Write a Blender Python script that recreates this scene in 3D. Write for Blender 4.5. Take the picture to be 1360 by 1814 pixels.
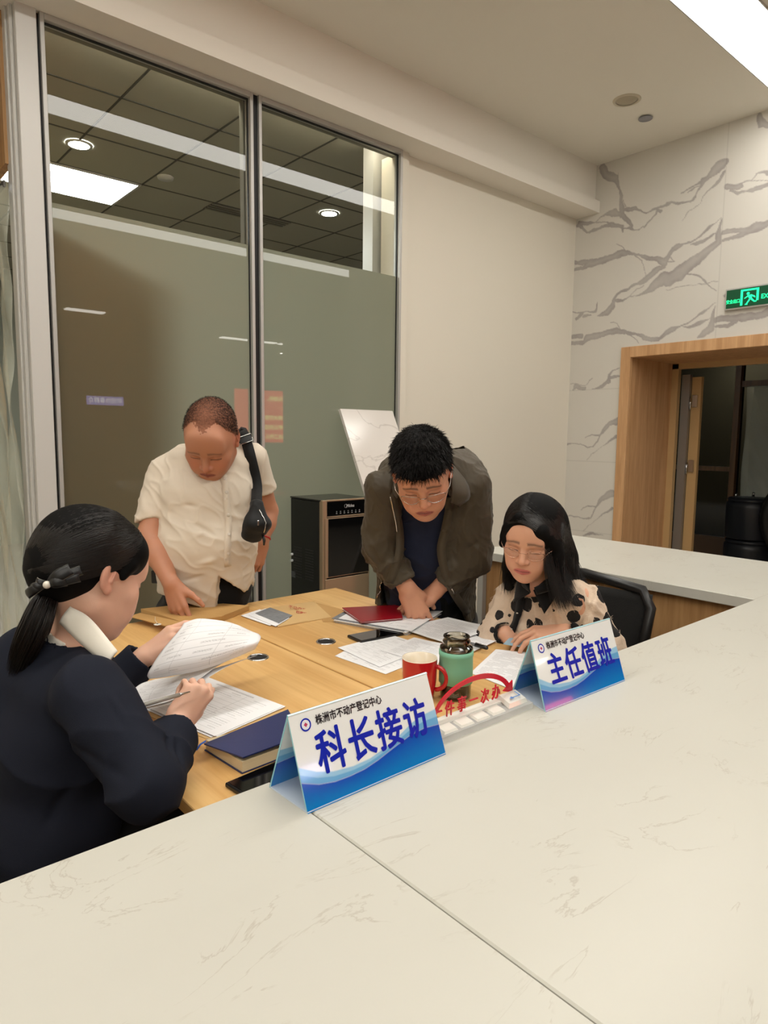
import bpy, math, random
import numpy as np
from mathutils import Vector, Matrix

for o in list(bpy.data.objects):
    bpy.data.objects.remove(o)
SC = bpy.context.scene
COL = SC.collection
PI = math.pi

# ------------------------------------------------------------------ camera
cd = bpy.data.cameras.new('camera'); cam = bpy.data.objects.new('camera', cd); COL.objects.link(cam)
CAMROT = [[0.756125, 0.065726, -0.651119], [-0.654342, 0.092046, -0.750576], [0.0106, 0.993583, 0.112606]]
cam.matrix_world = Matrix.Translation((0, 0, 1.35)) @ Matrix(CAMROT).to_4x4()
cd.sensor_fit = 'HORIZONTAL'; cd.sensor_width = 36.0; cd.lens = 1198.7 / 1360 * 36
cd.clip_start = 0.02; cd.clip_end = 60
SC.camera = cam

# ------------------------------------------------------------------ view + world + lights
SC.view_settings.view_transform = 'Standard'
SC.view_settings.look = 'None'
SC.view_settings.gamma = 1
SC.view_settings.use_curve_mapping = False
SC.cycles.transparent_max_bounces = 32
SC.view_settings.exposure = 0.97
wd = bpy.data.worlds.new('world'); SC.world = wd; wd.use_nodes = True
wd.node_tree.nodes['Background'].inputs[0].default_value = (0.9, 0.95, 1, 1)
wd.node_tree.nodes['Background'].inputs[1].default_value = 0.01
CEIL = 3.485
WARM = (1.0, 0.972, 0.90)

# strip luminaires: (x0,x1,y0,y1), radiance
STRIPS = [(-2.6, 4.72, 1.513, 1.795, 7.5), (-2.6, 5.9, -0.86, -0.53, 6.0),
          (-3.6, 0.5, -3.9, -3.1, 6.0)]  # this last strip is an added lamp, extra light for the hall
PANEL_E = 24.0      # light panel in the glazed back office
SPOT_E = 40.0

def s2l(c):
    return tuple((x / 12.92 if x <= 0.04045 else ((x + 0.055) / 1.055) ** 2.4) for x in [v / 255.0 for v in c])

# ------------------------------------------------------------------ tagging
def tag(o, label=None, cat=None, group=None, kind=None):
    if label: o['label'] = label
    if cat: o['category'] = cat
    if group: o['group'] = group
    if kind: o['kind'] = kind
    return o

def empty(name, loc, label=None, cat=None, group=None, rz=0.0):
    o = bpy.data.objects.new(name, None); COL.objects.link(o)
    o.location = loc; o.rotation_euler = (0, 0, rz); o.empty_display_size = 0.05
    return tag(o, label, cat, group)

def W(o):
    """world matrix of an object built from loc/rot and parents"""
    m = o.matrix_basis.copy()
    p = o.parent
    while p:
        m = p.matrix_basis @ m; p = p.parent
    return m

def link(name, me, parent=None, mats=None, world=True, smooth=False):
    """link a mesh; verts given in world coords are moved into the parent's frame"""
    if parent is not None and world:
        me.transform(W(parent).inverted())
    o = bpy.data.objects.new(name, me); COL.objects.link(o)
    if parent is not None: o.parent = parent
    if mats is not None:
        for m in (mats if isinstance(mats, (list, tuple)) else [mats]): me.materials.append(m)
    if smooth:
        me.polygons.foreach_set('use_smooth', [True] * len(me.polygons))
    return o

def base_origin(o):
    """move the origin of a top-level mesh to the centre of its underside"""
    me = o.data; n = len(me.vertices); co = np.empty(n * 3, 'f'); me.vertices.foreach_get('co', co); co = co.reshape(-1, 3)
    c = Vector(((co[:, 0].min() + co[:, 0].max()) / 2, (co[:, 1].min() + co[:, 1].max()) / 2, co[:, 2].min()))
    c = Vector([float(v) for v in c])
    me.transform(Matrix.Translation(-c)); o.location = o.location + c
    return o

# ------------------------------------------------------------------ mesh builder
class MB:
    def __init__(s): s.v = []; s.f = []; s.mi = []; s.sm = []; s.cm = 0
    def add(s, vs, fs, smooth=False, mi=None):
        b = len(s.v); s.v += [tuple(map(float, v)) for v in vs]
        for f in fs:
            s.f.append([b + i for i in f]); s.mi.append(s.cm if mi is None else mi); s.sm.append(smooth)
        return s
    def box(s, x0, x1, y0, y1, z0, z1, bev=0.0, mi=None):
        if x0 > x1: x0, x1 = x1, x0
        if y0 > y1: y0, y1 = y1, y0
        if z0 > z1: z0, z1 = z1, z0
        return s.obox(((x0 + x1) / 2, (y0 + y1) / 2, (z0 + z1) / 2), (x1 - x0, y1 - y0, z1 - z0), None, bev, mi)
    def obox(s, c, size, M=None, bev=0.0, mi=None):
        """oriented box, chamfered edges when bev > 0"""
        hx, hy, hz = [k / 2 for k in size]; c = Vector(c)
        M = M or Matrix.Identity(3)
        bev = min(bev, hx * .45, hy * .45, hz * .45)
        if bev <= 0:
            vs = [c + M @ Vector((sx * hx, sy * hy, sz * hz)) for sx in (-1, 1) for sy in (-1, 1) for sz in (-1, 1)]
            fs = [(0, 1, 3, 2), (4, 6, 7, 5), (0, 4, 5, 1), (2, 3, 7, 6), (0, 2, 6, 4), (1, 5, 7, 3)]
            return s.add(vs, fs, mi=mi)
        vs = []; idx = {}
        for sx in (-1, 1):
            for sy in (-1, 1):
                for sz in (-1, 1):
                    for a in range(3):
                        p = [sx * (hx - bev), sy * (hy - bev), sz * (hz - bev)]
                        p[a] = (sx * hx, sy * hy, sz * hz)[a]
                        idx[(sx, sy, sz, a)] = len(vs); vs.append(c + M @ Vector(p))
        fs = []
        def I(sx, sy, sz, a): return idx[(sx, sy, sz, a)]
        for a in range(3):
            o1, o2 = (a + 1) % 3, (a + 2) % 3
            for sg in (-1, 1):
                q = []
                for u, w in ((-1, -1), (1, -1), (1, 1), (-1, 1)):
                    k = [0, 0, 0]; k[a] = sg; k[o1] = u; k[o2] = w; q.append(I(*k, a))
                fs.append(q if sg > 0 else q[::-1])
        for a in range(3):
            o1, o2 = (a + 1) % 3, (a + 2) % 3
            for u in (-1, 1):
                for w in (-1, 1):
                    k0 = [0, 0, 0]; k0[o1] = u; k0[o2] = w; k1 = list(k0); k0[a] = -1; k1[a] = 1
                    q = [I(*k0, o1), I(*k1, o1), I(*k1, o2), I(*k0, o2)]
                    fs.append(q if u * w < 0 else q[::-1])
        for sx in (-1, 1):
            for sy in (-1, 1):
                for sz in (-1, 1):
                    q = [I(sx, sy, sz, a) for a in range(3)]
                    fs.append(q if sx * sy * sz > 0 else q[::-1])
        return s.add(vs, fs, mi=mi)
    def tube(s, pts, r, n=10, caps=True, mi=None, flat=None):
        """tube through points, r float or list; flat = (vector, factor) squashes the section"""
        pts = [Vector(p) for p in pts]; R = r if isinstance(r, (list, tuple)) else [r] * len(pts)
        vs = []; up = None
        for i, p in enumerate(pts):
            d = (pts[min(i + 1, len(pts) - 1)] - pts[max(i - 1, 0)]).normalized()
            if up is None:
                a = Vector((0, 0, 1)) if abs(d.z) < .9 else Vector((1, 0, 0))
            else: a = up
            u = (a - d * a.dot(d)).normalized(); w = d.cross(u); up = u
            for k in range(n):
                t = 2 * PI * k / n; vs.append(p + u * (math.cos(t) * R[i]) + w * (math.sin(t) * R[i]))
        fs = [(i * n + k, i * n + (k + 1) % n, (i + 1) * n + (k + 1) % n, (i + 1) * n + k) for i in range(len(pts) - 1) for k in range(n)]
        if caps: fs += [tuple(range(n))[::-1], tuple((len(pts) - 1) * n + k for k in range(n))]
        return s.add(vs, fs, True, mi)
    def lathe(s, c, prof, n=32, M=None, mi=None, caps=False):
        """prof = [(r,z)...]"""
        c = Vector(c); M = M or Matrix.Identity(3); vs = []
        for r, z in prof:
            for k in range(n):
                t = 2 * PI * k / n; vs.append(c + M @ Vector((r * math.cos(t), r * math.sin(t), z)))
        m = len(prof); fs = [(i * n + k, i * n + (k + 1) % n, (i + 1) * n + (k + 1) % n, (i + 1) * n + k) for i in range(m - 1) for k in range(n)]
        if caps and prof[0][0] > 1e-5: fs.append(tuple(range(n))[::-1])
        if caps and prof[-1][0] > 1e-5: fs.append(tuple((m - 1) * n + k for k in range(n)))
        return s.add(vs, fs, True, mi)
    def prism(s, poly, off, mi=None):
        """closed prism from a 3D polygon extruded by off"""
        poly = [Vector(p) for p in poly]; off = Vector(off); n = len(poly)
        vs = poly + [p + off for p in poly]
        fs = [tuple(range(n))[::-1], tuple(range(n, 2 * n))] + [(i, (i + 1) % n, n + (i + 1) % n, n + i) for i in range(n)]
        return s.add(vs, fs, mi=mi)
    def grid(s, fn, nu, nv, thick=None, mi=None, smooth=True):
        """surface fn(u,v)->point, optional thickness vector function"""
        P = [[Vector(fn(i / nu, j / nv)) for j in range(nv + 1)] for i in range(nu + 1)]
        vs = [p for r in P for p in r]; w = nv + 1
        fs = [(i * w + j, (i + 1) * w + j, (i + 1) * w + j + 1, i * w + j + 1) for i in range(nu) for j in range(nv)]
        if thick:
            nrm = []
            for i in range(nu + 1):
                for j in range(nv + 1):
                    a = P[min(i + 1, nu)][j] - P[max(i - 1, 0)][j]; b = P[i][min(j + 1, nv)] - P[i][max(j - 1, 0)]
                    nrm.append(a.cross(b).normalized())
            m = len(vs); vs = vs + [v - q * thick for v, q in zip(vs, nrm)]
            fs = fs + [tuple(m + k for k in f[::-1]) for f in fs]
            for i in range(nu):
                fs += [(i * w, m + i * w, m + (i + 1) * w, (i + 1) * w), ((i + 1) * w + nv, m + (i + 1) * w + nv, m + i * w + nv, i * w + nv)]
            for j in range(nv):
                fs += [(j + 1, m + j + 1, m + j, j), (nu * w + j, m + nu * w + j, m + nu * w + j + 1, nu * w + j + 1)]
        return s.add(vs, fs, smooth, mi)
    def build(s, name, mats, parent=None, fixn=False):
        me = bpy.data.meshes.new(name); me.from_pydata(s.v, [], s.f); me.update()
        me.polygons.foreach_set('material_index', s.mi); me.polygons.foreach_set('use_smooth', s.sm)
        if fixn:
            import bmesh
            b = bmesh.new(); b.from_mesh(me); bmesh.ops.recalc_face_normals(b, faces=b.faces); b.to_mesh(me); b.free()
        return link(name, me, parent, mats)

def struct(name, mb, mats, parent=None):
    o = mb.build(name, mats, parent)
    if parent is None: o['kind'] = 'structure'
    return o

def thing(name, mb, mats, label, cat, group=None):
    o = mb.build(name, mats); tag(o, label, cat, group); base_origin(o); return o

# ------------------------------------------------------------------ materials
def newmat(name):
    m = bpy.data.materials.new(name); m.use_nodes = True
    nt = m.node_tree; return m, nt, nt.nodes['Principled BSDF']

def N(nt, t, **kw):
    n = nt.nodes.new(t)
    for k, v in kw.items():
        if k.startswith('i_'): n.inputs[k[2:].replace('_', ' ')].default_value = v
        else: setattr(n, k, v)
    return n

def mat(name, rgb, rough=.5, metal=0., spec=.5, bump=0., bscale=60., var=0., vscale=4., coat=0., emit=None, es=0., stretch=None, sheen=0., sub=0.):
    m, nt, b = newmat(name); c = s2l(rgb) + (1,)
    b.inputs['Base Color'].default_value = c; b.inputs['Roughness'].default_value = rough
    b.inputs['Metallic'].default_value = metal; b.inputs['Specular IOR Level'].default_value = spec
    b.inputs['Coat Weight'].default_value = coat
    if sheen: b.inputs['Sheen Weight'].default_value = sheen
    if sub:
        b.inputs['Subsurface Weight'].default_value = sub; b.inputs['Subsurface Radius'].default_value = (.012, .005, .003); b.inputs['Subsurface Scale'].default_value = 1.0
    if emit:
        b.inputs['Emission Color'].default_value = s2l(emit) + (1,); b.inputs['Emission Strength'].default_value = es
    if bump or var:
        tc = N(nt, 'ShaderNodeTexCoord'); mp = N(nt, 'ShaderNodeMapping'); nt.links.new(tc.outputs['Object'], mp.inputs[0])
        if stretch: mp.inputs['Scale'].default_value = stretch
    if var:
        n1 = N(nt, 'ShaderNodeTexNoise', i_Scale=vscale, i_Detail=5.0); nt.links.new(mp.outputs[0], n1.inputs['Vector'])
        mx = N(nt, 'ShaderNodeMix', data_type='RGBA'); d = tuple(max(0, x * (1 - var)) for x in c[:3]) + (1,)
        l = tuple(min(1, x * (1 + var * .6)) for x in c[:3]) + (1,)
        mx.inputs[6].default_value = d; mx.inputs[7].default_value = l
        nt.links.new(n1.outputs[0], mx.inputs[0]); nt.links.new(mx.outputs[2], b.inputs['Base Color'])
    if bump:
        n2 = N(nt, 'ShaderNodeTexNoise', i_Scale=bscale, i_Detail=6.0); nt.links.new(mp.outputs[0], n2.inputs['Vector'])
        bp = N(nt, 'ShaderNodeBump'); bp.inputs['Strength'].default_value = bump; bp.inputs['Distance'].default_value = .004
        nt.links.new(n2.outputs[0], bp.inputs['Height']); nt.links.new(bp.outputs[0], b.inputs['Normal'])
    return m

def vcol_mat(name, rough=.5, spec=.5, sub=0., coat=0., bump=0., bscale=300., sheen=0.):
    m, nt, b = newmat(name)
    a = N(nt, 'ShaderNodeVertexColor', layer_name='Col'); nt.links.new(a.outputs[0], b.inputs['Base Color'])
    b.inputs['Roughness'].default_value = rough; b.inputs['Specular IOR Level'].default_value = spec; b.inputs['Coat Weight'].default_value = coat
    b.inputs['Sheen Weight'].default_value = sheen
    if sub:
        b.inputs['Subsurface Weight'].default_value = sub; b.inputs['Subsurface Radius'].default_value = (.010, .004, .002); b.inputs['Subsurface Scale'].default_value = 1.0
    if bump:
        tc = N(nt, 'ShaderNodeTexCoord'); n2 = N(nt, 'ShaderNodeTexNoise', i_Scale=bscale, i_Detail=4.0); nt.links.new(tc.outputs['Object'], n2.inputs['Vector'])
        bp = N(nt, 'ShaderNodeBump'); bp.inputs['Strength'].default_value = bump; bp.inputs['Distance'].default_value = .002
        nt.links.new(n2.outputs[0], bp.inputs['Height']); nt.links.new(bp.outputs[0], b.inputs['Normal'])
    return m

def wood_mat(name, light, dark, axis='z', scale=1.0, rough=.45, contrast=1.0):
    """straight oak-like grain running along one axis"""
    m, nt, b = newmat(name); tc = N(nt, 'ShaderNodeTexCoord'); mp = N(nt, 'ShaderNodeMapping'); nt.links.new(tc.outputs['Object'], mp.inputs[0])
    s = {'x': (.7, 12, 12), 'y': (12, .7, 12), 'z': (12, 12, .7)}[axis]
    mp.inputs['Scale'].default_value = tuple(k * scale for k in s)
    n1 = N(nt, 'ShaderNodeTexNoise', i_Scale=1.3, i_Detail=7.0, i_Roughness=.62, i_Distortion=.6); nt.links.new(mp.outputs[0], n1.inputs['Vector'])
    n2 = N(nt, 'ShaderNodeTexNoise', i_Scale=9.0, i_Detail=3.0); nt.links.new(mp.outputs[0], n2.inputs['Vector'])
    ad = N(nt, 'ShaderNodeMath', operation='MULTIPLY_ADD'); nt.links.new(n2.outputs[0], ad.inputs[0]); ad.inputs[1].default_value = .3; nt.links.new(n1.outputs[0], ad.inputs[2])
    cr = N(nt, 'ShaderNodeValToRGB'); cr.color_ramp.elements[0].position = .52; cr.color_ramp.elements[1].position = .78
    cr.color_ramp.elements[0].color = s2l(light) + (1,); cr.color_ramp.elements[1].color = s2l(dark) + (1,)
    nt.links.new(ad.outputs[0], cr.inputs[0]); nt.links.new(cr.outputs[0], b.inputs['Base Color'])
    b.inputs['Roughness'].default_value = rough; b.inputs['Specular IOR Level'].default_value = .4
    return m

def emit_mat(name, col, st):
    m = bpy.data.materials.new(name); m.use_nodes = True; nt = m.node_tree; nt.nodes.clear()
    e = N(nt, 'ShaderNodeEmission'); e.inputs[0].default_value = tuple(col) + (1,); e.inputs[1].default_value = st
    o = N(nt, 'ShaderNodeOutputMaterial'); nt.links.new(e.outputs[0], o.inputs[0]); return m

def glass_mat(name, tint=(1, 1, 1), refl=.5, rough=0.0, ior=1.5):
    """thin clear sheet: fresnel mirror over a tinted transparent layer"""
    m = bpy.data.materials.new(name); m.use_nodes = True; nt = m.node_tree; nt.nodes.clear()
    t = N(nt, 'ShaderNodeBsdfTransparent'); t.inputs[0].default_value = tuple(tint) + (1,)
    g = N(nt, 'ShaderNodeBsdfGlossy'); g.inputs['Roughness'].default_value = rough; g.inputs[0].default_value = (1, 1, 1, 1)
    fr = N(nt, 'ShaderNodeFresnel'); fr.inputs[0].default_value = ior
    mu = N(nt, 'ShaderNodeMath', operation='MULTIPLY'); mu.inputs[1].default_value = refl; nt.links.new(fr.outputs[0], mu.inputs[0])
    mx = N(nt, 'ShaderNodeMixShader'); nt.links.new(mu.outputs[0], mx.inputs[0]); nt.links.new(t.outputs[0], mx.inputs[1]); nt.links.new(g.outputs[0], mx.inputs[2])
    o = N(nt, 'ShaderNodeOutputMaterial'); nt.links.new(mx.outputs[0], o.inputs[0]); return m

def frost_mat(name, tint, clear=.04, refl=.7):
    """frosting film: translucent body under a polished glass face"""
    m = bpy.data.materials.new(name); m.use_nodes = True; nt = m.node_tree; nt.nodes.clear()
    tr = N(nt, 'ShaderNodeBsdfTranslucent'); tr.inputs[0].default_value = tuple(tint) + (1,)
    df = N(nt, 'ShaderNodeBsdfDiffuse'); df.inputs[0].default_value = tuple(x * .8 for x in tint) + (1,)
    m1 = N(nt, 'ShaderNodeMixShader'); m1.inputs[0].default_value = .30; nt.links.new(tr.outputs[0], m1.inputs[1]); nt.links.new(df.outputs[0], m1.inputs[2])
    g = N(nt, 'ShaderNodeBsdfGlossy'); g.inputs['Roughness'].default_value = 0.0
    fr = N(nt, 'ShaderNodeFresnel'); fr.inputs[0].default_value = 1.5
    mu = N(nt, 'ShaderNodeMath', operation='MULTIPLY'); mu.inputs[1].default_value = refl; nt.links.new(fr.outputs[0], mu.inputs[0])
    mx = N(nt, 'ShaderNodeMixShader'); nt.links.new(mu.outputs[0], mx.inputs[0]); nt.links.new(m1.outputs[0], mx.inputs[1]); nt.links.new(g.outputs[0], mx.inputs[2])
    o = N(nt, 'ShaderNodeOutputMaterial'); nt.links.new(mx.outputs[0], o.inputs[0]); return m

def quartz_mat(name):
    m, nt, b = newmat(name); tc = N(nt, 'ShaderNodeTexCoord'); mp = N(nt, 'ShaderNodeMapping'); nt.links.new(tc.outputs['Object'], mp.inputs[0])
    mp.inputs['Rotation'].default_value = (0, 0, .5); mp.inputs['Scale'].default_value = (1, 2.2, 1)
    # thin broken hairline veins where a warped noise crosses its middle
    w = N(nt, 'ShaderNodeTexNoise', i_Scale=4.0, i_Detail=6.0, i_Roughness=.6, i_Distortion=1.4); nt.links.new(mp.outputs[0], w.inputs['Vector'])
    s1 = N(nt, 'ShaderNodeMath', operation='SUBTRACT'); nt.links.new(w.outputs[0], s1.inputs[0]); s1.inputs[1].default_value = .5
    ab = N(nt, 'ShaderNodeMath', operation='ABSOLUTE'); nt.links.new(s1.outputs[0], ab.inputs[0])
    r1 = N(nt, 'ShaderNodeMapRange'); r1.inputs[1].default_value = 0; r1.inputs[2].default_value = .012; r1.inputs[3].default_value = 1; r1.inputs[4].default_value = 0; nt.links.new(ab.outputs[0], r1.inputs[0])
    k = N(nt, 'ShaderNodeTexNoise', i_Scale=11.0, i_Detail=3.0); nt.links.new(tc.outputs['Object'], k.inputs['Vector'])
    r2 = N(nt, 'ShaderNodeMapRange'); r2.inputs[1].default_value = .50; r2.inputs[2].default_value = .60; nt.links.new(k.outputs[0], r2.inputs[0])
    mu = N(nt, 'ShaderNodeMath', operation='MULTIPLY'); nt.links.new(r1.outputs[0], mu.inputs[0]); nt.links.new(r2.outputs[0], mu.inputs[1])
    m2 = N(nt, 'ShaderNodeMath', operation='MULTIPLY'); nt.links.new(mu.outputs[0], m2.inputs[0]); m2.inputs[1].default_value = .4
    cl = N(nt, 'ShaderNodeTexNoise', i_Scale=2.2, i_Detail=4.0); nt.links.new(mp.outputs[0], cl.inputs['Vector'])
    bc = N(nt, 'ShaderNodeMix', data_type='RGBA'); bc.inputs[6].default_value = s2l((190, 187, 177)) + (1,); bc.inputs[7].default_value = s2l((200, 198, 189)) + (1,); nt.links.new(cl.outputs[0], bc.inputs[0])
    mx = N(nt, 'ShaderNodeMix', data_type='RGBA'); nt.links.new(m2.outputs[0], mx.inputs[0]); nt.links.new(bc.outputs[2], mx.inputs[6]); mx.inputs[7].default_value = s2l((150, 138, 122)) + (1,)
    nt.links.new(mx.outputs[2], b.inputs['Base Color']); b.inputs['Roughness'].default_value = .32; b.inputs['Specular IOR Level'].default_value = .25
    return m

def paper_mat(name, mode='text', base=(238, 238, 240), ang=0.0, lines=70.0):
    """printed sheet: uses the sheet's own UV (0..1)"""
    m, nt, b = newmat(name); uv = N(nt, 'ShaderNodeUVMap', uv_map='UV'); sp = N(nt, 'ShaderNodeSeparateXYZ'); nt.links.new(uv.outputs[0], sp.inputs[0])
    def MA(op, a, c, **k):
        n = N(nt, 'ShaderNodeMath', operation=op)
        for i, v in enumerate((a, c)):
            if v is None: continue
            if isinstance(v, (int, float)): n.inputs[i].default_value = v
            else: nt.links.new(v, n.inputs[i])
        return n.outputs[0]
    u, v = sp.outputs[0], sp.outputs[1]
    nl = {'text': 34, 'form': 12, 'head': 26}[mode]
    vv = MA('MULTIPLY', v, nl); fr = MA('FRACT', vv, None); row = MA('FLOOR', vv, None)
    band = MA('MULTIPLY', MA('GREATER_THAN', fr, .40 if mode == 'form' else .34), MA('LESS_THAN', fr, .62 if mode == 'form' else .72))
    cb = N(nt, 'ShaderNodeCombineXYZ'); nt.links.new(MA('MULTIPLY', u, 150), cb.inputs[0]); nt.links.new(MA('MULTIPLY', v, {'text': 34 * 5.0, 'form': 12 * 9.0, 'head': 26 * 6.0}[mode]), cb.inputs[1])
    nz = N(nt, 'ShaderNodeTexNoise', i_Scale=1.0, i_Detail=1.0); nt.links.new(cb.outputs[0], nz.inputs['Vector'])
    cb2 = N(nt, 'ShaderNodeCombineXYZ'); nt.links.new(MA('MULTIPLY', u, 4), cb2.inputs[0]); nt.links.new(MA('MULTIPLY', row, 3.7), cb2.inputs[1])
    nz2 = N(nt, 'ShaderNodeTexNoise', i_Scale=1.0, i_Detail=0.0); nt.links.new(cb2.outputs[0], nz2.inputs['Vector'])
    ink = MA('MULTIPLY', band, MA('GREATER_THAN', nz.outputs[0], .47))
    mar = MA('MULTIPLY', MA('MULTIPLY', MA('GREATER_THAN', u, .1), MA('LESS_THAN', u, .9)), MA('MULTIPLY', MA('GREATER_THAN', v, .07), MA('LESS_THAN', v, .9)))
    thr = {'text': .40, 'form': .52, 'head': .56}[mode]
    ink = MA('MULTIPLY', MA('MULTIPLY', ink, mar), MA('GREATER_THAN', nz2.outputs[0], thr))
    if mode in ('form', 'head'):
        ln = MA('LESS_THAN', fr, .06 if mode == 'form' else .02)
        vl = MA('LESS_THAN', MA('FRACT', MA('MULTIPLY', u, 3.0), None), .012)
        ink = MA('MAXIMUM', ink, MA('MULTIPLY', MA('MAXIMUM', ln, vl), mar))
        # heading line
        hd = MA('MULTIPLY', MA('MULTIPLY', MA('GREATER_THAN', v, .92), MA('LESS_THAN', v, .95)), MA('MULTIPLY', MA('GREATER_THAN', u, .28), MA('LESS_THAN', u, .72)))
        hd = MA('MULTIPLY', hd, MA('GREATER_THAN', nz.outputs[0], .4)); ink = MA('MAXIMUM', ink, hd)
    dk = MA('MULTIPLY', ink, {'text': .45, 'form': .34, 'head': .42}[mode])
    mx = N(nt, 'ShaderNodeMix', data_type='RGBA'); nt.links.new(dk, mx.inputs[0]); mx.inputs[6].default_value = s2l(base) + (1,); mx.inputs[7].default_value = s2l((60, 60, 66)) + (1,)
    nt.links.new(mx.outputs[2], b.inputs['Base Color']); b.inputs['Roughness'].default_value = .7; b.inputs['Specular IOR Level'].default_value = .2
    return m

M = {}
M['white'] = mat('white_paint', (226, 219, 205), .75, bump=.06, bscale=300)
M['ceil'] = mat('ceiling_paint', (232, 227, 216), .85)
M['beam'] = mat('soffit_paint', (234, 228, 218), .8)
M['floor'] = mat('floor_tile', (176, 168, 154), .25, var=.1, vscale=2)
M['quartz'] = quartz_mat('quartz')
M['quartz_edge'] = mat('quartz_edge', (196, 192, 184), .3, var=.06, vscale=8)
M['panel_wood'] = wood_mat('panel_wood', (190, 148, 100), (160, 118, 74), 'z', 1.0)
M['casing_wood'] = wood_mat('casing_wood', (210, 166, 122), (188, 144, 100), 'z', 1.2)
M['desk_wood'] = wood_mat('desk_wood', (226, 184, 122), (206, 158, 96), 'y', .8, rough=.33)
M['alu'] = mat('brushed_aluminium', (186, 184, 180), .42, metal=.35)
M['alu_white'] = mat('white_aluminium', (206, 204, 200), .4, metal=.1)
M['gasket'] = mat('black_gasket', (14, 14, 14), .5)
M['clear'] = glass_mat('clear_glass', (.74, .76, .70), refl=.7)
M['frost'] = frost_mat('frosted_glass', (.325, .325, .235), refl=.7)
M['strip'] = emit_mat('strip_diffuser', (1.0, .90, .76), 1)
M['black'] = mat('black_plastic', (18, 18, 19), .38)
M['black_gloss'] = mat('black_glass', (8, 8, 9), .06, spec=.6)
M['black_matt'] = mat('black_matt', (20, 20, 21), .7)
M['gold'] = mat('champagne_metal', (168, 148, 122), .38, metal=.55)
M['chrome'] = mat('chrome', (200, 200, 200), .15, metal=1.)
M['kraft'] = mat('kraft_paper', (188, 146, 88), .75, bump=.2, bscale=40, var=.08, vscale=12)
M['kraft2'] = mat('pale_kraft_paper', (206, 170, 116), .75, var=.05, vscale=12)
M['sheet'] = paper_mat('printed_sheet', 'text')
M['form'] = paper_mat('printed_form', 'form')
M['head'] = paper_mat('headed_sheet', 'head')
M['plain'] = mat('plain_paper', (236, 236, 238), .7)
M['idcopy'] = mat('photocopy_grey', (128, 130, 134), .7, var=.5, vscale=60)
M['redcover'] = mat('red_leatherette', (150, 14, 30), .35, bump=.1, bscale=500)
M['bluecover'] = mat('navy_leatherette', (34, 46, 92), .38, bump=.08, bscale=500)
M['pages'] = mat('cream_page_block', (222, 204, 166), .7, stretch=(1, 1, 60), var=.12, vscale=12)

# ================================================================== ROOM
GY = 3.324     # glazing plane
MX = 4.935     # marble wall plane
b = MB(); b.box(-4, 16, -12, 12, -.1, 0); struct('floor', b, M['floor'])
b = MB()
# ceiling slab with slots for the luminaires is simply the plane above their housings
b.box(-4, 16, -12, 3.17, CEIL, CEIL + .1)
struct('ceiling', b, M['ceil'])
b = MB(); b.box(-4.1, -4, -12, 12, 0, 3.6); struct('wall_left', b, M['white'])
b = MB(); b.box(-4, 16, -12.1, -12, 0, 3.6); struct('wall_rear', b, M['white'])
b = MB(); b.box(16, 16.1, -12, 12, 0, 3.6); struct('wall_right', b, M['white'])
# upper wall above the ledge, from the left side to the marble
b = MB(); b.box(-4, MX, 3.166, 3.40, 3.205, CEIL); struct('wall_above_ledge', b, M['beam'])
b = MB(); b.box(-4, MX, 3.1235, 3.40, 3.118, 3.207); struct('trim_1', b, M['beam'])
# plain white wall to the right of the glazing
b = MB(); b.box(2.985, MX, 3.336, 3.50, 0, 3.118); struct('wall_back', b, M['white'])
# wall going on to the left of the glazed office (across the passage)
b = MB(); b.box(-4, -.2, 3.336, 3.50, 0, 3.118); struct('wall_passage', b, M['white'])
b = MB(); b.box(-4, .795, 3.40, 9, 3.22, 3.30); struct('ceiling_passage', b, M['ceil'])
b = MB(); b.box(-.3, -.2, 3.50, 9, 0, 3.22); struct('wall_passage_left', b, M['white'])

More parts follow.
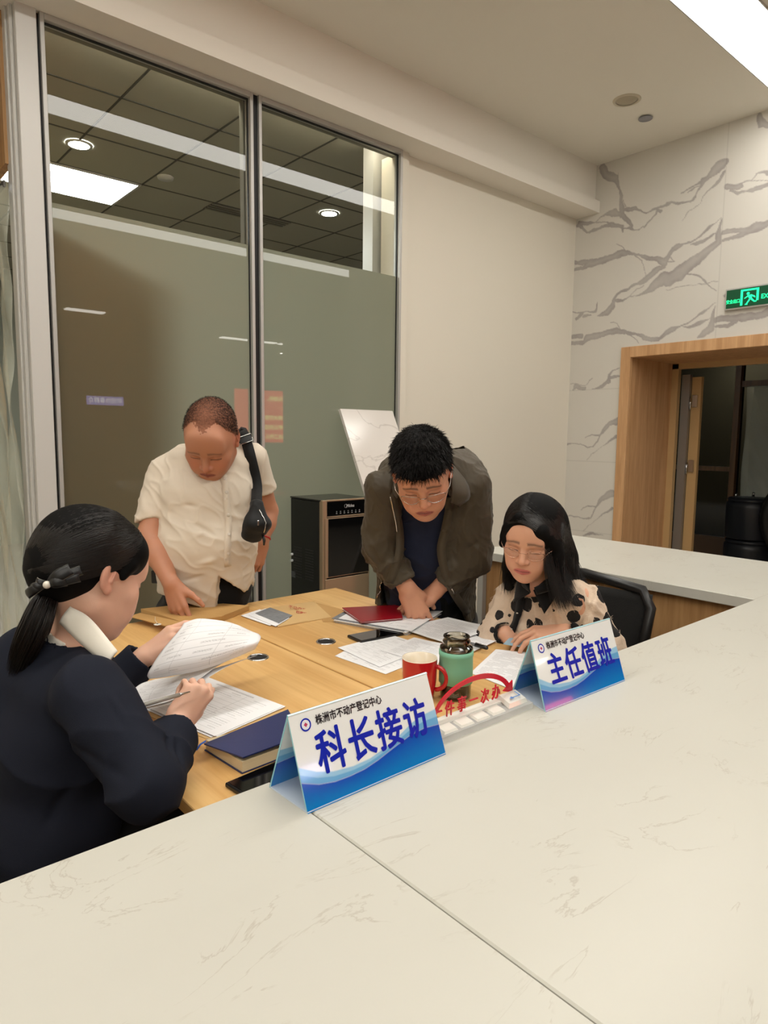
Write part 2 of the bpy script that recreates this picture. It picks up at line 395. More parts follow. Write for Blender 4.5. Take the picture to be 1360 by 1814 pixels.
# ---- marble wall, veins drawn into the tile glaze (vertex colours on a fine mesh)
VEINS = [[(3.119,3.463,0.0569),(3.09,3.399,0.0626),(2.997,3.341,0.0569),(2.975,3.291,0.0228),(2.954,3.247,0.0114),(2.938,3.194,0.0285),(2.928,3.114,0.0398),(2.931,3.065,0.0341),(2.885,3.01,0.0341),(2.844,2.952,0.0228)],[(2.927,3.097,0.0228),(2.87,3.081,0.0341),(2.821,3.083,0.0341),(2.784,3.064,0.0142),(2.734,3.028,0.0102),(2.664,3.036,0.0171),(2.606,3.038,0.0171),(2.55,3.046,0.0199)],[(3.302,3.074,0.0398),(3.226,3.063,0.0285),(3.151,3.058,0.0085),(3.1,3.087,0.0114),(3.035,3.094,0.0341),(2.983,3.088,0.0512),(2.93,3.048,0.0285)],[(2.728,2.927,0.0142),(2.689,2.967,0.0114),(2.65,2.995,0.0114),(2.645,3.021,0.0171),(2.61,3.008,0.0228)],[(3.151,3.058,0.0068),(3.057,3.029,0.0085),(3.004,2.998,0.0455)],[(2.912,3.171,0.0057),(2.899,3.107,0.0057)],[(2.98,3.386,0.0046),(2.977,3.336,0.0046)],[(3.004,2.994,0.0285),(3.095,3.003,0.0228),(3.182,3.004,0.0228),(3.236,2.995,0.0199),(3.279,3.03,0.0228),(3.315,3.062,0.0341)],[(3.004,2.994,0.0285),(2.92,2.97,0.0285),(2.914,2.925,0.0057)],[(2.919,2.956,0.0068),(2.849,2.936,0.0228),(2.824,2.92,0.0085),(2.775,2.92,0.0085),(2.74,2.934,0.0085)],[(3.334,2.724,0.0228),(3.243,2.72,0.0341),(3.189,2.745,0.0569),(3.095,2.752,0.0569),(3.004,2.758,0.0626),(2.915,2.769,0.0512),(2.827,2.747,0.0228),(2.765,2.73,0.0171),(2.703,2.697,0.0341),(2.619,2.671,0.0455),(2.565,2.634,0.0569),(2.529,2.691,0.0285),(2.481,2.73,0.0398)],[(3.33,2.776,0.0285),(3.259,2.764,0.0455),(3.19,2.757,0.0341)],[(2.563,2.602,0.0228),(2.614,2.589,0.0512),(2.683,2.552,0.0512),(2.753,2.525,0.0285),(2.831,2.498,0.0228),(2.899,2.475,0.0142),(2.936,2.458,0.0199),(2.96,2.427,0.0285),(2.971,2.377,0.0455),(3.008,2.341,0.0569),(3.1,2.321,0.0057)],[(2.542,2.529,0.0854),(2.598,2.5,0.0797),(2.654,2.466,0.0569),(2.718,2.443,0.0228),(2.766,2.427,0.0057),(2.822,2.435,0.0057),(2.883,2.41,0.0171),(2.934,2.417,0.0228)],[(2.728,2.505,0.0085),(2.751,2.486,0.0057),(2.822,2.435,0.0046)],[(3.339,2.377,0.0085),(3.246,2.36,0.0114),(3.163,2.367,0.0114),(3.116,2.367,0.0228),(3.111,2.419,0.0085)],[(3.293,2.324,0.0228),(3.252,2.349,0.0341)],[(3.23,2.328,0.0171),(3.168,2.338,0.0171)],[(2.963,2.843,0.0046),(2.918,2.823,0.0046),(2.891,2.787,0.0068)],[(2.814,2.739,0.0114),(2.744,2.683,0.0068),(2.723,2.63,0.0046),(2.707,2.556,0.0046)],[(3.341,2.129,0.0285),(3.213,2.129,0.0341),(3.187,2.157,0.0569),(3.092,2.165,0.0569),(2.999,2.179,0.0512),(2.922,2.188,0.0455),(2.825,2.158,0.0228),(2.756,2.142,0.0171),(2.693,2.108,0.0341),(2.608,2.086,0.0341),(2.557,2.105,0.0228),(2.518,2.128,0.0341)],[(3.329,2.183,0.0285),(3.237,2.179,0.0341)],[(2.977,2.257,0.0046),(2.924,2.24,0.0046),(2.897,2.202,0.0057)],[(2.818,2.148,0.0085),(2.773,2.11,0.0057),(2.74,2.079,0.0046)],[(2.481,2.73,0.0398),(2.427,2.745,0.0142),(2.352,2.756,0.0114),(2.285,2.788,0.0171),(2.241,2.824,0.0228),(2.217,2.844,0.0085),(2.168,2.868,0.0028)],[(2.372,2.734,0.0057),(2.334,2.732,0.0228),(2.272,2.745,0.0228),(2.197,2.769,0.0046)],[(2.166,2.857,0.0068),(2.174,2.804,0.0171),(2.181,2.756,0.0398),(2.182,2.707,0.0512),(2.226,2.675,0.0626),(2.276,2.639,0.0626),(2.327,2.613,0.074),(2.389,2.582,0.0911),(2.458,2.542,0.1081),(2.529,2.511,0.0967)],[(2.548,2.637,0.0114),(2.481,2.64,0.0068),(2.516,2.673,0.0057)],[(2.392,2.536,0.0114),(2.321,2.519,0.0114),(2.27,2.469,0.0114),(2.242,2.439,0.0085),(2.209,2.406,0.0068),(2.172,2.383,0.0046)],[(2.242,2.439,0.0057),(2.295,2.448,0.0046),(2.343,2.44,0.0046),(2.464,2.448,0.0046),(2.537,2.443,0.0046)],[(2.232,2.443,0.0046),(2.212,2.45,0.0034),(2.171,2.448,0.0034)],[(2.148,2.764,0.0341),(2.117,2.772,0.0398),(2.052,2.759,0.0341),(1.994,2.751,0.0512),(1.938,2.754,0.0512),(1.864,2.757,0.0398),(1.801,2.762,0.0341)],[(2.148,2.715,0.0171),(2.088,2.712,0.0228),(2.04,2.722,0.0341),(1.994,2.746,0.0341)],[(2.161,2.175,0.0341),(2.123,2.186,0.0398),(2.053,2.175,0.0455),(1.964,2.17,0.0512),(1.898,2.167,0.0455),(1.825,2.187,0.0512),(1.762,2.193,0.0455)],[(2.158,2.132,0.0171),(2.079,2.128,0.0285),(2.031,2.153,0.0341)],[(2.518,2.123,0.0341),(2.474,2.145,0.0398),(2.407,2.159,0.0114),(2.359,2.18,0.0114),(2.297,2.215,0.0114),(2.256,2.246,0.0228),(2.221,2.267,0.0085),(2.172,2.302,0.0028)],[(2.385,2.152,0.0057),(2.341,2.149,0.0228),(2.273,2.17,0.0228),(2.2,2.19,0.0046)],[(2.175,2.282,0.0028),(2.182,2.227,0.0228),(2.184,2.17,0.0341),(2.196,2.115,0.0569),(2.241,2.094,0.0569),(2.293,2.076,0.0114)],[(2.113,2.334,0.0171),(2.089,2.35,0.0228)],[(2.573,3.057,0.0199),(2.528,3.048,0.0114),(2.466,3.036,0.0171),(2.395,3.029,0.0114),(2.354,3.05,0.0085),(2.345,3.078,0.0114),(2.321,3.112,0.0228),(2.308,3.149,0.0341),(2.268,3.173,0.0398),(2.23,3.207,0.074),(2.191,3.225,0.0797),(2.172,3.235,0.0626),(2.158,3.25,0.0171)],[(2.16,3.173,0.0171),(2.181,3.144,0.0285),(2.208,3.108,0.0285),(2.242,3.082,0.0114),(2.272,3.064,0.0068),(2.301,3.037,0.0034),(2.325,3.002,0.0028),(2.397,2.969,0.0046),(2.443,2.917,0.0028)],[(2.323,3.143,0.0171),(2.369,3.124,0.0114),(2.417,3.116,0.0114),(2.465,3.103,0.0068)],[(2.337,3.116,0.0057),(2.389,3.104,0.0114),(2.416,3.096,0.0057)],[(2.139,3.07,0.0455),(2.101,3.055,0.0341),(2.062,3.05,0.0455),(2.049,3.071,0.0085),(1.991,3.063,0.0068),(1.956,3.094,0.0085),(1.887,3.085,0.0228),(1.823,3.077,0.0285)],[(1.991,3.061,0.0046),(1.883,3.035,0.0057)],[(2.114,3.035,0.0228),(2.073,3.0,0.0228),(2.025,3.007,0.0114),(1.973,3.004,0.0228),(1.931,3.002,0.0285),(1.881,3.004,0.0285)],[(1.967,3.457,0.0455),(1.945,3.409,0.0569),(1.907,3.378,0.0341)],[(3.334,2.137,0.0256),(3.259,2.13,0.0213),(3.186,2.141,0.0128)],[(3.328,1.788,0.0051),(3.179,1.781,0.0068),(3.119,1.832,0.0068)],[(3.304,1.746,0.0085),(3.273,1.767,0.0341),(3.188,1.754,0.0298)],[(3.114,1.737,0.0043),(3.024,1.756,0.0298),(2.976,1.797,0.0298),(2.968,1.841,0.0213),(2.941,1.883,0.0102),(2.884,1.897,0.0085)],[(2.968,1.823,0.0213),(2.919,1.838,0.0213),(2.88,1.827,0.0128)],[(3.337,1.285,0.0171),(3.261,1.295,0.0085),(3.196,1.292,0.0068),(3.143,1.274,0.0085),(3.08,1.275,0.0085),(3.051,1.317,0.0102),(3.033,1.362,0.0102),(2.986,1.425,0.0341),(2.938,1.461,0.0426),(2.885,1.478,0.0597)],[(3.347,0.673,0.0171),(3.27,0.69,0.0085),(3.204,0.692,0.0068),(3.15,0.678,0.0085),(3.086,0.685,0.0085),(3.057,0.729,0.0102),(3.039,0.777,0.0102),(2.991,0.846,0.0341),(2.943,0.886,0.0426),(2.889,0.908,0.0597)],[(3.034,1.371,0.0128),(3.106,1.371,0.0085),(3.167,1.343,0.0051)],[(3.039,0.787,0.0128),(3.112,0.78,0.0085),(3.174,0.747,0.0051)],[(2.884,1.363,0.0256),(2.941,1.327,0.0128),(3.008,1.272,0.0034),(3.098,1.216,0.0034),(3.137,1.169,0.0034)],[(2.888,0.791,0.0256),(2.946,0.749,0.0128),(3.014,0.687,0.0034),(3.104,0.622,0.0034),(3.144,0.57,0.0034)],[(3.137,0.538,0.0068),(3.075,0.555,0.0213),(2.961,0.568,0.0034)]]
def lattice(seed):
    r = np.random.RandomState(seed); return r.rand(64, 64)
def vnoise2(x, y, seed=0):
    g = lattice(seed); xi = np.floor(x).astype(int); yi = np.floor(y).astype(int); fx = x - xi; fy = y - yi
    fx = fx * fx * (3 - 2 * fx); fy = fy * fy * (3 - 2 * fy)
    a = g[xi % 64, yi % 64]; c = g[(xi + 1) % 64, yi % 64]; d = g[xi % 64, (yi + 1) % 64]; e = g[(xi + 1) % 64, (yi + 1) % 64]
    return (a * (1 - fx) + c * fx) * (1 - fy) + (d * (1 - fx) + e * fx) * fy
def fbm2(x, y, seed=0, o=4):
    t = 0; a = .5
    for i in range(o): t = t + a * (vnoise2(x, y, seed + i) - .5); x = x * 2.03; y = y * 2.03; a *= .55
    return t
def marble_color(Y, Z):
    Y = np.where(Y < 1.76, Y + 1.18, Y)      # the same tile print repeats along the wall
    y = Y + .030 * fbm2(Y * 14, Z * 14, 3); z = Z + .035 * fbm2(Y * 14, Z * 14, 9)
    dmin = np.full(Y.shape, 9.0)
    for pl in VEINS:
        for (y0, z0, w0), (y1, z1, w1) in zip(pl[:-1], pl[1:]):
            m = max(w0, w1) + .03
            k = (y > min(y0, y1) - m) & (y < max(y0, y1) + m) & (z > min(z0, z1) - m) & (z < max(z0, z1) + m)
            if not k.any(): continue
            py = y[k] - y0; pz = z[k] - z0; by = y1 - y0; bz = z1 - z0
            t = np.clip((py * by + pz * bz) / (by * by + bz * bz + 1e-9), 0, 1)
            d = np.hypot(py - t * by, pz - t * bz) - (w0 + (w1 - w0) * t) * .5
            dmin[k] = np.minimum(dmin[k], d)
    f = np.clip(.5 - dmin / .004, 0, 1)
    core = np.clip(-dmin / .03, 0, 1)
    f = f * (.72 + .28 * np.clip(1 - core, 0, 1)) * (.85 + .5 * fbm2(Y * 9, Z * 9, 30))
    tint = fbm2(Y * 2, Z * 2, 50) * .05
    base = np.array(s2l((213, 209, 201)))[None] * (1 + tint[:, None]); vein = np.array(s2l((158, 151, 149)))[None]
    f = np.clip(f, 0, 1)
    c = base * (1 - f[:, None]) + vein * f[:, None]
    # hairline grout joints
    for zz in (.571, 1.155, 1.738, 2.318, 2.90):
        c = np.where((np.abs(Z - zz) < .002)[:, None], c * .86, c)
    c = np.where(((np.abs(Y - 2.157) < .002) & (Z > 1.7))[:, None], c * .86, c)
    return c
M['marble'] = vcol_mat('marble_tile', rough=.22, spec=.45)
def marble_part(y0, y1, z0, z1, step):
    ny = max(1, int((y1 - y0) / step)); nz = max(1, int((z1 - z0) / step))
    yy = np.linspace(y0, y1, ny + 1); zz = np.linspace(z0, z1, nz + 1)
    YY, ZZ = np.meshgrid(yy, zz, indexing='ij'); YY = YY.ravel(); ZZ = ZZ.ravel()
    V = np.stack([np.full(YY.shape, MX), YY, ZZ], 1)
    i, j = np.meshgrid(np.arange(ny), np.arange(nz), indexing='ij'); a = (i * (nz + 1) + j).ravel()
    F = np.stack([a, a + 1, a + nz + 2, a + nz + 1], 1)   # faces -x
    return V, F, marble_color(YY, ZZ)

def np_mesh(name, V, F, C=None):
    me = bpy.data.meshes.new(name); me.vertices.add(len(V)); me.vertices.foreach_set('co', np.asarray(V, 'f').ravel())
    k = F.shape[1]; me.loops.add(len(F) * k); me.polygons.add(len(F)); me.loops.foreach_set('vertex_index', F.astype('i').ravel())
    me.polygons.foreach_set('loop_start', np.arange(len(F), dtype='i') * k)
    me.update(calc_edges=True)
    if C is not None:
        ca = me.color_attributes.new('Col', 'FLOAT_COLOR', 'POINT'); c4 = np.ones((len(V), 4), 'f'); c4[:, :3] = C; ca.data.foreach_set('color', c4.ravel())
    return me
parts = [marble_part(1.72, 3.336, 2.05, CEIL, .006), marble_part(2.868, 3.336, .5, 2.05, .006),
         marble_part(2.868, 3.336, 0, .5, .1), marble_part(.3, 1.72, 2.05, CEIL, .012), marble_part(.3, 1.2, 0, 2.05, .03)]
Vs, Fs, Cs, off = [], [], [], 0
for v, f, c in parts: Vs.append(v); Fs.append(f + off); Cs.append(c); off += len(v)
me = np_mesh('wall_marble', np.concatenate(Vs), np.concatenate(Fs), np.concatenate(Cs))
o = link('wall_marble', me, None, M['marble']); o['kind'] = 'structure'
b = MB()   # masonry behind the tiles
b.box(MX + .004, MX + .5, 2.868, 3.5, 0, CEIL); b.box(MX + .004, MX + .5, .3, 1.2, 0, CEIL); b.box(MX + .004, MX + .5, .3, 3.5, 2.05, CEIL)
struct('wall_marble_core', b, M['white'])

# ---- ceiling luminaires
for i, (x0, x1, y0, y1, e) in enumerate(STRIPS):
    lab = ['long warm white light strip nearest the glass partition', 'second long light strip, over the front of the hall behind the counter', 'added unseen wide light strip at the left of the hall, brightening the room'][i]
    t = empty('strip_light', ((x0 + x1) / 2, (y0 + y1) / 2, CEIL), lab, 'ceiling light', 'strip lights in the hall ceiling')
    b = MB(); b.box(x0, x1, y0, y1, CEIL - .006, CEIL - .001); o = b.build('diffuser', emit_mat('strip_glow', WARM, e), t)
    b = MB()
    b.box(x0 - .006, x1 + .006, y0 - .006, y0, CEIL - .01, CEIL); b.box(x0 - .006, x1 + .006, y1, y1 + .006, CEIL - .01, CEIL)
    b.box(x0 - .006, x0, y0, y1, CEIL - .01, CEIL); b.box(x1, x1 + .006, y0, y1, CEIL - .01, CEIL)
    b.build('rim', M['alu'], t)
for (x, y, lab) in [(8.17, -5.487, 'small round downlight seen reflected in the glass, nearer one'), (9.946, -9.008, 'small round downlight far back in the hall')]:
    t = empty('downlight', (x, y, CEIL), lab, 'ceiling light', 'round downlights in the hall ceiling')
    b = MB(); b.lathe((x, y, CEIL - .006), [(0, 0), (.075, 0), (.075, .005)], 24); b.build('lens', emit_mat('downlight_glow', (1, .95, .88), 22), t)
    b = MB(); b.lathe((x, y, CEIL - .004), [(.078, 0), (.095, 0), (.095, .004), (.078, .004)], 24); b.build('rim', M['alu_white'], t)
for (x0, x1, y, lab) in [(3.7, 4.35, -6.1, 'short light bar mirrored low in the left glass panel'), (7.3, 8.7, -7.35, 'shorter slim light bar far back in the hall'), (8.8, 10.3, -7.35, 'longer slim light bar far back in the hall')]:
    b = MB(); b.box(x0, x1, y - .09, y + .09, CEIL - .02, CEIL - .001); thing('light_bar', b, emit_mat('bar_glow', (1, .95, .86), 9), lab, 'ceiling light', 'slim light bars in the hall ceiling')

# loudspeaker disc and smoke detector on the ceiling
t = empty('ceiling_speaker', (4.141, 2.461, CEIL), 'large flat beige ceiling loudspeaker grille', 'ceiling speaker')
b = MB(); b.lathe((4.141, 2.461, CEIL - .004), [(0, 0), (.062, 0), (.066, .004)], 40); b.build('grille', mat('grille_beige', (176, 166, 146), .8), t)
b = MB(); b.lathe((4.141, 2.461, CEIL - .007), [(.066, .002), (.07, 0), (.084, .003), (.086, .007)], 40); b.build('ring', mat('ring_beige', (196, 186, 166), .6), t)
t = empty('sprinkler_cap', (4.451, 2.501, CEIL), 'small round grey sprinkler cap on the ceiling', 'sprinkler')
b = MB(); b.lathe((4.451, 2.501, CEIL - .012), [(0, 0), (.043, .0), (.045, .002), (.045, .005)], 32); b.build('cover_plate', mat('cap_grey', (150, 150, 156), .4, metal=.2), t)
b = MB(); b.lathe((4.451, 2.501, CEIL - .007), [(.036, 0), (.036, .007)], 32); b.build('collar', M['gasket'], t)

# ================================================================== GLAZED PARTITION
X0, XM0, XM1, X1 = .900, 1.925, 1.958, 2.985
def pane(name, x0, x1, lab):
    t = empty(name, ((x0 + x1) / 2, GY, 0), lab, 'glass partition', 'glazed partition panels')
    fr = .018
    b = MB(); b.box(x0, x0 + fr, GY - .03, GY + .03, 0, 3.118, .002); b.box(x1 - fr, x1, GY - .03, GY + .03, 0, 3.118, .002)
    b.box(x0 + fr, x1 - fr, GY - .03, GY + .03, 3.092, 3.118, .002); b.box(x0 + fr, x1 - fr, GY - .03, GY + .03, 0, .08, .002)
    b.build('frame', M['alu'], t)
    a, c = x0 + fr, x1 - fr
    b = MB(); b.box(a, a + .005, GY - .006, GY + .006, .08, 3.092); b.box(c - .005, c, GY - .006, GY + .006, .08, 3.092); b.box(a + .005, c - .005, GY - .006, GY + .006, 3.086, 3.092)
    b.build('gasket', M['gasket'], t)
    zs = 2.355
    b = MB(); b.add([(a, GY, zs), (c, GY, zs), (c, GY, 3.088), (a, GY, 3.088)], [(0, 1, 2, 3)]); b.build('clear_pane', M['clear'], t)
    b = MB(); b.add([(a, GY, .08), (c, GY, .08), (c, GY, zs), (a, GY, zs)], [(0, 1, 2, 3)]); b.build('frosted_pane', M['frost'], t)
    return t
pane('glass_partition', X0, XM0, 'left tall glass panel of the office partition, frosted below, behind the man in white shirt')
pane('glass_partition', XM1, X1, 'right tall glass panel of the office partition, frosted below, behind the water dispenser')
b = MB(); b.box(XM0, XM1, GY - .012, GY + .03, 0, 3.118); b.build('trim_2', M['gasket'])['kind'] = 'structure'
b = MB(); b.box(.886, .900, GY - .005, GY + .03, 0, 3.13); b.build('trim_3', M['gasket'])['kind'] = 'structure'
# white column at the left end and jamb at the right end
b = MB(); b.box(.803, .886, GY - .035, GY + .06, 0, 3.14, .003); b.box(.788, .803, GY + .0, GY + .08, 0, 3.14, .003); b.box(.778, .788, GY + .03, GY + .10, 0, 3.14, .002)
struct('trim_4', b, M['alu_white'])
b = MB(); b.box(2.985, 3.045, GY - .02, GY + .02, 0, 3.118, .002); struct('trim_5', b, M['white'])

# passage side of the office: timber panel over a plastic strip curtain
PX = .765
b = MB(); b.box(PX, PX + .03, 3.40, 4.60, 2.50, 3.118); struct('wall_passage_upper', b, M['panel_wood'])
b = MB(); b.box(PX, PX + .03, 4.60, 9, 0, 3.118); b.box(-4, .79, 9, 9.1, 0, 3.3); struct('wall_passage_side', b, mat('passage_olive', (142, 128, 92), .7))
t = empty('strip_curtain', (PX, 3.9, 0), 'clear plastic strip curtain hanging in the side doorway left of the glass', 'strip curtain')
b = MB(); b.box(PX - .012, PX - .002, 3.40, 4.58, 2.40, 2.43, .002)
for i in range(14): b.lathe((PX - .018, 3.44 + i * .085, 2.415), [(0, -.004), (.007, -.004), (.007, .004), (0, .004)], 8, Matrix.Rotation(PI / 2, 3, 'Y'))
b.build('hanging_rail', mat('rail_steel', (96, 92, 88), .4, metal=.6), t)
m, nt, bs = newmat('clear_pvc'); bs.inputs['Base Color'].default_value = (.80, .83, .70, 1); bs.inputs['Roughness'].default_value = .06; bs.inputs['Alpha'].default_value = .26
bs.inputs['Specular IOR Level'].default_value = .9
M['pvc'] = m
rng = random.Random(4)
for i in range(6):
    y0 = 3.345 + i * .17; ph = rng.random() * 6; am = .012 + .01 * rng.random()
    b = MB()
    def fn(u, v, y0=y0, ph=ph, am=am):
        z = 2.41 - v * 2.38
        y = y0 + u * .19 + .015 * math.sin(v * 5 + ph)
        x = PX - .02 - .012 * (i % 2) + am * math.sin(u * 5 + v * 7 + ph) + .010 * math.sin(v * 19 + u * 3 + ph * 2) * min(1, v * 4) + .006 * math.sin(v * 43 + u * 9)
        return (x, y, z)
    b.grid(fn, 10, 90, thick=.002); b.build('plastic_strip', M['pvc'], t)

# ================================================================== BACK OFFICE
BZ = 3.22
M['tile_ceil'] = mat('office_ceiling_tile', (170, 166, 152), .85)
M['tgrid'] = mat('ceiling_grid', (70, 68, 62), .6)
b = MB(); b.box(.80, 8, 3.40, 9, BZ, BZ + .05); struct('ceiling_office', b, M['tile_ceil'])
b = MB()
for k in range(-1, 11): x = 1.512 + .604 * k; b.box(x - .006, x + .006, 3.5, 9, BZ - .004, BZ)
for k in range(0, 9): y = 4.034 + .62 * k; b.box(.8, 8, y - .006, y + .006, BZ - .004, BZ)
struct('trim_6', b, M['tgrid'])
b = MB(); b.box(.80, 8, 9, 9.1, 0, BZ); struct('wall_office_far', b, mat('office_green', (150, 152, 136), .8))
b = MB(); b.box(8, 8.1, 3.5, 9, 0, BZ); struct('wall_office_side', b, mat('office_green2', (140, 142, 128), .8))
b = MB(); b.box(2.93, 3.12, 3.52, 3.62, 0, BZ); struct('trim_7', b, M['alu_white'])
# inner reveal of the partition head
b = MB(); b.box(.80, 2.985, 3.36, 3.40, 3.10, 3.118); b.box(1.90, 1.97, 3.36, 3.40, 0, 3.10); struct('trim_8', b, mat('reveal_grey', (120, 118, 108), .7))
# brown door leaf standing ajar close behind the left panel
t = empty('door_leaf', (1.15, 3.60, 0), 'brown wooden door leaf standing ajar behind the left frosted panel', 'door')
M['brown'] = mat('brown_laminate', (242, 168, 76), .5, var=.05)
a0, a1 = Vector((.85, 3.385, 0)), Vector((1.49, 3.80, 0)); dd = (a1 - a0).normalized(); nn = Vector((-dd.y, dd.x, 0))
b = MB(); b.prism([a0 + Vector((0, 0, .01)), a1 + Vector((0, 0, .01)), a1 + Vector((0, 0, 2.30)), a0 + Vector((0, 0, 2.30))], nn * .04); b.build('leaf', M['brown'], t, fixn=True)
b = MB(); q_ = a1 - dd * .07 - nn * .03; b.tube([q_ + Vector((0, 0, 1.02)), q_ - nn * .03 + Vector((0, 0, 1.02)), q_ - nn * .03 - dd * .1 + Vector((0, 0, 1.02))], .009, 8); b.build('handle', M['chrome'], t)
# added unseen lamp over the partition head, lights the frosted panes and door leaf
b = MB(); b.box(.93, 2.90, 3.41, 3.45, BZ - .028, BZ - .002, .003); thing('added_lamp', b, emit_mat('added_lamp_glow', (1, .93, .80), 16.0), 'added unseen lamp behind the partition head, lighting the frosted glass and door leaf', 'ceiling light')
# office luminaires
t = empty('panel_light', (1.81, 5.57, BZ), 'bright square light panel in the office ceiling seen through the glass', 'ceiling light')
b = MB(); b.box(1.20, 2.09, 5.29, 5.87, BZ - .012, BZ - .002); b.build('diffuser', emit_mat('panel_glow', (.92, .97, 1.0), PANEL_E), t)
b = MB(); b.box(1.18, 1.20, 5.27, 5.89, BZ - .014, BZ); b.box(2.09, 2.11, 5.27, 5.89, BZ - .014, BZ); b.box(1.20, 2.09, 5.27, 5.29, BZ - .014, BZ); b.box(1.20, 2.09, 5.87, 5.89, BZ - .014, BZ); b.build('frame', M['alu_white'], t)
for (x, y, lab) in [(1.53, 4.842, 'round office downlight just above the bright panel'), (3.552, 4.845, 'round office downlight behind the right glass panel')]:
    t = empty('office_downlight', (x, y, BZ), lab, 'ceiling light', 'round downlights in the office ceiling')
    b = MB(); b.lathe((x, y, BZ - .010), [(0, 0), (.074, 0), (.076, .004)], 28); b.build('lens', emit_mat('office_spot', (1, .98, .94), SPOT_E), t)
    b = MB(); b.lathe((x, y, BZ - .012), [(.064, .002), (.080, 0), (.084, .010)], 28); b.build('rim', M['alu_white'], t)
b = MB(); b.lathe((2.184, 5.006, BZ - .02), [(0, 0), (.055, .002), (.06, .018)], 28); thing('smoke_detector', b, M['alu_white'], 'small round detector on the office ceiling beside the bright panel', 'smoke detector')
t = empty('air_vent', (3.05, 5.33, BZ), 'dark slotted air vent in the office ceiling', 'air vent')
b = MB(); b.box(2.70, 3.45, 5.27, 5.45, BZ - .008, BZ - .004); b.build('backing', mat('vent_dark', (60, 58, 54), .7), t)
b = MB()
for k in range(4): b.box(2.70, 3.45, 5.275 + k * .045, 5.295 + k * .045, BZ - .014, BZ - .008)
b.build('slat', mat('vent_slat', (130, 126, 116), .6), t)

# ================================================================== DOORWAY IN THE MARBLE WALL
y1, y0, zt = 2.869, 1.15, 2.05
b = MB(); cw = .082
b.box(MX - .018, MX + .01, y1 - cw, y1, 0, zt, .003); b.box(MX - .018, MX + .01, y0, y0 + cw, 0, zt, .003); b.box(MX - .018, MX + .01, y0 + cw, y1 - cw, zt - cw, zt, .003)
b.box(MX + .01, 5.60, y1 - cw, y1 - cw + .03, 0, zt - cw); b.box(MX + .01, 5.60, y0 + cw - .03, y0 + cw, 0, zt - cw); b.box(MX + .01, 5.60, y0 + cw, y1 - cw, zt - cw, zt - cw + .03)
struct('door_casing', b, M['casing_wood'])
b = MB(); xi = 5.60; yi = y1 - cw
b.box(xi, xi + .05, yi - .055, yi + .04, 0, zt - cw, .002); b.box(xi, xi + .05, y0 + cw - .04, yi + .04, zt - cw - .045, zt - cw + .04, .002)
struct('trim_9', b, mat('pale_oak', (190, 156, 108), .5))
t = empty('door_1', (5.70, 2.7, 0)); t['kind'] = 'structure'
b = MB(); b.box(5.66, 5.70, 2.66, 2.73, 0, 1.88, .002); b.build('metal_edge', mat('door_edge', (150, 148, 146), .35, metal=.7), t)
b = MB(); b.box(5.70, 5.74, 2.58, 2.66, 0, 1.86, .002); b.build('door_stile', mat('pale_oak2', (186, 152, 104), .5), t)
for z in (1.66, 1.12):
    b = MB(); b.box(5.685, 5.70, 2.60, 2.645, z - .05, z + .05, .002); b.tube([(5.68, 2.655, z - .07), (5.68, 2.655, z + .03)], .007, 8); b.build('hinge', M['chrome'], t)
# lobby beyond: dark glass screens, timber posts, floor band
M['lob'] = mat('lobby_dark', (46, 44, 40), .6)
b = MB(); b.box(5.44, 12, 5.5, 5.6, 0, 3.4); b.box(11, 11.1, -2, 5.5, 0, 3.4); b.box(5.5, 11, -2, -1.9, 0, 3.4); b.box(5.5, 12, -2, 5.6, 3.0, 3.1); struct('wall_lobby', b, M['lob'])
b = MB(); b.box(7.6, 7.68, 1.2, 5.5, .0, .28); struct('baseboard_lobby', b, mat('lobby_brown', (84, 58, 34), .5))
t = empty('glass_screen', (7.64, 3.0, 0), 'dark glass screen with timber posts in the lobby beyond the doorway', 'glass screen')
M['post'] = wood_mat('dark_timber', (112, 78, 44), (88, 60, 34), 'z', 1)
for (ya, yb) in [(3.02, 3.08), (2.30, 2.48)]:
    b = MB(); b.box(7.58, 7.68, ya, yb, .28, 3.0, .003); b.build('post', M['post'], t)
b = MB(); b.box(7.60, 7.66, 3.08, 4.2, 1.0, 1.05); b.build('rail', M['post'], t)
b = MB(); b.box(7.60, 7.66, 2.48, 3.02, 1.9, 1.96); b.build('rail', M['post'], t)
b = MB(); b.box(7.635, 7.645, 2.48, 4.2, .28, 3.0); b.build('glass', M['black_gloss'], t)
b = MB()
def fn(u, v): return (7.56 + .02 * math.sin(v * 9 + u * 5), 2.52 + .42 * u + .05 * math.sin(v * 4) * (1 - u), 1.90 - v * 1.35)
b.grid(fn, 16, 40, thick=.002); o = thing('door_strip_curtain', b, M['pvc'], 'crinkled clear plastic curtain in the dark lobby beyond the doorway', 'strip curtain')
# stacked drum stools
M['vinyl'] = mat('dark_vinyl', (30, 32, 38), .42, bump=.1)
for k, (z, lab) in enumerate([(0, 'lower dark drum stool of the stack beyond the doorway'), (.40, 'upper dark drum stool of the stack beyond the doorway')]):
    t = empty('drum_stool', (6.93, 2.58, z), lab, 'stool', 'dark drum stools beyond the doorway')
    b = MB(); b.lathe((6.93, 2.58, z), [(0, 0), (.215, 0), (.22, .01), (.225, .30), (.222, .34), (.20, .36)], 40); b.build('base', M['vinyl'], t)
    b = MB(); b.lathe((6.93, 2.58, z + .36), [(.21, 0), (.215, .012), (.205, .028), (.1, .036), (0, .037)], 40); b.build('seat', M['vinyl'], t)
    if k:
        for q in range(3):
            b = MB(); a = q * 2.1 + 2.4; b.lathe((6.93 + .16 * math.cos(a), 2.58 + .16 * math.sin(a), z + .385), [(0, 0), (.012, 0), (.012, .05), (0, .05)], 10); b.build('foot', M['chrome'], t)
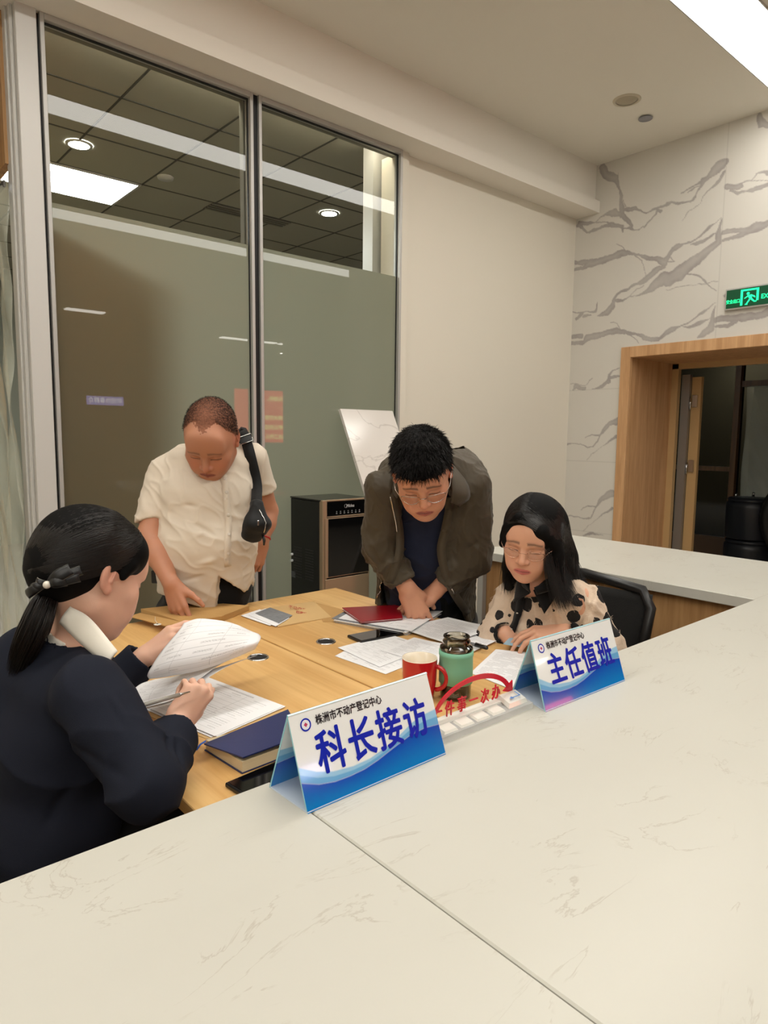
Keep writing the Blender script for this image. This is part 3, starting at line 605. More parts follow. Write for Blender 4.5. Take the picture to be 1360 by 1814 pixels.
t = empty('lounge_chair', (7.0, 2.1, 0), 'black curved lounge chair at the right edge of the doorway', 'chair')
b = MB()
def fn(u, v): return (6.75 + .25 * u - .1 * v, 2.26 + .16 * math.sin(v * 2.6 + .2) - .45 * u, .28 + .62 * v)
b.grid(fn, 8, 14, thick=.04); b.build('backrest', M['black'], t)
b = MB(); b.box(6.65, 7.1, 1.84, 2.28, .30, .38, .02); b.build('seat', M['black'], t)
for (x, y) in ((6.69, 1.89), (7.05, 1.89), (6.69, 2.23), (7.05, 2.23)):
    b = MB(); b.tube([(x, y, 0), (x, y, .30)], .012, 8); b.build('leg', M['black'], t)

# far hall: LED notice board that the glass mirrors
t = empty('led_board', (7.22, -5.3, 0), 'large red LED notice board across the hall, seen mirrored in the glass', 'notice board')
b = MB(); b.box(6.42, 8.03, -5.42, -5.31, 1.12, 2.28, .01); b.build('housing', M['black'], t)
b = MB(); b.box(6.50, 7.95, -5.31, -5.302, 1.18, 2.22); b.build('screen', emit_mat('led_red', (1.0, .04, .02), 4.2), t)
for x_ in (6.60, 7.79):
    b = MB(); b.box(x_, x_ + .06, -5.36, -5.33, 0, 1.12); b.build('leg', M['black'], t)
LED = t
b = MB(); b.box(6.95, 7.45, -3.3, -3.22, 0, 2.0, .01); thing('standing_sign', b, mat('sign_back', (70, 72, 60), .6), 'plain dark standing sign panel in front of the red notice board', 'sign')

# ---- text helper (writing that stands on things)
def text(name, body, M4, size, m, parent, bold=0.0, sx=1.0, extrude=0.0, align='CENTER', world=True, shear=0.0):
    c = bpy.data.curves.new(name, 'FONT'); c.body = body; c.size = size; c.offset = bold; c.extrude = extrude; c.align_x = align; c.align_y = 'CENTER'; c.shear = shear
    c.resolution_u = 3; c.offset = 0.0
    tmp = bpy.data.objects.new('tmp_text', c); COL.objects.link(tmp)
    dg = bpy.context.evaluated_depsgraph_get(); me = bpy.data.meshes.new_from_object(tmp.evaluated_get(dg))
    bpy.data.objects.remove(tmp); bpy.data.curves.remove(c)
    me.name = name; me.transform(Matrix.Diagonal((sx, 1, 1, 1)))
    if bold and not extrude:      # heavier strokes: the glyphs laid over themselves, a hair apart
        vs = [v.co.copy() for v in me.vertices]; fs = [list(p.vertices) for p in me.polygons]; V2, F2 = [], []
        for k, (ax_, ay_) in enumerate(((0, 0), (1, 0), (-1, 0), (0, 1), (0, -1), (.7, .7), (-.7, .7), (.7, -.7), (-.7, -.7))):
            n0 = len(V2); V2 += [v + Vector((ax_ * bold, ay_ * bold, k * .00003)) for v in vs]; F2 += [[n0 + i for i in f] for f in fs]
        me = bpy.data.meshes.new(name); me.from_pydata(V2, [], F2); me.update()
    me.transform(M4)
    return link(name, me, parent, m)
def frame4(o, x, y):
    x = Vector(x).normalized(); y = Vector(y); y = (y - x * y.dot(x)).normalized(); z = x.cross(y)
    m = Matrix((x, y, z)).transposed().to_4x4(); m.translation = Vector(o); return m
ylw = emit_mat('led_yellow', (.8, .8, .25), 7.0)
for i, s_ in enumerate(['1. 请排队取号，有序办', '理业务：', '2. 请保持大厅安静', '3. 请爱护公共设施', '4. 请配合工作人员']):
    text('lettering', s_, frame4((7.90, -5.300, 2.05 - i * .19), (-1, 0, 0), (0, 0, 1)), .105, ylw, LED, align='LEFT', bold=.002)
# small blue LED ticker across the hall
t = empty('led_ticker', (4.05, -5.3, 0), 'small lilac blue LED ticker across the hall, mirrored in the left glass panel', 'notice board')
b = MB(); b.box(3.72, 4.38, -5.36, -5.31, 1.79, 1.98, .004); b.build('housing', M['black'], t)
b = MB(); b.box(3.74, 4.36, -5.31, -5.305, 1.81, 1.96); b.build('screen', emit_mat('ticker_blue', (.50, .45, 1.0), 3.5), t)
b = MB(); b.box(4.02, 4.08, -5.35, -5.32, 0, 1.79); b.build('stand', M['black'], t)
text('lettering', '欢迎办事群众', frame4((4.05, -5.303, 1.885), (-1, 0, 0), (0, 0, 1)), .095, emit_mat('ticker_white', (1, 1, 1), 7.0), t)
# exit sign on the marble
t = empty('exit_sign', (MX - .02, 1.96, 2.23), 'green emergency exit sign on the marble wall', 'exit sign')
b = MB(); b.box(MX - .030, MX - .001, 1.765, 2.097, 2.228, 2.371, .003); b.build('frame', M['alu'], t)
b = MB(); b.box(MX - .033, MX - .030, 1.776, 2.086, 2.239, 2.360); b.build('face', mat('sign_green', (8, 48, 30), .3, emit=(8, 80, 46), es=.3), t)
gm = emit_mat('sign_glow', s2l((40, 255, 150)), 1.1); fx = MX - .0345
def pic(poly):
    b.add([(fx, 1.935 - p[0], 2.30 + p[1]) for p in poly], [tuple(range(len(poly)))])
b = MB()
pic([(-.058, -.052), (-.043, -.052), (-.043, .040), (-.058, .052)]); pic([(-.058, .052), (-.043, .040), (.043, .040), (.058, .052)]); pic([(.043, -.030), (.058, -.030), (.058, .052), (.043, .040)])
b.add([(fx, 1.935 + .010 - .010 * math.cos(a * PI / 6), 2.322 + .010 * math.sin(a * PI / 6)) for a in range(12)], [tuple(range(12))])
pic([(-.012, .010), (.012, .014), (.016, -.010), (-.002, -.014)]); pic([(-.012, .010), (-.034, -.006), (-.031, -.011), (-.006, .003)])
pic([(.012, .014), (.034, .002), (.038, -.010), (.031, -.008), (.012, .004)]); pic([(-.002, -.014), (-.022, -.044), (-.013, -.047), (.008, -.018)])
pic([(.004, -.010), (.016, -.010), (.034, -.030), (.046, -.030), (.046, -.038), (.030, -.038), (.012, -.024)]); pic([(-.026, -.044), (-.010, -.046), (-.010, -.052), (-.028, -.050)])
b.build('running_figure', gm, t)
text('lettering', '安全出口', frame4((fx, 2.040, 2.280), (0, -1, 0), (0, 0, 1)), .029, gm, t, bold=.0006, sx=.78)
text('lettering', 'EXIT', frame4((fx, 1.824, 2.290), (0, -1, 0), (0, 0, 1)), .042, gm, t, bold=.0010, sx=.9)

# ================================================================== COUNTER
CZ = .8824
SX = .457
b = MB(); b.box(-1.6, SX - .0008, -.02, .756, CZ - .034, CZ, .002)
thing('countertop', b, M['quartz'], 'cream veined stone countertop, left slab in the foreground', 'countertop')
b = MB(); b.box(SX + .0008, 2.80, -.02, .756, CZ - .034, CZ, .002)
thing('countertop', b, M['quartz'], 'cream veined stone countertop, right slab carrying the acrylic signs', 'countertop')
b = MB(); b.box(2.104, 2.80, .7575, 1.845, CZ - .034, CZ, .002)
thing('countertop', b, [M['quartz']], 'cream veined stone countertop of the side wing behind the seated woman in dots', 'countertop')
b = MB(); b.box(-1.6, 2.74, .06, .70, 0, CZ - .035); thing('counter_base', b, M['panel_wood'], 'oak panelled base of the long front counter', 'counter base')
b = MB(); b.box(2.13, 2.77, .702, 1.82, 0, CZ - .035); thing('counter_base', b, M['panel_wood'], 'oak panelled base of the side counter wing behind the office chair', 'counter base')
b = MB(); b.box(2.104, 2.128, 1.80, 1.83, 0, CZ - .036, .001); thing('end_strip', b, M['alu'], 'grey metal end strip on the corner of the side counter', 'edge strip')

# ================================================================== DESKS
def desk(x0, x1, y0, y1, lab):
    t = empty('office_desk', ((x0 + x1) / 2, (y0 + y1) / 2, 0), lab, 'desk', 'two oak desks pushed together')
    b = MB(); b.box(x0, x1, y0, y1, .725, .75, .0015); b.build('desktop', M['desk_wood'], t)
    for ya, yb in ((y0 + .02, y0 + .045), (y1 - .045, y1 - .02)):
        b = MB(); b.box(x0 + .03, x1 - .03, ya, yb, 0, .725); b.build('side_panel', M['desk_wood'], t)
    b = MB(); b.box(x0 + .28, x0 + .30, y0 + .045, y1 - .045, .25, .725); b.build('modesty_panel', M['desk_wood'], t)
    return t
d1 = desk(.445, 1.0025, .90, 2.103, 'left oak desk of the pair, in front of the woman in the dark blazer')
d2 = desk(1.0085, 1.576, .90, 2.103, 'right oak desk of the pair, under the piles of papers')
for t, (x, y) in ((d1, (.907, 1.558)), (d2, (1.132, 1.557))):
    b = MB(); b.lathe((x, y, .7502), [(.0235, .0005), (.0245, .0022), (.027, .0028), (.0295, .0005), (.0295, 0)], 36); g = b.build('cable_grommet', M['chrome'], t)
    b = MB(); b.lathe((x, y, .7502), [(0, .0006), (.0235, .0008)], 36); b.build('opening', M['black_matt'], g)

# ================================================================== PAPER THINGS
def quad_uv(name, corners, m, parent=None, thick=.0004, lift=None, n=12, world=True):
    """a sheet through four corners (TL, TR, BR, BL as one reads it), with a UV map"""
    tl, tr, br, bl = [Vector(c) for c in corners]; vs = []; uvs = []
    for i in range(n + 1):
        for j in range(n + 1):
            u, v = i / n, j / n
            p = bl * (1 - u) * (1 - v) + br * u * (1 - v) + tr * u * v + tl * (1 - u) * v
            if lift: p = p + Vector(lift(u, v))
            vs.append(p); uvs.append((u, v))
    w = n + 1; fs = [(i * w + j, (i + 1) * w + j, (i + 1) * w + j + 1, i * w + j + 1) for i in range(n) for j in range(n)]
    k = len(vs); nr = (br - bl).cross(tl - bl).normalized()
    vs2 = [v - nr * thick for v in vs]
    fs2 = fs + [tuple(k + q for q in f[::-1]) for f in fs]
    for i in range(n):
        fs2 += [(i * w, k + i * w, k + (i + 1) * w, (i + 1) * w), ((i + 1) * w + n, k + (i + 1) * w + n, k + i * w + n, i * w + n), (i + 1, k + i + 1, k + i, i), (n * w + i, k + n * w + i, k + n * w + i + 1, n * w + i + 1)]
    me = bpy.data.meshes.new(name); me.from_pydata(vs + vs2, [], fs2); me.update()
    uvl = me.uv_layers.new(name='UV'); al = uvs + uvs
    for l in me.loops: uvl.data[l.index].uv = al[l.vertex_index]
    return link(name, me, parent, m, smooth=False)
def P3(p, z): return (p[0], p[1], z)
def sheet(name, cs, z, m, lab, cat='paper', group=None, curl=0.0, thick=.0004, n=12):
    """corner list in reading order; curl lifts the far corner"""
    cs = [(c[0], c[1], z) for c in cs]
    o = quad_uv(name, cs, m, thick=thick, lift=(lambda u, v: (0, 0, curl * max(0, u + v - 1.1) ** 2 + .0006 * math.sin(u * 5 + v * 4) ** 2)) if curl else None, n=n)
    tag(o, lab, cat, group); base_origin(o); return o
G1 = 'loose papers on the right desk'
sheet('printed_sheet', [(1.256,1.506,0.75), (1.232,1.263,0.75), (1.088,1.241,0.75), (1.073,1.435,0.75)], .7515, M['head'], 'headed white sheet lying lowest at the near left of the paper spread', 'paper', G1)
sheet('printed_form', [(1.317,1.486,0.75), (1.328,1.323,0.75), (1.106,1.286,0.75), (1.12,1.485,0.75)], .7532, M['form'], 'white form with a ruled table, beside the black phone', 'paper', G1, .004)
sheet('printed_sheet', [(1.351,1.415,0.75), (1.373,1.3,0.75), (1.214,1.187,0.75), (1.195,1.385,0.75)], .7548, M['sheet'], 'white text sheet overlapping the ruled form, left of the glass bottle', 'paper', G1, .003)
sheet('printed_sheet', [(1.543,1.334,0.75), (1.563,1.243,0.75), (1.37,1.212,0.75), (1.383,1.36,0.75)], .7555, M['sheet'], 'white sheet with the pen lying on it', 'paper', G1, .002)
sheet('printed_sheet', [(1.579,1.495,0.757), (1.599,1.305,0.757), (1.373,1.305,0.757), (1.369,1.506,0.757)], .7600, M['sheet'], 'closely printed sheet on top, reaching toward the woman in dots', 'paper', G1, .006)
sheet('printed_sheet', [(1.461,1.195,0.75), (1.527,1.085,0.75), (1.252,0.974,0.75), (1.261,1.111,0.75)], .7515, M['sheet'], 'white text sheet between the green bottle and the right hand sign', 'paper', G1, .002)
G2 = 'papers in front of the woman in the blazer'
sheet('kraft_folder', [(0.716,1.54,0.75), (0.761,1.207,0.75), (0.578,1.181,0.75), (0.518,1.422,0.75)], .7510, M['kraft2'], 'pale brown folder under the papers in front of the woman in the blazer', 'folder', None, 0, .001)
for k, (dx, dz, lab) in enumerate([(-.006, .7522, 'lowest sheet of the pile in front of the woman in the blazer'), (.004, .7534, 'middle sheet of the pile in front of the woman in the blazer'), (0, .7546, 'stamped form on top of the pile in front of the woman in the blazer')]):
    cs = [(0.722,1.53,0.75), (0.776,1.226,0.75), (0.59,1.184,0.75), (0.533,1.45,0.75)]
    sheet('printed_form', [(c[0] + dx, c[1] - dx * .7, 0) for c in cs], dz, M['form'] if k == 2 else M['plain'], lab, 'paper', G2)
# stack of papers under the red certificate
st = [(1.376,1.754,0.75), (1.601,1.556,0.75), (1.359,1.452,0.75), (1.275,1.702,0.75)]
rng = random.Random(11)
names = ['lowest', 'second', 'third', 'fourth', 'fifth', 'sixth', 'seventh', 'topmost']
for k in range(8):
    dx, dy = rng.uniform(-.012, .012), rng.uniform(-.012, .012)
    sheet('document', [(c[0] + dx, c[1] + dy, 0) for c in st], .7518 + k * .0021, M['head'] if k == 7 else (M['idcopy'] if k == 6 else M['plain']),
          names[k] + ' document of the stack under the red certificate', 'document', 'documents stacked under the red certificate', 0, .0016)
t = empty('certificate', (1.384,1.652,0.77), 'dark red certificate booklet on top of the document stack', 'certificate')
rc = [(1.34,1.752,0.77), (1.519,1.666,0.77), (1.422,1.543,0.77), (1.291,1.59,0.77)]
def book(corners, z0, z1, z2, tilt=0.0):
    pass
def slab(poly, z0, z1, name, m, parent, dz=None):
    b = MB(); n = len(poly); dz = dz or [0] * n
    vs = [(p[0], p[1], z0 + d) for p, d in zip(poly, dz)] + [(p[0], p[1], z1 + d) for p, d in zip(poly, dz)]
    b.add(vs, [tuple(range(n))[::-1], tuple(range(n, 2 * n))] + [(i, (i + 1) % n, n + (i + 1) % n, n + i) for i in range(n)])
    return b.build(name, m, parent, fixn=True)
slab(rc, .7695, .7705, 'back_cover', M['redcover'], t); 
slab([(Vector(p[:2]) * .97 + Vector((sum(q[0] for q in rc) / 4, sum(q[1] for q in rc) / 4)) * .03).to_tuple() for p in rc], .7706, .7734, 'inner_pages', M['plain'], t)
slab(rc, .7735, .7750, 'front_cover', M['redcover'], t, [.004, .003, 0, 0])
# kraft envelope with photocopies
E1 = empty('kraft_envelope', (1.249,1.837,0.75), 'open pale kraft envelope lying in the middle of the desks', 'envelope')
slab([(1.209,1.992,0.75), (1.379,1.97,0.75), (1.301,1.759,0.75), (1.101,1.768,0.75)], .7505, .7520, 'body', M['kraft2'], E1)
slab([(1.101,1.768,0.75), (1.235,1.867,0.75), (1.213,1.768,0.75)], .7522, .7530, 'flap', M['kraft2'], E1)
for i, (q, s_) in enumerate([((530, 1082), 6), ((538, 1085), 4)]): pass
red_ink = mat('red_ink', (170, 74, 50), .7)
text('lettering', '不动产登记', frame4((1.274,1.905,0.753), (0.83,-0.4933,-0.2602), (0.7885,0.4548,0.414)), .016, red_ink, E1, bold=.0003)
text('lettering', '档案袋', frame4((1.25,1.858,0.753), (0.83,-0.4933,-0.2602), (0.7885,0.4548,0.414)), .013, red_ink, E1, bold=.0003)
E2 = empty('kraft_envelope', (1.307,1.773,0.75), 'second kraft envelope tucked under the document stack', 'envelope')
slab([(1.374,1.963,0.75), (1.391,1.818,0.75), (1.304,1.687,0.75), (1.248,1.732,0.75)], .7503, .7512, 'body', M['kraft'], E2)
sheet('photocopy', [(1.201,1.979,0.75), (1.205,1.845,0.75), (1.12,1.793,0.75), (1.124,1.946,0.75)], .7560, M['idcopy'], 'grey photocopy on top of the slips by the open envelope', 'paper', 'slips beside the open envelope')
sheet('paper_slip', [(1.185,1.982,0.75), (1.183,1.827,0.75), (1.095,1.772,0.75), (1.096,1.941,0.75)], .7545, M['plain'], 'white slip just under the grey photocopy', 'paper', 'slips beside the open envelope')
sheet('paper_slip', [(1.166,1.988,0.75), (1.168,1.831,0.75), (1.088,1.794,0.75), (1.076,1.958,0.75)], .7532, M['plain'], 'lower white slip reaching left of the photocopy', 'paper', 'slips beside the open envelope')
# kraft document bag with string button
K = empty('document_bag', (0.971,2.077,0.75), 'brown kraft document bag with string button at the far desk edge', 'document bag')
slab([(0.833,2.188,0.75), (1.035,2.146,0.765), (1.134,2.004,0.75), (0.994,1.935,0.75), (0.87,1.954,0.75)], .7505, .7685, 'body', M['kraft'], K)
slab([(0.765,2.111,0.75), (0.808,2.13,0.77), (0.87,1.936,0.77), (0.809,1.94,0.75)], .7686, .7710, 'flap', M['kraft'], K)
b = MB(); c = (0.796,1.962,0.772); b.lathe(c, [(0, .0014), (.0032, .0014), (.0035, .0006), (.0105, .0006), (.011, 0)], 24); g = b.build('string_button', mat('white_card', (226, 222, 210), .6), K)
b = MB(); b.lathe((c[0], c[1], c[2] + .0015), [(0, .0012), (.0026, .001), (.003, 0)], 16); b.build('eyelet', M['black'], g)
b = MB(); c2 = (0.821,2.04,0.774); b.tube([(c[0], c[1], c[2] + .003), ((c[0] + c2[0]) / 2 - .004, (c[1] + c2[1]) / 2, c[2] + .003), (c2[0], c2[1], c[2] + .002)], .0007, 6); b.build('string', mat('string_white', (216, 210, 196), .8), K)
# navy notebook
NB = empty('notebook', (0.626,1.116,0.75), 'navy blue notebook with cream pages lying between the blazer sleeve and the sign', 'notebook')
nb = [(0.55,1.148,0.75), (0.56,1.022,0.75), (0.694,1.029,0.75), (0.725,1.139,0.77)]
slab(nb, .7505, .7525, 'back_cover', M['bluecover'], NB)
ctr = Vector((sum(q[0] for q in nb) / 4, sum(q[1] for q in nb) / 4))
slab([(Vector(p[:2]) * .97 + ctr * .03).to_tuple() for p in nb], .7526, .7720, 'page_block', M['pages'], NB)
slab([(0.539,1.126,0.774), (0.562,1.021,0.774), (0.691,1.024,0.774), (0.746,1.161,0.774)], .7735, .7760, 'front_cover', M['bluecover'], NB, [.0, .006, .008, .0])
b = MB(); q = (0.553,1.158,0.752); b.tube([(q[0] + .01, q[1], .765), (q[0] - .006, q[1], .760), (q[0] - .016, q[1] - .003, .753)], .002, 6); b.build('ribbon_marker', mat('ribbon_blue', (30, 90, 190), .5), NB)
# black phones
def phone(c, ang, lab, l=.155, w=.075):
    t = empty('mobile_phone', c, lab, 'phone', 'black phones on the desks'); R = Matrix.Rotation(ang, 3, 'Z')
    b = MB(); b.obox((c[0], c[1], c[2] + .004), (l, w, .008), R, .0025); b.build('case', M['black'], t)
    b = MB(); b.obox((c[0], c[1], c[2] + .0084), (l - .008, w - .008, .0008), R); b.build('screen', M['black_gloss'], t)
phone((1.278, 1.505, .7505), -.10, 'black phone half hidden under the document stack')
phone((.600, .965, .7505), .1, 'black phone lying behind the left sign at the counter edge', .16, .09)
# pens
def pen(a, c, lab, m=None, group=None, fat=1.0):
    a = Vector(a); c = Vector(c); t = empty('gel_pen', tuple(a), lab, 'pen', group); d = (c - a).normalized()
    b = MB(); b.tube([a, a + d * .085], .0048 * fat, 12); b.build('barrel', m or M['penclear'], t)
    b = MB(); b.tube([a + d * .002, a + d * .080], .0028 * fat, 8); b.build('refill', M['black'], t)
    b = MB(); b.tube([a - d * .022, a - d * .004, a], [.0012, .003 * fat, .0048 * fat], 10); b.build('tip', M['chrome'], t)
    b = MB(); b.tube([a + d * .085, a + d * .122, a + d * .126], [.0056 * fat, .0056 * fat, .004 * fat], 12); b.build('cap', M['black'], t)
    b = MB(); s_ = Vector((0, 0, .0065)); b.tube([a + d * .12 + s_, a + d * .085 + s_], .0013, 6); b.build('clip', M['chrome'], t)
M['penclear'] = mat('smoky_plastic', (96, 96, 98), .2)
a = (1.402,1.311,0.765); c = (1.412,1.208,0.765); pen((a[0], a[1], .7665), (c[0], c[1], .7665), 'gel pen lying on the papers before the woman in dots')

# ================================================================== MUG AND BOTTLE
t = empty('mug', (1.045, 1.075, .75), 'red mug with cream inside standing behind the left sign', 'mug')
M['mugred'] = mat('mug_red', (190, 22, 34), .18, coat=.5); M['mugin'] = mat('mug_cream', (226, 212, 190), .25)
c0 = (1.045, 1.075, .7505)
b = MB(); b.lathe(c0, [(.001, 0), (.030, 0), (.034, .006), (.039, .045), (.0405, .096)], 40); b.build('body', M['mugred'], t)
b = MB(); b.lathe(c0, [(.0405, .096), (.0400, .0975), (.0375, .097), (.036, .045), (.030, .008), (0, .006)], 40); b.build('inside', M['mugin'], t)
b = MB(); dv = (0.5756,-0.8168,0.0376)
pts = []
for k in range(13):
    a = -PI * .5 + PI * k / 12; r = .026
    pts.append((c0[0] + dv[0] * (.037 + r * math.cos(a)), c0[1] + dv[1] * (.037 + r * math.cos(a)), c0[2] + .052 + .027 * math.sin(a)))
b.tube(pts, .0052, 10); b.build('handle', M['mugred'], t)
b = MB(); b.lathe(c0, [(0, .06), (.036, .06)], 32); b.build('tea', mat('pale_tea', (196, 176, 142), .08), t)

t = empty('glass_bottle', (1.118, 1.030, .75), 'open glass tea bottle in a mint green sleeve', 'bottle')
c0 = (1.118, 1.030, .7505)
M['bglass'] = glass_mat('bottle_glass', (.80, .76, .66), refl=1.6, ior=1.5); M['mint'] = mat('mint_silicone', (124, 186, 156), .6)
M['tea'] = mat('dark_tea', (70, 42, 22), .1)
b = MB(); b.lathe(c0, [(0, 0), (.033, 0), (.0365, .006), (.037, .09), (.0365, .101), (.034, .108), (.0375, .112), (.0385, .1165), (.037, .121), (.031, .124), (.030, .128), (.032, .131), (.032, .134), (.030, .137), (.0295, .141), (.031, .1435), (.030, .1455), (.028, .1455), (.027, .128), (.033, .115), (.034, .1), (.034, .008), (0, .004)], 48); b.build('glass', M['bglass'], t)
b = MB(); b.lathe(c0, [(.0374, .036), (.0388, .037), (.0392, .070), (.0386, .098), (.0400, .101), (.0395, .112), (.0376, .112)], 48); b.build('sleeve', M['mint'], t)
b = MB(); b.lathe(c0, [(0, .007), (.033, .009), (.0335, .108), (.0, .1085)], 40); b.build('tea', M['tea'], t)

# ================================================================== ACRYLIC SIGNS
def lerp3(a, c, t): return tuple(a[i] * (1 - t) + c[i] * t for i in range(3))
def interp(x, xs, ys):
    return float(np.interp(x, xs, ys))
def art(u, v):
    """printed artwork: white sheet over blue waves"""
    low = interp(u, (0, .1, .2, .3, .4, .5, .62, .75, .88, 1), (.31, .235, .20, .195, .205, .24, .30, .36, .385, .365))
    hi = interp(u, (0, .1, .2, .33, .45, .62, .72, .8, .9, 1), (.46, .36, .30, .275, .285, .355, .43, .49, .53, .545))
    white = (.81, .81, .80)
    c_lo = s2l((0, 122, 196)); c_hi = s2l((16, 66, 176)); band = s2l((104, 166, 212)); pale = s2l((150, 196, 226))
    aa = .012
    col = white
    def over(c, edge, w=aa):
        k = min(1, max(0, (edge - v) / w + .5)); return k
    k = over(col, hi); col = lerp3(col, pale, k)
    mm = (low + hi) / 2; k = over(col, mm); col = lerp3(col, band, k)
    # fine light line riding on the deep blue
    k = over(col, low); deep = lerp3(c_lo, c_hi, min(1, max(0, v / max(low, .05)) ** 1.3)); col = lerp3(col, deep, k)
    ln = abs(v - (low - .004)); col = lerp3(col, (.75, .85, .9), .5 * max(0, 1 - ln / .008))
    return col
M['print'] = vcol_mat('printed_card', rough=.10, spec=.5, coat=.6)
M['acryl'] = mat('acrylic_edge', (150, 205, 215), .1)
ARTC = {}
def art_sheet(name, o, ux, vy, w, h, parent, thick, flip=False):
    nu, nv = 360, 150; o, ux, vy = Vector(o), Vector(ux), Vector(vy)
    I, J = np.meshgrid(np.arange(nu + 1) / nu, np.arange(nv + 1) / nv, indexing='ij'); I = I.ravel(); J = J.ravel()
    V = np.array(o)[None] + I[:, None] * np.array(ux)[None] * w + J[:, None] * np.array(vy)[None] * h
    if flip not in ARTC: ARTC[flip] = np.array([art(1 - a if flip else a, c) for a, c in zip(I, J)])
    C = ARTC[flip]
    i, j = np.meshgrid(np.arange(nu), np.arange(nv), indexing='ij'); a = (i * (nv + 1) + j).ravel(); F = np.stack([a, a + nv + 1, a + nv + 2, a + 1], 1)
    return link(name, np_mesh(name, V, F, C), parent, M['print'])
deepblue = mat('sign_blue_ink', (12, 34, 165), .35, spec=.2); blackink = mat('sign_black_ink', (24, 22, 26), .3); M['basewhite'] = mat('sign_base', (196, 208, 224), .12, coat=.4)
def tent_sign(o, dx, dyv, w, d, h, head, lab):
    """o = front left foot, dx = along the front, dyv = towards the back"""
    o = Vector(o); dx = Vector(dx).normalized(); dy = Vector(dyv).normalized(); up = Vector((0, 0, 1))
    t = empty('tent_sign', tuple(o + dx * w / 2 + dy * d / 2), lab, 'desk sign', 'acrylic tent signs on the counter')
    th = .0022
    top = o + dy * d * .50 + up * h; back = o + dy * d
    vf = (top - o); hf = vf.length; vf.normalize(); nf = dx.cross(vf).normalized()          # outward of front
    vb = (top - back); hb = vb.length; vb.normalize(); nb = vb.cross(dx).normalized()
    def plate(name, a, v, hh, n):
        b = MB(); b.add([a, a + dx * w, a + dx * w + v * hh, a + v * hh, a - n * th, a + dx * w - n * th, a + dx * w + v * hh - n * th, a + v * hh - n * th],
                        [(0, 1, 2, 3), (7, 6, 5, 4), (0, 4, 5, 1), (1, 5, 6, 2), (2, 6, 7, 3), (3, 7, 4, 0)])
        return b.build(name, M['acryl'], t, fixn=True)
    pf = plate('front_panel', o, vf, hf, nf); pb = plate('back_panel', back, vb, hb, nb)
    b = MB(); b.prism([o + up * .0002, o + dx * w + up * .0002, back + dx * w + up * .0002, back + up * .0002], up * th); b.build('base_panel', M['basewhite'], t, fixn=True)
    art_sheet('front_print', o + nf * .0004, dx, vf, w, hf, pf, 0)
    art_sheet('back_print', back + dx * w + nb * .0004, -dx, vb, w, hb, pb, 0)
    art_sheet('back_inside_print', back - nb * (th + .0004), dx, vb, w, hb, pb, 0, flip=True)
    def on(u, v): return o + dx * (u * w) + vf * (v * hf) + nf * .0010
    for k, ch in enumerate(head):
        text('lettering', ch, frame4(on(.215 + k * .205, .49), dx, vf), .057, deepblue, pf, bold=.0013, sx=.82)
    text('caption', '株洲市不动产登记中心', frame4(on(.385, .855), dx, vf), .0135, blackink, pf, bold=.0003, sx=.84)
    b = MB(); c = on(.092, .850); Mx = frame4(c, dx, vf).to_3x3()
    b.lathe(c, [(.0063, .0002), (.0082, .0002)], 28, Mx, mi=0); b.lathe(c, [(0, .0001), (.0061, .0001)], 28, Mx, mi=1); b.lathe(c, [(0, .0003), (.0030, .0003)], 4, Mx, mi=2)
    b.build('emblem', [deepblue, mat('emblem_white', (226, 226, 232), .4), mat('emblem_red', (180, 50, 90), .4)], pf)
    return t
tent_sign((.450, .657, CZ), (1, .006, 0), (-.03, 1, 0), .247, .086, .114, '科长接访', 'left blue and white tent sign, nearer the camera, beside the navy notebook')
tent_sign((.940, .656, CZ), (1, -.03, 0), (.30, 1, 0), .245, .100, .112, '主任值班', 'right blue and white tent sign standing before the seated woman in dots')
# keyboard-like acrylic stand with red arrow
t = empty('acrylic_stand', (.84, .712, CZ), 'clear acrylic keyboard shaped stand with red arrow between the two tent signs', 'desk stand')
mm, nt, bs = newmat('clear_acrylic'); bs.inputs['Base Color'].default_value = (.82, .82, .80, 1); bs.inputs['Roughness'].default_value = .08; bs.inputs['Alpha'].default_value = .45; M['acrblock'] = mm; M['keywhite'] = mat('frosted_key', (226, 224, 216), .25, coat=.3); M['sred'] = mat('sign_red', (200, 24, 44), .25)
ex = Vector((1, -.015, 0)).normalized(); ey = Vector((.25, 1, 0)).normalized(); o0 = Vector((.712, .684, CZ + .0003))
def q(a, c, z): return o0 + ex * a + ey * c + Vector((0, 0, z))
b = MB(); b.prism([q(0, 0, 0), q(.225, 0, 0), q(.225, .056, 0), q(0, .056, 0)], (0, 0, .010)); b.build('base_block', M['acrblock'], t, fixn=True)
b = MB(); b.prism([q(.002, .034, .0102), q(.223, .034, .0102), q(.223, .054, .0102), q(.002, .054, .0102)], (0, 0, .003)); b.build('base_strip', M['keywhite'], t, fixn=True)
for k in range(4):
    b = MB(); x = .012 + k * .038
    lo = [q(x, .005, .0102), q(x + .031, .005, .0102), q(x + .031, .031, .0102), q(x, .031, .0102)]; cen = sum(lo, Vector()) / 4
    hi = [(p - cen) * .84 + cen + Vector((0, 0, .0035)) for p in lo]
    b.add(lo + hi, [(3, 2, 1, 0), (4, 5, 6, 7), (0, 1, 5, 4), (1, 2, 6, 5), (2, 3, 7, 6), (3, 0, 4, 7)]); b.build('key', M['keywhite'], t)
b = MB(); lo = [q(.168, .008, .0102), q(.218, .008, .0102), q(.222, .046, .0135), q(.172, .046, .0135)]; cen = sum(lo, Vector()) / 4
hi = [(p - cen) * .86 + cen + Vector((0, 0, .007)) for p in lo]
b.add(lo + hi, [(3, 2, 1, 0), (4, 5, 6, 7), (0, 1, 5, 4), (1, 2, 6, 5), (2, 3, 7, 6), (3, 0, 4, 7)]); ek = b.build('enter_key', M['keywhite'], t)
b = MB(); za = .0215
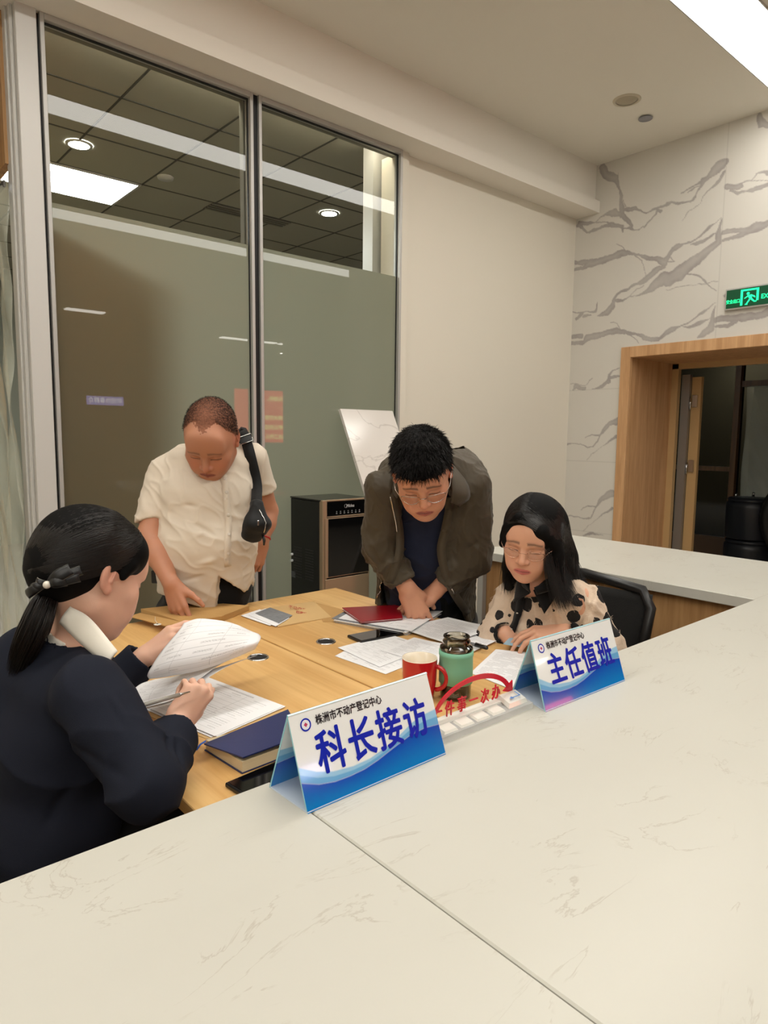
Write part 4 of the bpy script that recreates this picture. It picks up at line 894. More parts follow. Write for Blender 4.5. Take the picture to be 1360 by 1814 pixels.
b.prism([q(.186, .018, za), q(.208, .018, za), q(.208, .020, za), q(.186, .020, za)], (0, 0, .0004)); b.prism([q(.206, .020, za), q(.208, .020, za), q(.208, .034, za + .001), q(.206, .034, za + .001)], (0, 0, .0004))
b.prism([q(.180, .019, za), q(.188, .014, za), q(.188, .024, za)], (0, 0, .0004)); b.build('enter_arrow', mat('arrow_blue', (70, 130, 200), .4), ek, fixn=True)
# red arc arrow standing on the strip
b = MB(); n = 26; th = Vector(ey) * .003
arc = []
for k in range(n + 1):
    a = PI * (.93 - .83 * k / n); arc.append((math.cos(a), math.sin(a)))
cxa, rx, rz = .112, .094, .052
def pt(c, s_, w): return q(cxa + (rx + w) * c, .044, .012 + (rz + w) * s_)
out = [pt(c, s_, .0045) for c, s_ in arc]; inn = [pt(c, s_, -.0045 * (.55 + .45 * k / n)) for k, (c, s_) in enumerate(arc)]
b.prism(out + inn[::-1], th)
e = q(cxa + rx * arc[-1][0], .044, .012 + rz * arc[-1][1]); d_ = Vector((e - q(cxa + rx * arc[-4][0], .044, .012 + rz * arc[-4][1]))).normalized(); s_ = d_.cross(Vector(ey)).normalized()
b.prism([e + s_ * .013 - d_ * .004, e - s_ * .013 - d_ * .004, e + d_ * .016], th); b.build('arrow', M['sred'], t, fixn=True)
M4 = frame4(q(.118, .044, .030), ex, Vector((0, 0, 1)))
for k, ch in enumerate('一件事一次办'):
    text('lettering', ch, frame4(q(.026 + k * .0285, .046, .025), ex, (0, 0, 1)), .028, M['sred'], t, extrude=.0012, bold=.0002, sx=.8)

# ================================================================== WATER DISPENSER
X_, Y_, D_ = 2.153, 2.990, .332
t = empty('water_dispenser', (X_ + .165, Y_ + D_ / 2, 0), 'black and champagne water dispenser standing against the glass partition', 'water dispenser')
x1_ = X_ + .330
b = MB(); b.box(X_, x1_, Y_ + .035, Y_ + D_ - .012, 0.01, .985, .004); b.build('cabinet', M['black'], t)
b = MB(); b.box(X_ - .003, x1_ + .003, Y_ + .02, Y_ + D_ - .010, .985, .9935, .003); b.build('lid', mat('lid_black', (30, 31, 31), .22), t)
b = MB(); b.box(X_ - .002, X_ + .030, Y_, Y_ + .034, .02, .993, .004); b.box(x1_ - .006, x1_ + .002, Y_, Y_ + .034, .02, .993, .002); b.box(X_ + .030, x1_ - .006, Y_ + .002, Y_ + .034, .984, .993, .002); b.build('trim_frame', M['gold'], t)
b = MB(); b.box(X_ + .031, x1_ - .007, Y_ + .003, Y_ + .033, .905, .983, .002); cp = b.build('control_panel', M['black_gloss'], t)
b = MB(); b.box(X_ + .031, x1_ - .007, Y_ + .000, Y_ + .033, .896, .902, .001); b.build('seam_strip', M['gold'], t)
b = MB(); b.box(X_ + .012, x1_ - .007, Y_ - .006, Y_ + .0, .560, .893, .003); dr = b.build('door', M['gold'], t)
b = MB(); b.box(X_ + .032, x1_ - .010, Y_ - .0085, Y_ - .0062, .566, .889, .001); b.build('glass_front', M['black_gloss'], dr)
b = MB(); b.box(X_ + .012, x1_ - .007, Y_ - .006, Y_ + .0, .06, .552, .003); b.build('lower_door', M['gold'], t)
lw = mat('panel_print', (190, 190, 190), .4)
text('logo', 'Midea', frame4((X_ + .190, Y_ + .0024, .954), (1, 0, 0), (0, 0, 1)), .024, lw, cp, bold=.0003, shear=.2)
b = MB(); b.lathe((X_ + .160, Y_ + .0024, .954), [(.0095, 0), (.0108, 0)], 24, Matrix.Rotation(PI / 2, 3, 'X')); b.build('logo_ring', lw, cp)
for k in range(7):
    b = MB(); x = X_ + .095 + k * .027; b.lathe((x, Y_ + .0024, .925), [(.0026, 0), (.0036, 0)], 12, Matrix.Rotation(PI / 2, 3, 'X')); b.box(x - .005, x + .005, Y_ + .0018, Y_ + .0024, .914, .9165); b.build('touch_key', lw, cp)
b = MB()
for g in range(2):
    for k in range(12):
        z = .70 - k * .0155; ya = Y_ + .085 + g * .115
        b.box(X_ - .0035, X_ + .001, ya, ya + .085, z, z + .004, .001)
b.build('louvre', mat('louvre_grey', (44, 44, 44), .4), t)
for z in (.655, .618):
    b = MB(); b.lathe((X_ - .012, Y_ + D_ - .03, z), [(0, 0), (.008, 0), (.008, .02), (0, .02)], 12, Matrix.Rotation(PI / 2, 3, 'Y')); b.build('drain_cap', mat('cap_white', (200, 204, 204), .3), t)
b = MB(); b.box(X_ - .002, X_ + .001, Y_ + D_ - .06, Y_ + D_ - .02, .52, .555); b.build('rating_label', mat('label_grey', (80, 84, 88), .5), t)

# leaning marble slab
t = empty('marble_slab', (2.73, 3.10, 0), 'white marble slab leaning on the glass behind the water dispenser', 'marble slab')
b = MB(); n_ = Vector((0, -1, .54)).normalized(); a0 = Vector((2.49, 2.545, .004)); top = Vector((2.49, 3.300, 1.497)); ln = (top - a0)
wv = Vector((.42, 0, 0))
b.prism([a0, a0 + wv, a0 + wv + ln, a0 + ln], Vector((0, -.018, .009))); 
mm, nt, bs = newmat('slab_marble'); tc = N(nt, 'ShaderNodeTexCoord'); mp = N(nt, 'ShaderNodeMapping'); nt.links.new(tc.outputs['Object'], mp.inputs[0]); mp.inputs['Rotation'].default_value = (.3, .7, 0)
w_ = N(nt, 'ShaderNodeTexNoise', i_Scale=2.2, i_Detail=5.0, i_Distortion=.8); nt.links.new(mp.outputs[0], w_.inputs['Vector'])
s1 = N(nt, 'ShaderNodeMath', operation='SUBTRACT'); s1.inputs[1].default_value = .5; nt.links.new(w_.outputs[0], s1.inputs[0]); ab = N(nt, 'ShaderNodeMath', operation='ABSOLUTE'); nt.links.new(s1.outputs[0], ab.inputs[0])
cr = N(nt, 'ShaderNodeValToRGB'); cr.color_ramp.elements[0].position = 0; cr.color_ramp.elements[0].color = s2l((200, 193, 187)) + (1,); cr.color_ramp.elements[1].position = .012; cr.color_ramp.elements[1].color = s2l((222, 216, 210)) + (1,)
nt.links.new(ab.outputs[0], cr.inputs[0]); nt.links.new(cr.outputs[0], bs.inputs['Base Color']); bs.inputs['Roughness'].default_value = .15
b.build('slab', mm, t, fixn=True)

# ================================================================== OFFICE CHAIRS
M['mesh'] = mat('black_mesh', (22, 22, 22), .8, bump=.5, bscale=700)
def office_chair(x, y, ang, lab, zb=.45, top=.93):
    t = empty('office_chair', (x, y, 0), lab, 'chair', 'black office chairs', ang)
    R = Matrix.Rotation(ang, 3, 'Z'); O = Vector((x, y, 0))
    def L(a, c, z): return O + R @ Vector((a, c, z))          # local +x is forward
    b = MB(); b.obox(L(0, 0, zb), (.46, .48, .07), R, .025); b.build('seat', M['black_matt'], t)
    b = MB(); hw = .235
    pts = [L(-.24, -hw * .84, zb + .16), L(-.235, -hw, zb + .28), L(-.27, -hw, top - .06), L(-.275, -hw + .03, top - .012), L(-.28, 0, top + .008), L(-.275, hw - .03, top - .012), L(-.27, hw, top - .06), L(-.235, hw, zb + .28), L(-.24, hw * .84, zb + .16)]
    b.tube(pts + [pts[0]], .016, 10); b.build('back_frame', M['black'], t)
    b = MB(); b.grid(lambda u, v: L(-.245 - .03 * v + .02 * math.sin(u * PI), (u - .5) * 2 * hw * (.88 + .12 * min(1, v * 4)), zb + .17 + v * (top - zb - .19)), 10, 10, thick=.006); b.build('backrest_mesh', M['mesh'], t)
    b = MB(); b.tube([L(-.05, 0, zb - .04), L(-.20, 0, zb - .02), L(-.255, 0, zb + .10), L(-.255, 0, zb + .3)], .02, 8); b.build('back_support', M['black'], t)
    for s_ in (-1, 1):
        b = MB(); b.tube([L(-.05, s_ * .22, zb), L(-.05, s_ * .27, zb + .05), L(-.03, s_ * .27, zb + .19)], .013, 8); b.obox(L(.0, s_ * .27, zb + .20), (.22, .06, .025), R, .01); b.build('armrest', M['black'], t)
    b = MB(); b.tube([L(0, 0, .10), L(0, 0, zb - .03)], .028, 14); b.build('gas_lift', M['black'], t)
    for k in range(5):
        a = ang + k * 2 * PI / 5 + .3; e = O + Vector((.27 * math.cos(a), .27 * math.sin(a), .075))
        b = MB(); b.tube([O + Vector((0, 0, .11)), e], [.025, .014], 8); lg = b.build('base_leg', M['black'], t)
        b = MB(); b.lathe(e + Vector((0, 0, -.047)), [(0, -.02), (.027, -.02), (.027, .02), (0, .02)], 16, Matrix.Rotation(a + PI / 2, 3, 'Z') @ Matrix.Rotation(PI / 2, 3, 'X')); b.build('caster', M['black'], lg)
    return t
office_chair(1.63, 1.205, PI, 'black mesh backed office chair of the woman in the dotted blouse', .45, .905)
office_chair(.17, 1.33, -.12, 'black office chair of the woman in the blazer, mostly hidden', .42, .66)

# ================================================================== SOFT SOLIDS (signed distance fields -> one smooth skin)
def v3(p): return np.array(p, 'f8')
def unit(v): v = v3(v); return v / (np.linalg.norm(v) + 1e-12)
class Field:
    def __init__(s, lo, hi, h):
        s.h = h; s.lo = v3(lo); n = np.ceil((v3(hi) - s.lo) / h).astype(int) + 1; s.n = n
        s.d = np.full(tuple(n), .5, 'f4')
        s.ax = [(s.lo[i] + h * np.arange(n[i])).astype('f4') for i in range(3)]
    def _win(s, lo, hi):
        a = np.maximum(0, np.floor((v3(lo) - s.lo) / s.h).astype(int)); b = np.minimum(s.n, np.ceil((v3(hi) - s.lo) / s.h).astype(int) + 1)
        if (b <= a).any(): return None
        sl = tuple(slice(a[i], b[i]) for i in range(3))
        X = s.ax[0][sl[0]][:, None, None]; Y = s.ax[1][sl[1]][None, :, None]; Z = s.ax[2][sl[2]][None, None, :]
        return sl, X, Y, Z
    def _mix(s, sl, d, k, op):
        a = s.d[sl]
        if op == 'u':
            if k > 0:
                h = np.maximum(k - np.abs(a - d), 0) / k; s.d[sl] = np.minimum(a, d) - h * h * k * .25
            else: s.d[sl] = np.minimum(a, d)
        elif op == 's':
            if k > 0:
                h = np.maximum(k - np.abs(a + d), 0) / k; s.d[sl] = np.maximum(a, -d) + h * h * k * .25
            else: s.d[sl] = np.maximum(a, -d)
        elif op == 'i':
            s.d[sl] = np.maximum(a, d)
    def rc(s, a, b, ra, rb, k=.01, op='u', flat=None):
        """round cone a->b; flat = (axis, q): section squashed q times along axis"""
        a, b = v3(a), v3(b); m = max(ra, rb) + k + 2 * s.h
        w = s._win(np.minimum(a, b) - m, np.maximum(a, b) + m)
        if w is None: return s
        sl, X, Y, Z = w; e = b - a; L = e @ e + 1e-12
        px, py, pz = X - a[0], Y - a[1], Z - a[2]
        t = np.clip((px * e[0] + py * e[1] + pz * e[2]) / L, 0, 1)
        qx, qy, qz = px - t * e[0], py - t * e[1], pz - t * e[2]
        if flat:
            f, q = unit(flat[0]), flat[1]; g = (qx * f[0] + qy * f[1] + qz * f[2])
            l2 = qx * qx + qy * qy + qz * qz + g * g * (q * q - 1)
        else: l2 = qx * qx + qy * qy + qz * qz
        s._mix(sl, np.sqrt(l2) - (ra + (rb - ra) * t), k, op); return s
    def ell(s, c, r, R=None, k=.01, op='u'):
        """ellipsoid; R rows = local axes in world"""
        c = v3(c); r = v3(r) if np.ndim(r) else v3((r, r, r)); m = r.max() + k + 2 * s.h
        w = s._win(c - m, c + m)
        if w is None: return s
        sl, X, Y, Z = w; X, Y, Z = X - c[0], Y - c[1], Z - c[2]
        if R is None: u, v, q = X, Y, Z
        else: u, v, q = [R[i][0] * X + R[i][1] * Y + R[i][2] * Z for i in range(3)]
        k0 = np.sqrt((u / r[0]) ** 2 + (v / r[1]) ** 2 + (q / r[2]) ** 2); k1 = np.sqrt((u / r[0] ** 2) ** 2 + (v / r[1] ** 2) ** 2 + (q / r[2] ** 2) ** 2) + 1e-9
        s._mix(sl, k0 * (k0 - 1) / k1, k, op); return s
    def seg(s, a, b, wa, da, wb, db, lat, k=.02, op='u', pw=2.3):
        """torso segment: elliptic (slightly boxy) section, widths w along lat, depths d across"""
        a, b = v3(a), v3(b); e = b - a; L = np.linalg.norm(e) + 1e-9; ez = e / L; lat = v3(lat); lat = unit(lat - ez * (lat @ ez)); dep = np.cross(ez, lat)
        mr = max(wa, da, wb, db) + k + 2 * s.h; w = s._win(np.minimum(a, b) - mr, np.maximum(a, b) + mr)
        if w is None: return s
        sl, X, Y, Z = w; X, Y, Z = X - a[0], Y - a[1], Z - a[2]
        u = X * lat[0] + Y * lat[1] + Z * lat[2]; v = X * dep[0] + Y * dep[1] + Z * dep[2]; z = X * ez[0] + Y * ez[1] + Z * ez[2]
        t = np.clip(z / L, 0, 1); ww = wa + (wb - wa) * t; dd = da + (db - da) * t; mn = np.minimum(ww, dd); ex = z - t * L
        q = ((np.abs(u) / ww) ** pw + (np.abs(v) / dd) ** pw + (np.abs(ex) / (mn * .8)) ** pw) ** (1 / pw)
        s._mix(sl, (q - 1) * mn, k, op); return s
    def twin(s):
        t = Field.__new__(Field); t.h, t.lo, t.n, t.ax = s.h, s.lo, s.n, s.ax; t.d = np.full(tuple(s.n), .5, 'f4'); return t
    def join(s, t, k=.01):
        s._mix((slice(None),) * 3, t.d, k, 'u'); return s
    def cut(s, p, n, k=0.0):
        """remove the side n points to"""
        p, n = v3(p), unit(n); X, Y, Z = s.ax[0][:, None, None], s.ax[1][None, :, None], s.ax[2][None, None, :]
        d = -((X - p[0]) * n[0] + (Y - p[1]) * n[1] + (Z - p[2]) * n[2]); s._mix((slice(None),) * 3, d, k, 's'); return s
    def prism(s, poly, dirv, half, k=0.0, op='s'):
        """polygon (3D, convex) swept +-half along dirv, used to cut openings"""
        poly = [v3(p) for p in poly]; dirv = unit(dirv); c = sum(poly) / len(poly); m = max(np.linalg.norm(p - c) for p in poly) + half + k
        w = s._win(c - m, c + m)
        if w is None: return s
        sl, X, Y, Z = w; d = np.abs((X - c[0]) * dirv[0] + (Y - c[1]) * dirv[1] + (Z - c[2]) * dirv[2]) - half
        for i in range(len(poly)):
            a, b = poly[i], poly[(i + 1) % len(poly)]; n = unit(np.cross(b - a, dirv))
            if (c - a) @ n > 0: n = -n
            d = np.maximum(d, (X - a[0]) * n[0] + (Y - a[1]) * n[1] + (Z - a[2]) * n[2])
        s._mix(sl, d, k, op); return s
    def mesh(s):
        d = s.d; neg = d < 0; nx, ny, nz = [k - 1 for k in d.shape]
        cs = [(i, j, k) for i in (0, 1) for j in (0, 1) for k in (0, 1)]
        cnt = np.zeros((nx, ny, nz), 'i1')
        for i, j, k in cs: cnt += neg[i:nx + i, j:ny + j, k:nz + k]
        act = (cnt > 0) & (cnt < 8); I = np.argwhere(act); m = len(I); idx = np.full((nx, ny, nz), -1, 'i4'); idx[act] = np.arange(m)
        val = {c: d[I[:, 0] + c[0], I[:, 1] + c[1], I[:, 2] + c[2]] for c in cs}
        P = np.zeros((m, 3)); W_ = np.zeros(m)
        for c in cs:
            for a in range(3):
                if c[a]: continue
                e = list(c); e[a] = 1; e = tuple(e); va, vb = val[c], val[e]; x = (va < 0) != (vb < 0)
                t = va[x] / (va[x] - vb[x]); p = np.tile(np.array(c, 'f8'), (len(t), 1)); p[:, a] += t; P[x] += p; W_[x] += 1
        V = s.lo + s.h * (I + P / W_[:, None]); F = []
        for a in range(3):
            b, c = (a + 1) % 3, (a + 2) % 3
            sh = list(d.shape); s0 = [slice(0, None)] * 3; s1 = [slice(0, None)] * 3; s0[a] = slice(0, sh[a] - 1); s1[a] = slice(1, None)
            x = neg[tuple(s0)] != neg[tuple(s1)]; E = np.argwhere(x); E = E[(E[:, b] > 0) & (E[:, c] > 0) & (E[:, b] < sh[b] - 1) & (E[:, c] < sh[c] - 1)]
            def g(db, dc):
                q = E.copy(); q[:, b] -= db; q[:, c] -= dc; return idx[q[:, 0], q[:, 1], q[:, 2]]
            q = np.stack([g(1, 1), g(0, 1), g(0, 0), g(1, 0)], 1); fl = neg[E[:, 0], E[:, 1], E[:, 2]]
            q[~fl] = q[~fl][:, ::-1]; F.append(q)
        F = np.concatenate(F); F = F[(F >= 0).all(1)]
        if _FLIP[0]: F = F[:, ::-1]
        us = np.unique(F); re_ = np.full(len(V), -1); re_[us] = np.arange(len(us)); V, F = V[us], re_[F]
        return V, F

_FLIP = [False]
def normals(V, F):
    n = np.cross(V[F[:, 2]] - V[F[:, 0]], V[F[:, 3]] - V[F[:, 1]]); N_ = np.zeros_like(V)
    for k in range(4): np.add.at(N_, F[:, k], n)
    return N_ / (np.linalg.norm(N_, axis=1)[:, None] + 1e-12)
_t = Field((-.1, -.1, -.1), (.1, .1, .1), .02).ell((0, 0, 0), .06, None, 0).mesh(); _FLIP[0] = bool((normals(*_t) * _t[0]).sum() < 0)
def relax(V, F, it=2, w=.5):
    E = np.concatenate([F[:, [0, 1]], F[:, [1, 2]], F[:, [2, 3]], F[:, [3, 0]]])
    cnt = np.bincount(E[:, 0], minlength=len(V)) + np.bincount(E[:, 1], minlength=len(V)); cnt = np.maximum(cnt, 1)
    for _ in range(it):
        A = np.stack([np.bincount(E[:, 0], V[E[:, 1], i], len(V)) + np.bincount(E[:, 1], V[E[:, 0], i], len(V)) for i in range(3)], 1) / cnt[:, None]
        V = V * (1 - w) + A * w
    return V
_G = np.random.RandomState(5).randn(4096, 3); _G /= np.linalg.norm(_G, axis=1)[:, None]
def pnoise(P, seed=0):
    i = np.floor(P).astype('i8'); f = P - i; u = f * f * f * (f * (f * 6 - 15) + 10); out = 0
    for a in (0, 1):
        for b in (0, 1):
            for c in (0, 1):
                h = ((i[:, 0] + a) * 73856093 ^ (i[:, 1] + b) * 19349663 ^ (i[:, 2] + c) * 83492791 ^ seed * 2654435) & 4095
                g = _G[h]; dt = g[:, 0] * (f[:, 0] - a) + g[:, 1] * (f[:, 1] - b) + g[:, 2] * (f[:, 2] - c)
                out = out + dt * (u[:, 0] if a else 1 - u[:, 0]) * (u[:, 1] if b else 1 - u[:, 1]) * (u[:, 2] if c else 1 - u[:, 2])
    return out * 1.5
def folds(V, F, amp, freq, axis, stretch=4.0, seed=0, mask=None, sharp=True):
    """cloth creases running along axis"""
    ax = unit(axis); al = V @ ax; Q = V * freq - ax[None] * (al * freq * (1 - 1 / stretch))[:, None]
    Q = Q + .35 * np.stack([pnoise(V * freq * .6 + 7, seed + 1), pnoise(V * freq * .6 + 19, seed + 2), pnoise(V * freq * .6 + 31, seed + 3)], 1)
    n = pnoise(Q, seed)
    if sharp: n = (1 - np.abs(n) * 2.2); n = np.clip(n, 0, 1) ** 2 * 1.3 - .4
    d = n * amp
    if mask is not None: d = d * mask
    return V + normals(V, F) * d[:, None]
def near(V, p, r): return np.exp(-((V - v3(p)[None]) ** 2).sum(1) / (r * r))
def creases(V, F, lines):
    """explicit folds: (a, b, width, depth) grooves (depth<0) or ridges (depth>0)"""
    Nn = normals(V, F)
    for a, b, w, dp in lines:
        a, b = v3(a), v3(b); e = b - a; t = np.clip(((V - a) @ e) / (e @ e), 0, 1); d = np.linalg.norm(V - a - t[:, None] * e, axis=1)
        V = V + Nn * (dp * np.exp(-(d / w) ** 2) * (np.sin(np.clip(t, .02, .98) * PI) ** .5))[:, None]
    return V
def skin(name, V, F, m, parent, C=None):
    return link(name, np_mesh(name, V, F, C), parent, m, smooth=True)
def field_around(pts, pad, h):
    P = np.array([v3(p) for p in pts]); return Field(P.min(0) - pad, P.max(0) + pad, h)

def sleeve(F, sh, el, wr, fr, r, hollow, k=.02):
    """sleeve from the shoulder over the elbow, cut square at fraction fr of the forearm and hollowed at its mouth; r = (shoulder, elbow, elbow end, cuff)"""
    T = F.twin(); c = el + (wr - el) * fr; d = unit(wr - el); T.rc(sh, el, r[0], r[1], .03); T.rc(el, c + d * .03, r[2], r[3], .025)
    T.cut(c, d); T.rc(c - d * .04, c + d * .05, hollow - .003, hollow + .001, 0, 's'); F.join(T, k); return c, d

# ---------------------------------------------------------------- head and hands
class Head:
    """canonical head: x = the person's left, y = forward, z = up; metres, scaled"""
    def __init__(s, c, fwd, up, sc=1.0):
        s.c = v3(c); s.f = unit(fwd); s.u = unit(v3(up) - s.f * (v3(up) @ s.f)); s.x = np.cross(s.u, s.f) * 1.0; s.s = sc
        s.x = -np.cross(s.f, s.u) ; s.R = np.array([s.x, s.f, s.u])
    def w(s, x, y, z): return s.c + s.s * (x * s.x + y * s.f + z * s.u)
    def box(s): return [s.w(a, b, c) for a in (-.09, .09) for b in (-.11, .11) for c in (-.12, .125)]
    def loc(s, V): return (V - s.c) @ s.R.T / s.s
    def build(s, F, male=True, jaw=1.0, eyes=True, full=1.0):
        S = s.s; R = s.R
        def el(c, r, k, op='u', Rl=None): F.ell(s.w(*c), [q * S for q in r], R if Rl is None else Rl @ R, k * S, op)
        def rc(a, b, ra, rb, k, op='u'): F.rc(s.w(*a), s.w(*b), ra * S, rb * S, k * S, op)
        el((0, -.014, .036), (.0755, .094, .084), .0)
        el((0, .020, .000), (.066 * full, .070, .078), .03)
        el((0, .034, -.045), (.054 * jaw * full, .052, .058), .035)
        for q in (-1, 1):
            rc((q * .050 * jaw, .000, -.055), (q * .020, .066, -.092), .017, .014, .03)
            el((q * .040 * full, .062, -.024), (.024, .019, .020), .02)
            el((q * .031, .070, -.056), (.022, .020, .024), .025)
        el((0, .074, -.098), (.019 * jaw, .015, .014), .022)
        rc((-.036, .074, .022), (.036, .074, .022), .014, .014, .02)
        el((0, .070, .048), (.052, .022, .035), .03)
        # sockets, then lids
        for q in (-1, 1):
            el((q * .032, .097, .000), (.018, .013, .0115), .014, 's')
            if eyes:
                el((q * .0315, .0765, -.001), (.0150, .0128, .0125), .004)
                rc((q * .018, .0885, -.0045), (q * .045, .0835, -.0035), .0022, .0018, .003)
            rc((q * .014, .0905, .0155), (q * .046, .0815, .0150), .0055, .0035, .010)
        # nose
        rc((0, .086, .012), (0, .104, -.028), .0058, .0095, .012)
        el((0, .107, -.0335), (.0100, .0095, .0085), .006)
        for q in (-1, 1):
            el((q * .0128, .098, -.036), (.0068, .0085, .0062), .005)
            el((q * .0065, .1045, -.0425), (.0030, .0045, .0025), .002, 's')
        # mouth
        el((0, .082, -.062), (.027, .016, .020), .015)
        for q in (-1, 1):
            rc((0, .0975, -.0610), (q * .0205, .0885, -.0650), .0042, .0022, .004)
            rc((0, .0955, -.0705), (q * .020, .087, -.0665), .0056, .0025, .004)
        rc((-.022, .0925, -.0655), (.022, .0925, -.0655), .0016, .0016, .002, 's'); rc((-.012, .1005, -.0653), (.012, .1005, -.0653), .0018, .0018, .002, 's')
        # ears
        for q in (-1, 1):
            a = q * .32; Rl = np.array([[math.cos(a), math.sin(a), 0], [-math.sin(a), math.cos(a), 0], [0, 0, 1]])
            el((q * .078, -.012, .000), (.0070, .0165, .0285), .006, 'u', Rl)
            el((q * .0835, -.006, .004), (.0048, .0095, .0175), .004, 's', Rl)
            el((q * .078, -.004, -.024), (.006, .009, .010), .004)
            rc((q * .0815, .0, .010), (q * .0825, -.004, -.008), .0022, .003, .003)
    def color(s, V, skinc, lip=(176, 96, 86), brow=(40, 30, 26), browk=.8, red=.1, lash=.95):
        """lips, brows, lash line, warm ears; shade painted in nostrils, mouth line, lid fold"""
        p = s.loc(V); x, y, z = np.abs(p[:, 0]), p[:, 1], p[:, 2]; base = np.array(s2l(skinc)); C = np.tile(base, (len(V), 1))
        def mixin(col, k): 
            nonlocal C
            k = np.clip(k, 0, 1)[:, None]; C = C * (1 - k) + np.array(s2l(col))[None] * k
        front = y > .05
        mixin((196, 110, 88), red * np.exp(-((x - .04) ** 2 + (z + .03) ** 2) / .0006) * front + red * 1.2 * np.exp(-(x ** 2 + (z + .036) ** 2) / .0002) * front)
        mixin((190, 96, 76), .35 * ((x > .074) & (np.abs(z) < .04)))
        # lips
        e = np.where(z > -.0655, ((z + .0655) / .0085), ((-.0655 - z) / .0105)); l = np.sqrt((x / .0245) ** 2 + e ** 2); mixin(lip, (1.1 - l) * 6 * (y > .08))
        mixin((70, 26, 24), .8 * np.exp(-((z + .0655) / .0014) ** 2) * (x < .021) * (y > .078))  # dark mouth line, painted as shade between the lips
        # brows
        zb = .0235 - .25 * np.clip(x - .030, 0, 1) - .08 * (x < .02) * (.02 - x); th = .0042 - .05 * np.clip(x - .024, 0, .05)
        mixin(brow, browk * np.exp(-((z - zb) / np.maximum(th, .0012)) ** 2) * (x > .011) * (x < .052) * (y > .05))
        # lash line; lid fold darkened as painted crease shade
        mixin((20, 13, 12), lash * np.exp(-((z + .0062 + 2.2 * (x - .0315) ** 2 * 1) / .0022) ** 2) * (np.abs(x - .0315) < .0155) * (y > .07))
        mixin((120, 66, 48), .35 * np.exp(-((z - .0055) / .0014) ** 2) * (np.abs(x - .0315) < .015) * (y > .07))
        mixin((50, 20, 16), .8 * np.exp(-(((x - .0065) / .003) ** 2 + ((z + .0425) / .002) ** 2)) * (y > .09))  # shade painted into the carved nostrils
        return C

def hand(F, wrist, dirf, back, side, curls, sc=1.0, thumb=(.9, .3, .35), spread=1.0, k=.004, wr=.024):
    """five-fingered hand. dirf wrist->knuckles, back = out of the back of the hand, side = +1 if the thumb lies on back x dirf side
    curls: 4 tuples (mcp,pip,dip) radians, index..little; thumb = (out, down, bend)"""
    w = v3(wrist); y = unit(dirf); z = v3(back); z = unit(z - y * (z @ y)); x = np.cross(y, z) * side
    def L(a, b, c): return w + sc * (a * x + b * y + c * z)
    kn = [(.0275, .086, .000), (.0085, .091, .003), (-.011, .087, .001), (-.0285, .078, -.004)]
    ln = [(.043, .026, .020), (.048, .030, .021), (.044, .028, .021), (.034, .021, .018)]
    rr = [(.0096, .0082, .0073, .006), (.0098, .0084, .0074, .006), (.0094, .008, .007, .0058), (.0084, .0072, .0062, .0052)]
    F.rc(L(.010, -.004, 0), L(.022, .074, -.002), .0175 * sc, .0125 * sc, .014, flat=(z, 1.18)); F.rc(L(-.008, -.004, 0), L(-.020, .068, -.004), .0175 * sc, .0125 * sc, .014, flat=(z, 1.18))
    F.rc(L(0, .01, 0), L(0, .078, 0), .0175 * sc, .013 * sc, .014, flat=(z, 1.15))
    F.rc(L(-.022, .02, -.006), L(-.024, .05, -.008), .014 * sc, .012 * sc, .012)
    F.rc(L(.016, .014, -.010), L(.030, .040, -.016), .017 * sc, .015 * sc, .012)
    tips = []
    for i in range(4):
        p = L(*kn[i]); F.rc(L(kn[i][0] * .55, .03, 0), p, .011 * sc, rr[i][0] * 1.12 * sc, .007)
        sp = (i - 1.2) * -.07 * spread; ang = 0; d = y * math.cos(sp) + x * math.sin(sp); q = p
        for j in range(3):
            ang += curls[i][j]; dd = d * math.cos(ang) - z * math.sin(ang); e = q + dd * ln[i][j] * sc
            F.rc(q, e, rr[i][j] * sc, rr[i][j + 1] * sc, k * .7 if j else k); q = e
        tips.append(q)
    t0 = L(.022, .026, -.010); o, dn, bd = thumb; d1 = unit(x * o + y * (1.1 - .4 * o) - z * dn); t1 = t0 + d1 * .040 * sc; F.rc(t0, t1, .0145 * sc, .0115 * sc, .010)
    d2 = unit(d1 + (-x * .4 + y * .6 - z * .2) * bd); t2 = t1 + d2 * .030 * sc; F.rc(t1, t2, .0105 * sc, .0092 * sc, .005); d3 = unit(d2 + (-x * .5 + y * .5 - z * .2) * bd); t3 = t2 + d3 * .024 * sc; F.rc(t2, t3, .0094 * sc, .0070 * sc, .004)
    return tips, t3

# ---------------------------------------------------------------- strands of hair
def strands(name, paths, r0, m, parent, taper=.35, sides=3):
    """paths: list of (n,3) arrays -> one mesh of thin tapering blades"""
    Vs, Fs, off = [], [], 0
    for P in paths:
        P = np.asarray(P, 'f8'); n = len(P)
        if n < 3: continue
        T = np.gradient(P, axis=0); T /= np.linalg.norm(T, axis=1)[:, None] + 1e-12
        a = np.array([.3, .5, .8]); U = np.cross(T, a); U /= np.linalg.norm(U, axis=1)[:, None] + 1e-9; Wd = np.cross(T, U)
        t = np.linspace(0, 1, n); r = r0 * (np.minimum(1, t * 6 + .4)) * (1 - (1 - taper) * t ** 2)
        ring = [P + (U * math.cos(2 * PI * q / sides) + Wd * math.sin(2 * PI * q / sides)) * r[:, None] for q in range(sides)]
        V = np.stack(ring, 1).reshape(-1, 3); i, j = np.meshgrid(np.arange(n - 1), np.arange(sides), indexing='ij'); i = i.ravel(); j = j.ravel(); jn = (j + 1) % sides
        Fs.append(np.stack([i * sides + j, i * sides + jn, (i + 1) * sides + jn, (i + 1) * sides + j], 1) + off); Vs.append(V); off += len(V)
    return link(name, np_mesh(name, np.concatenate(Vs), np.concatenate(Fs)), parent, m, smooth=True)
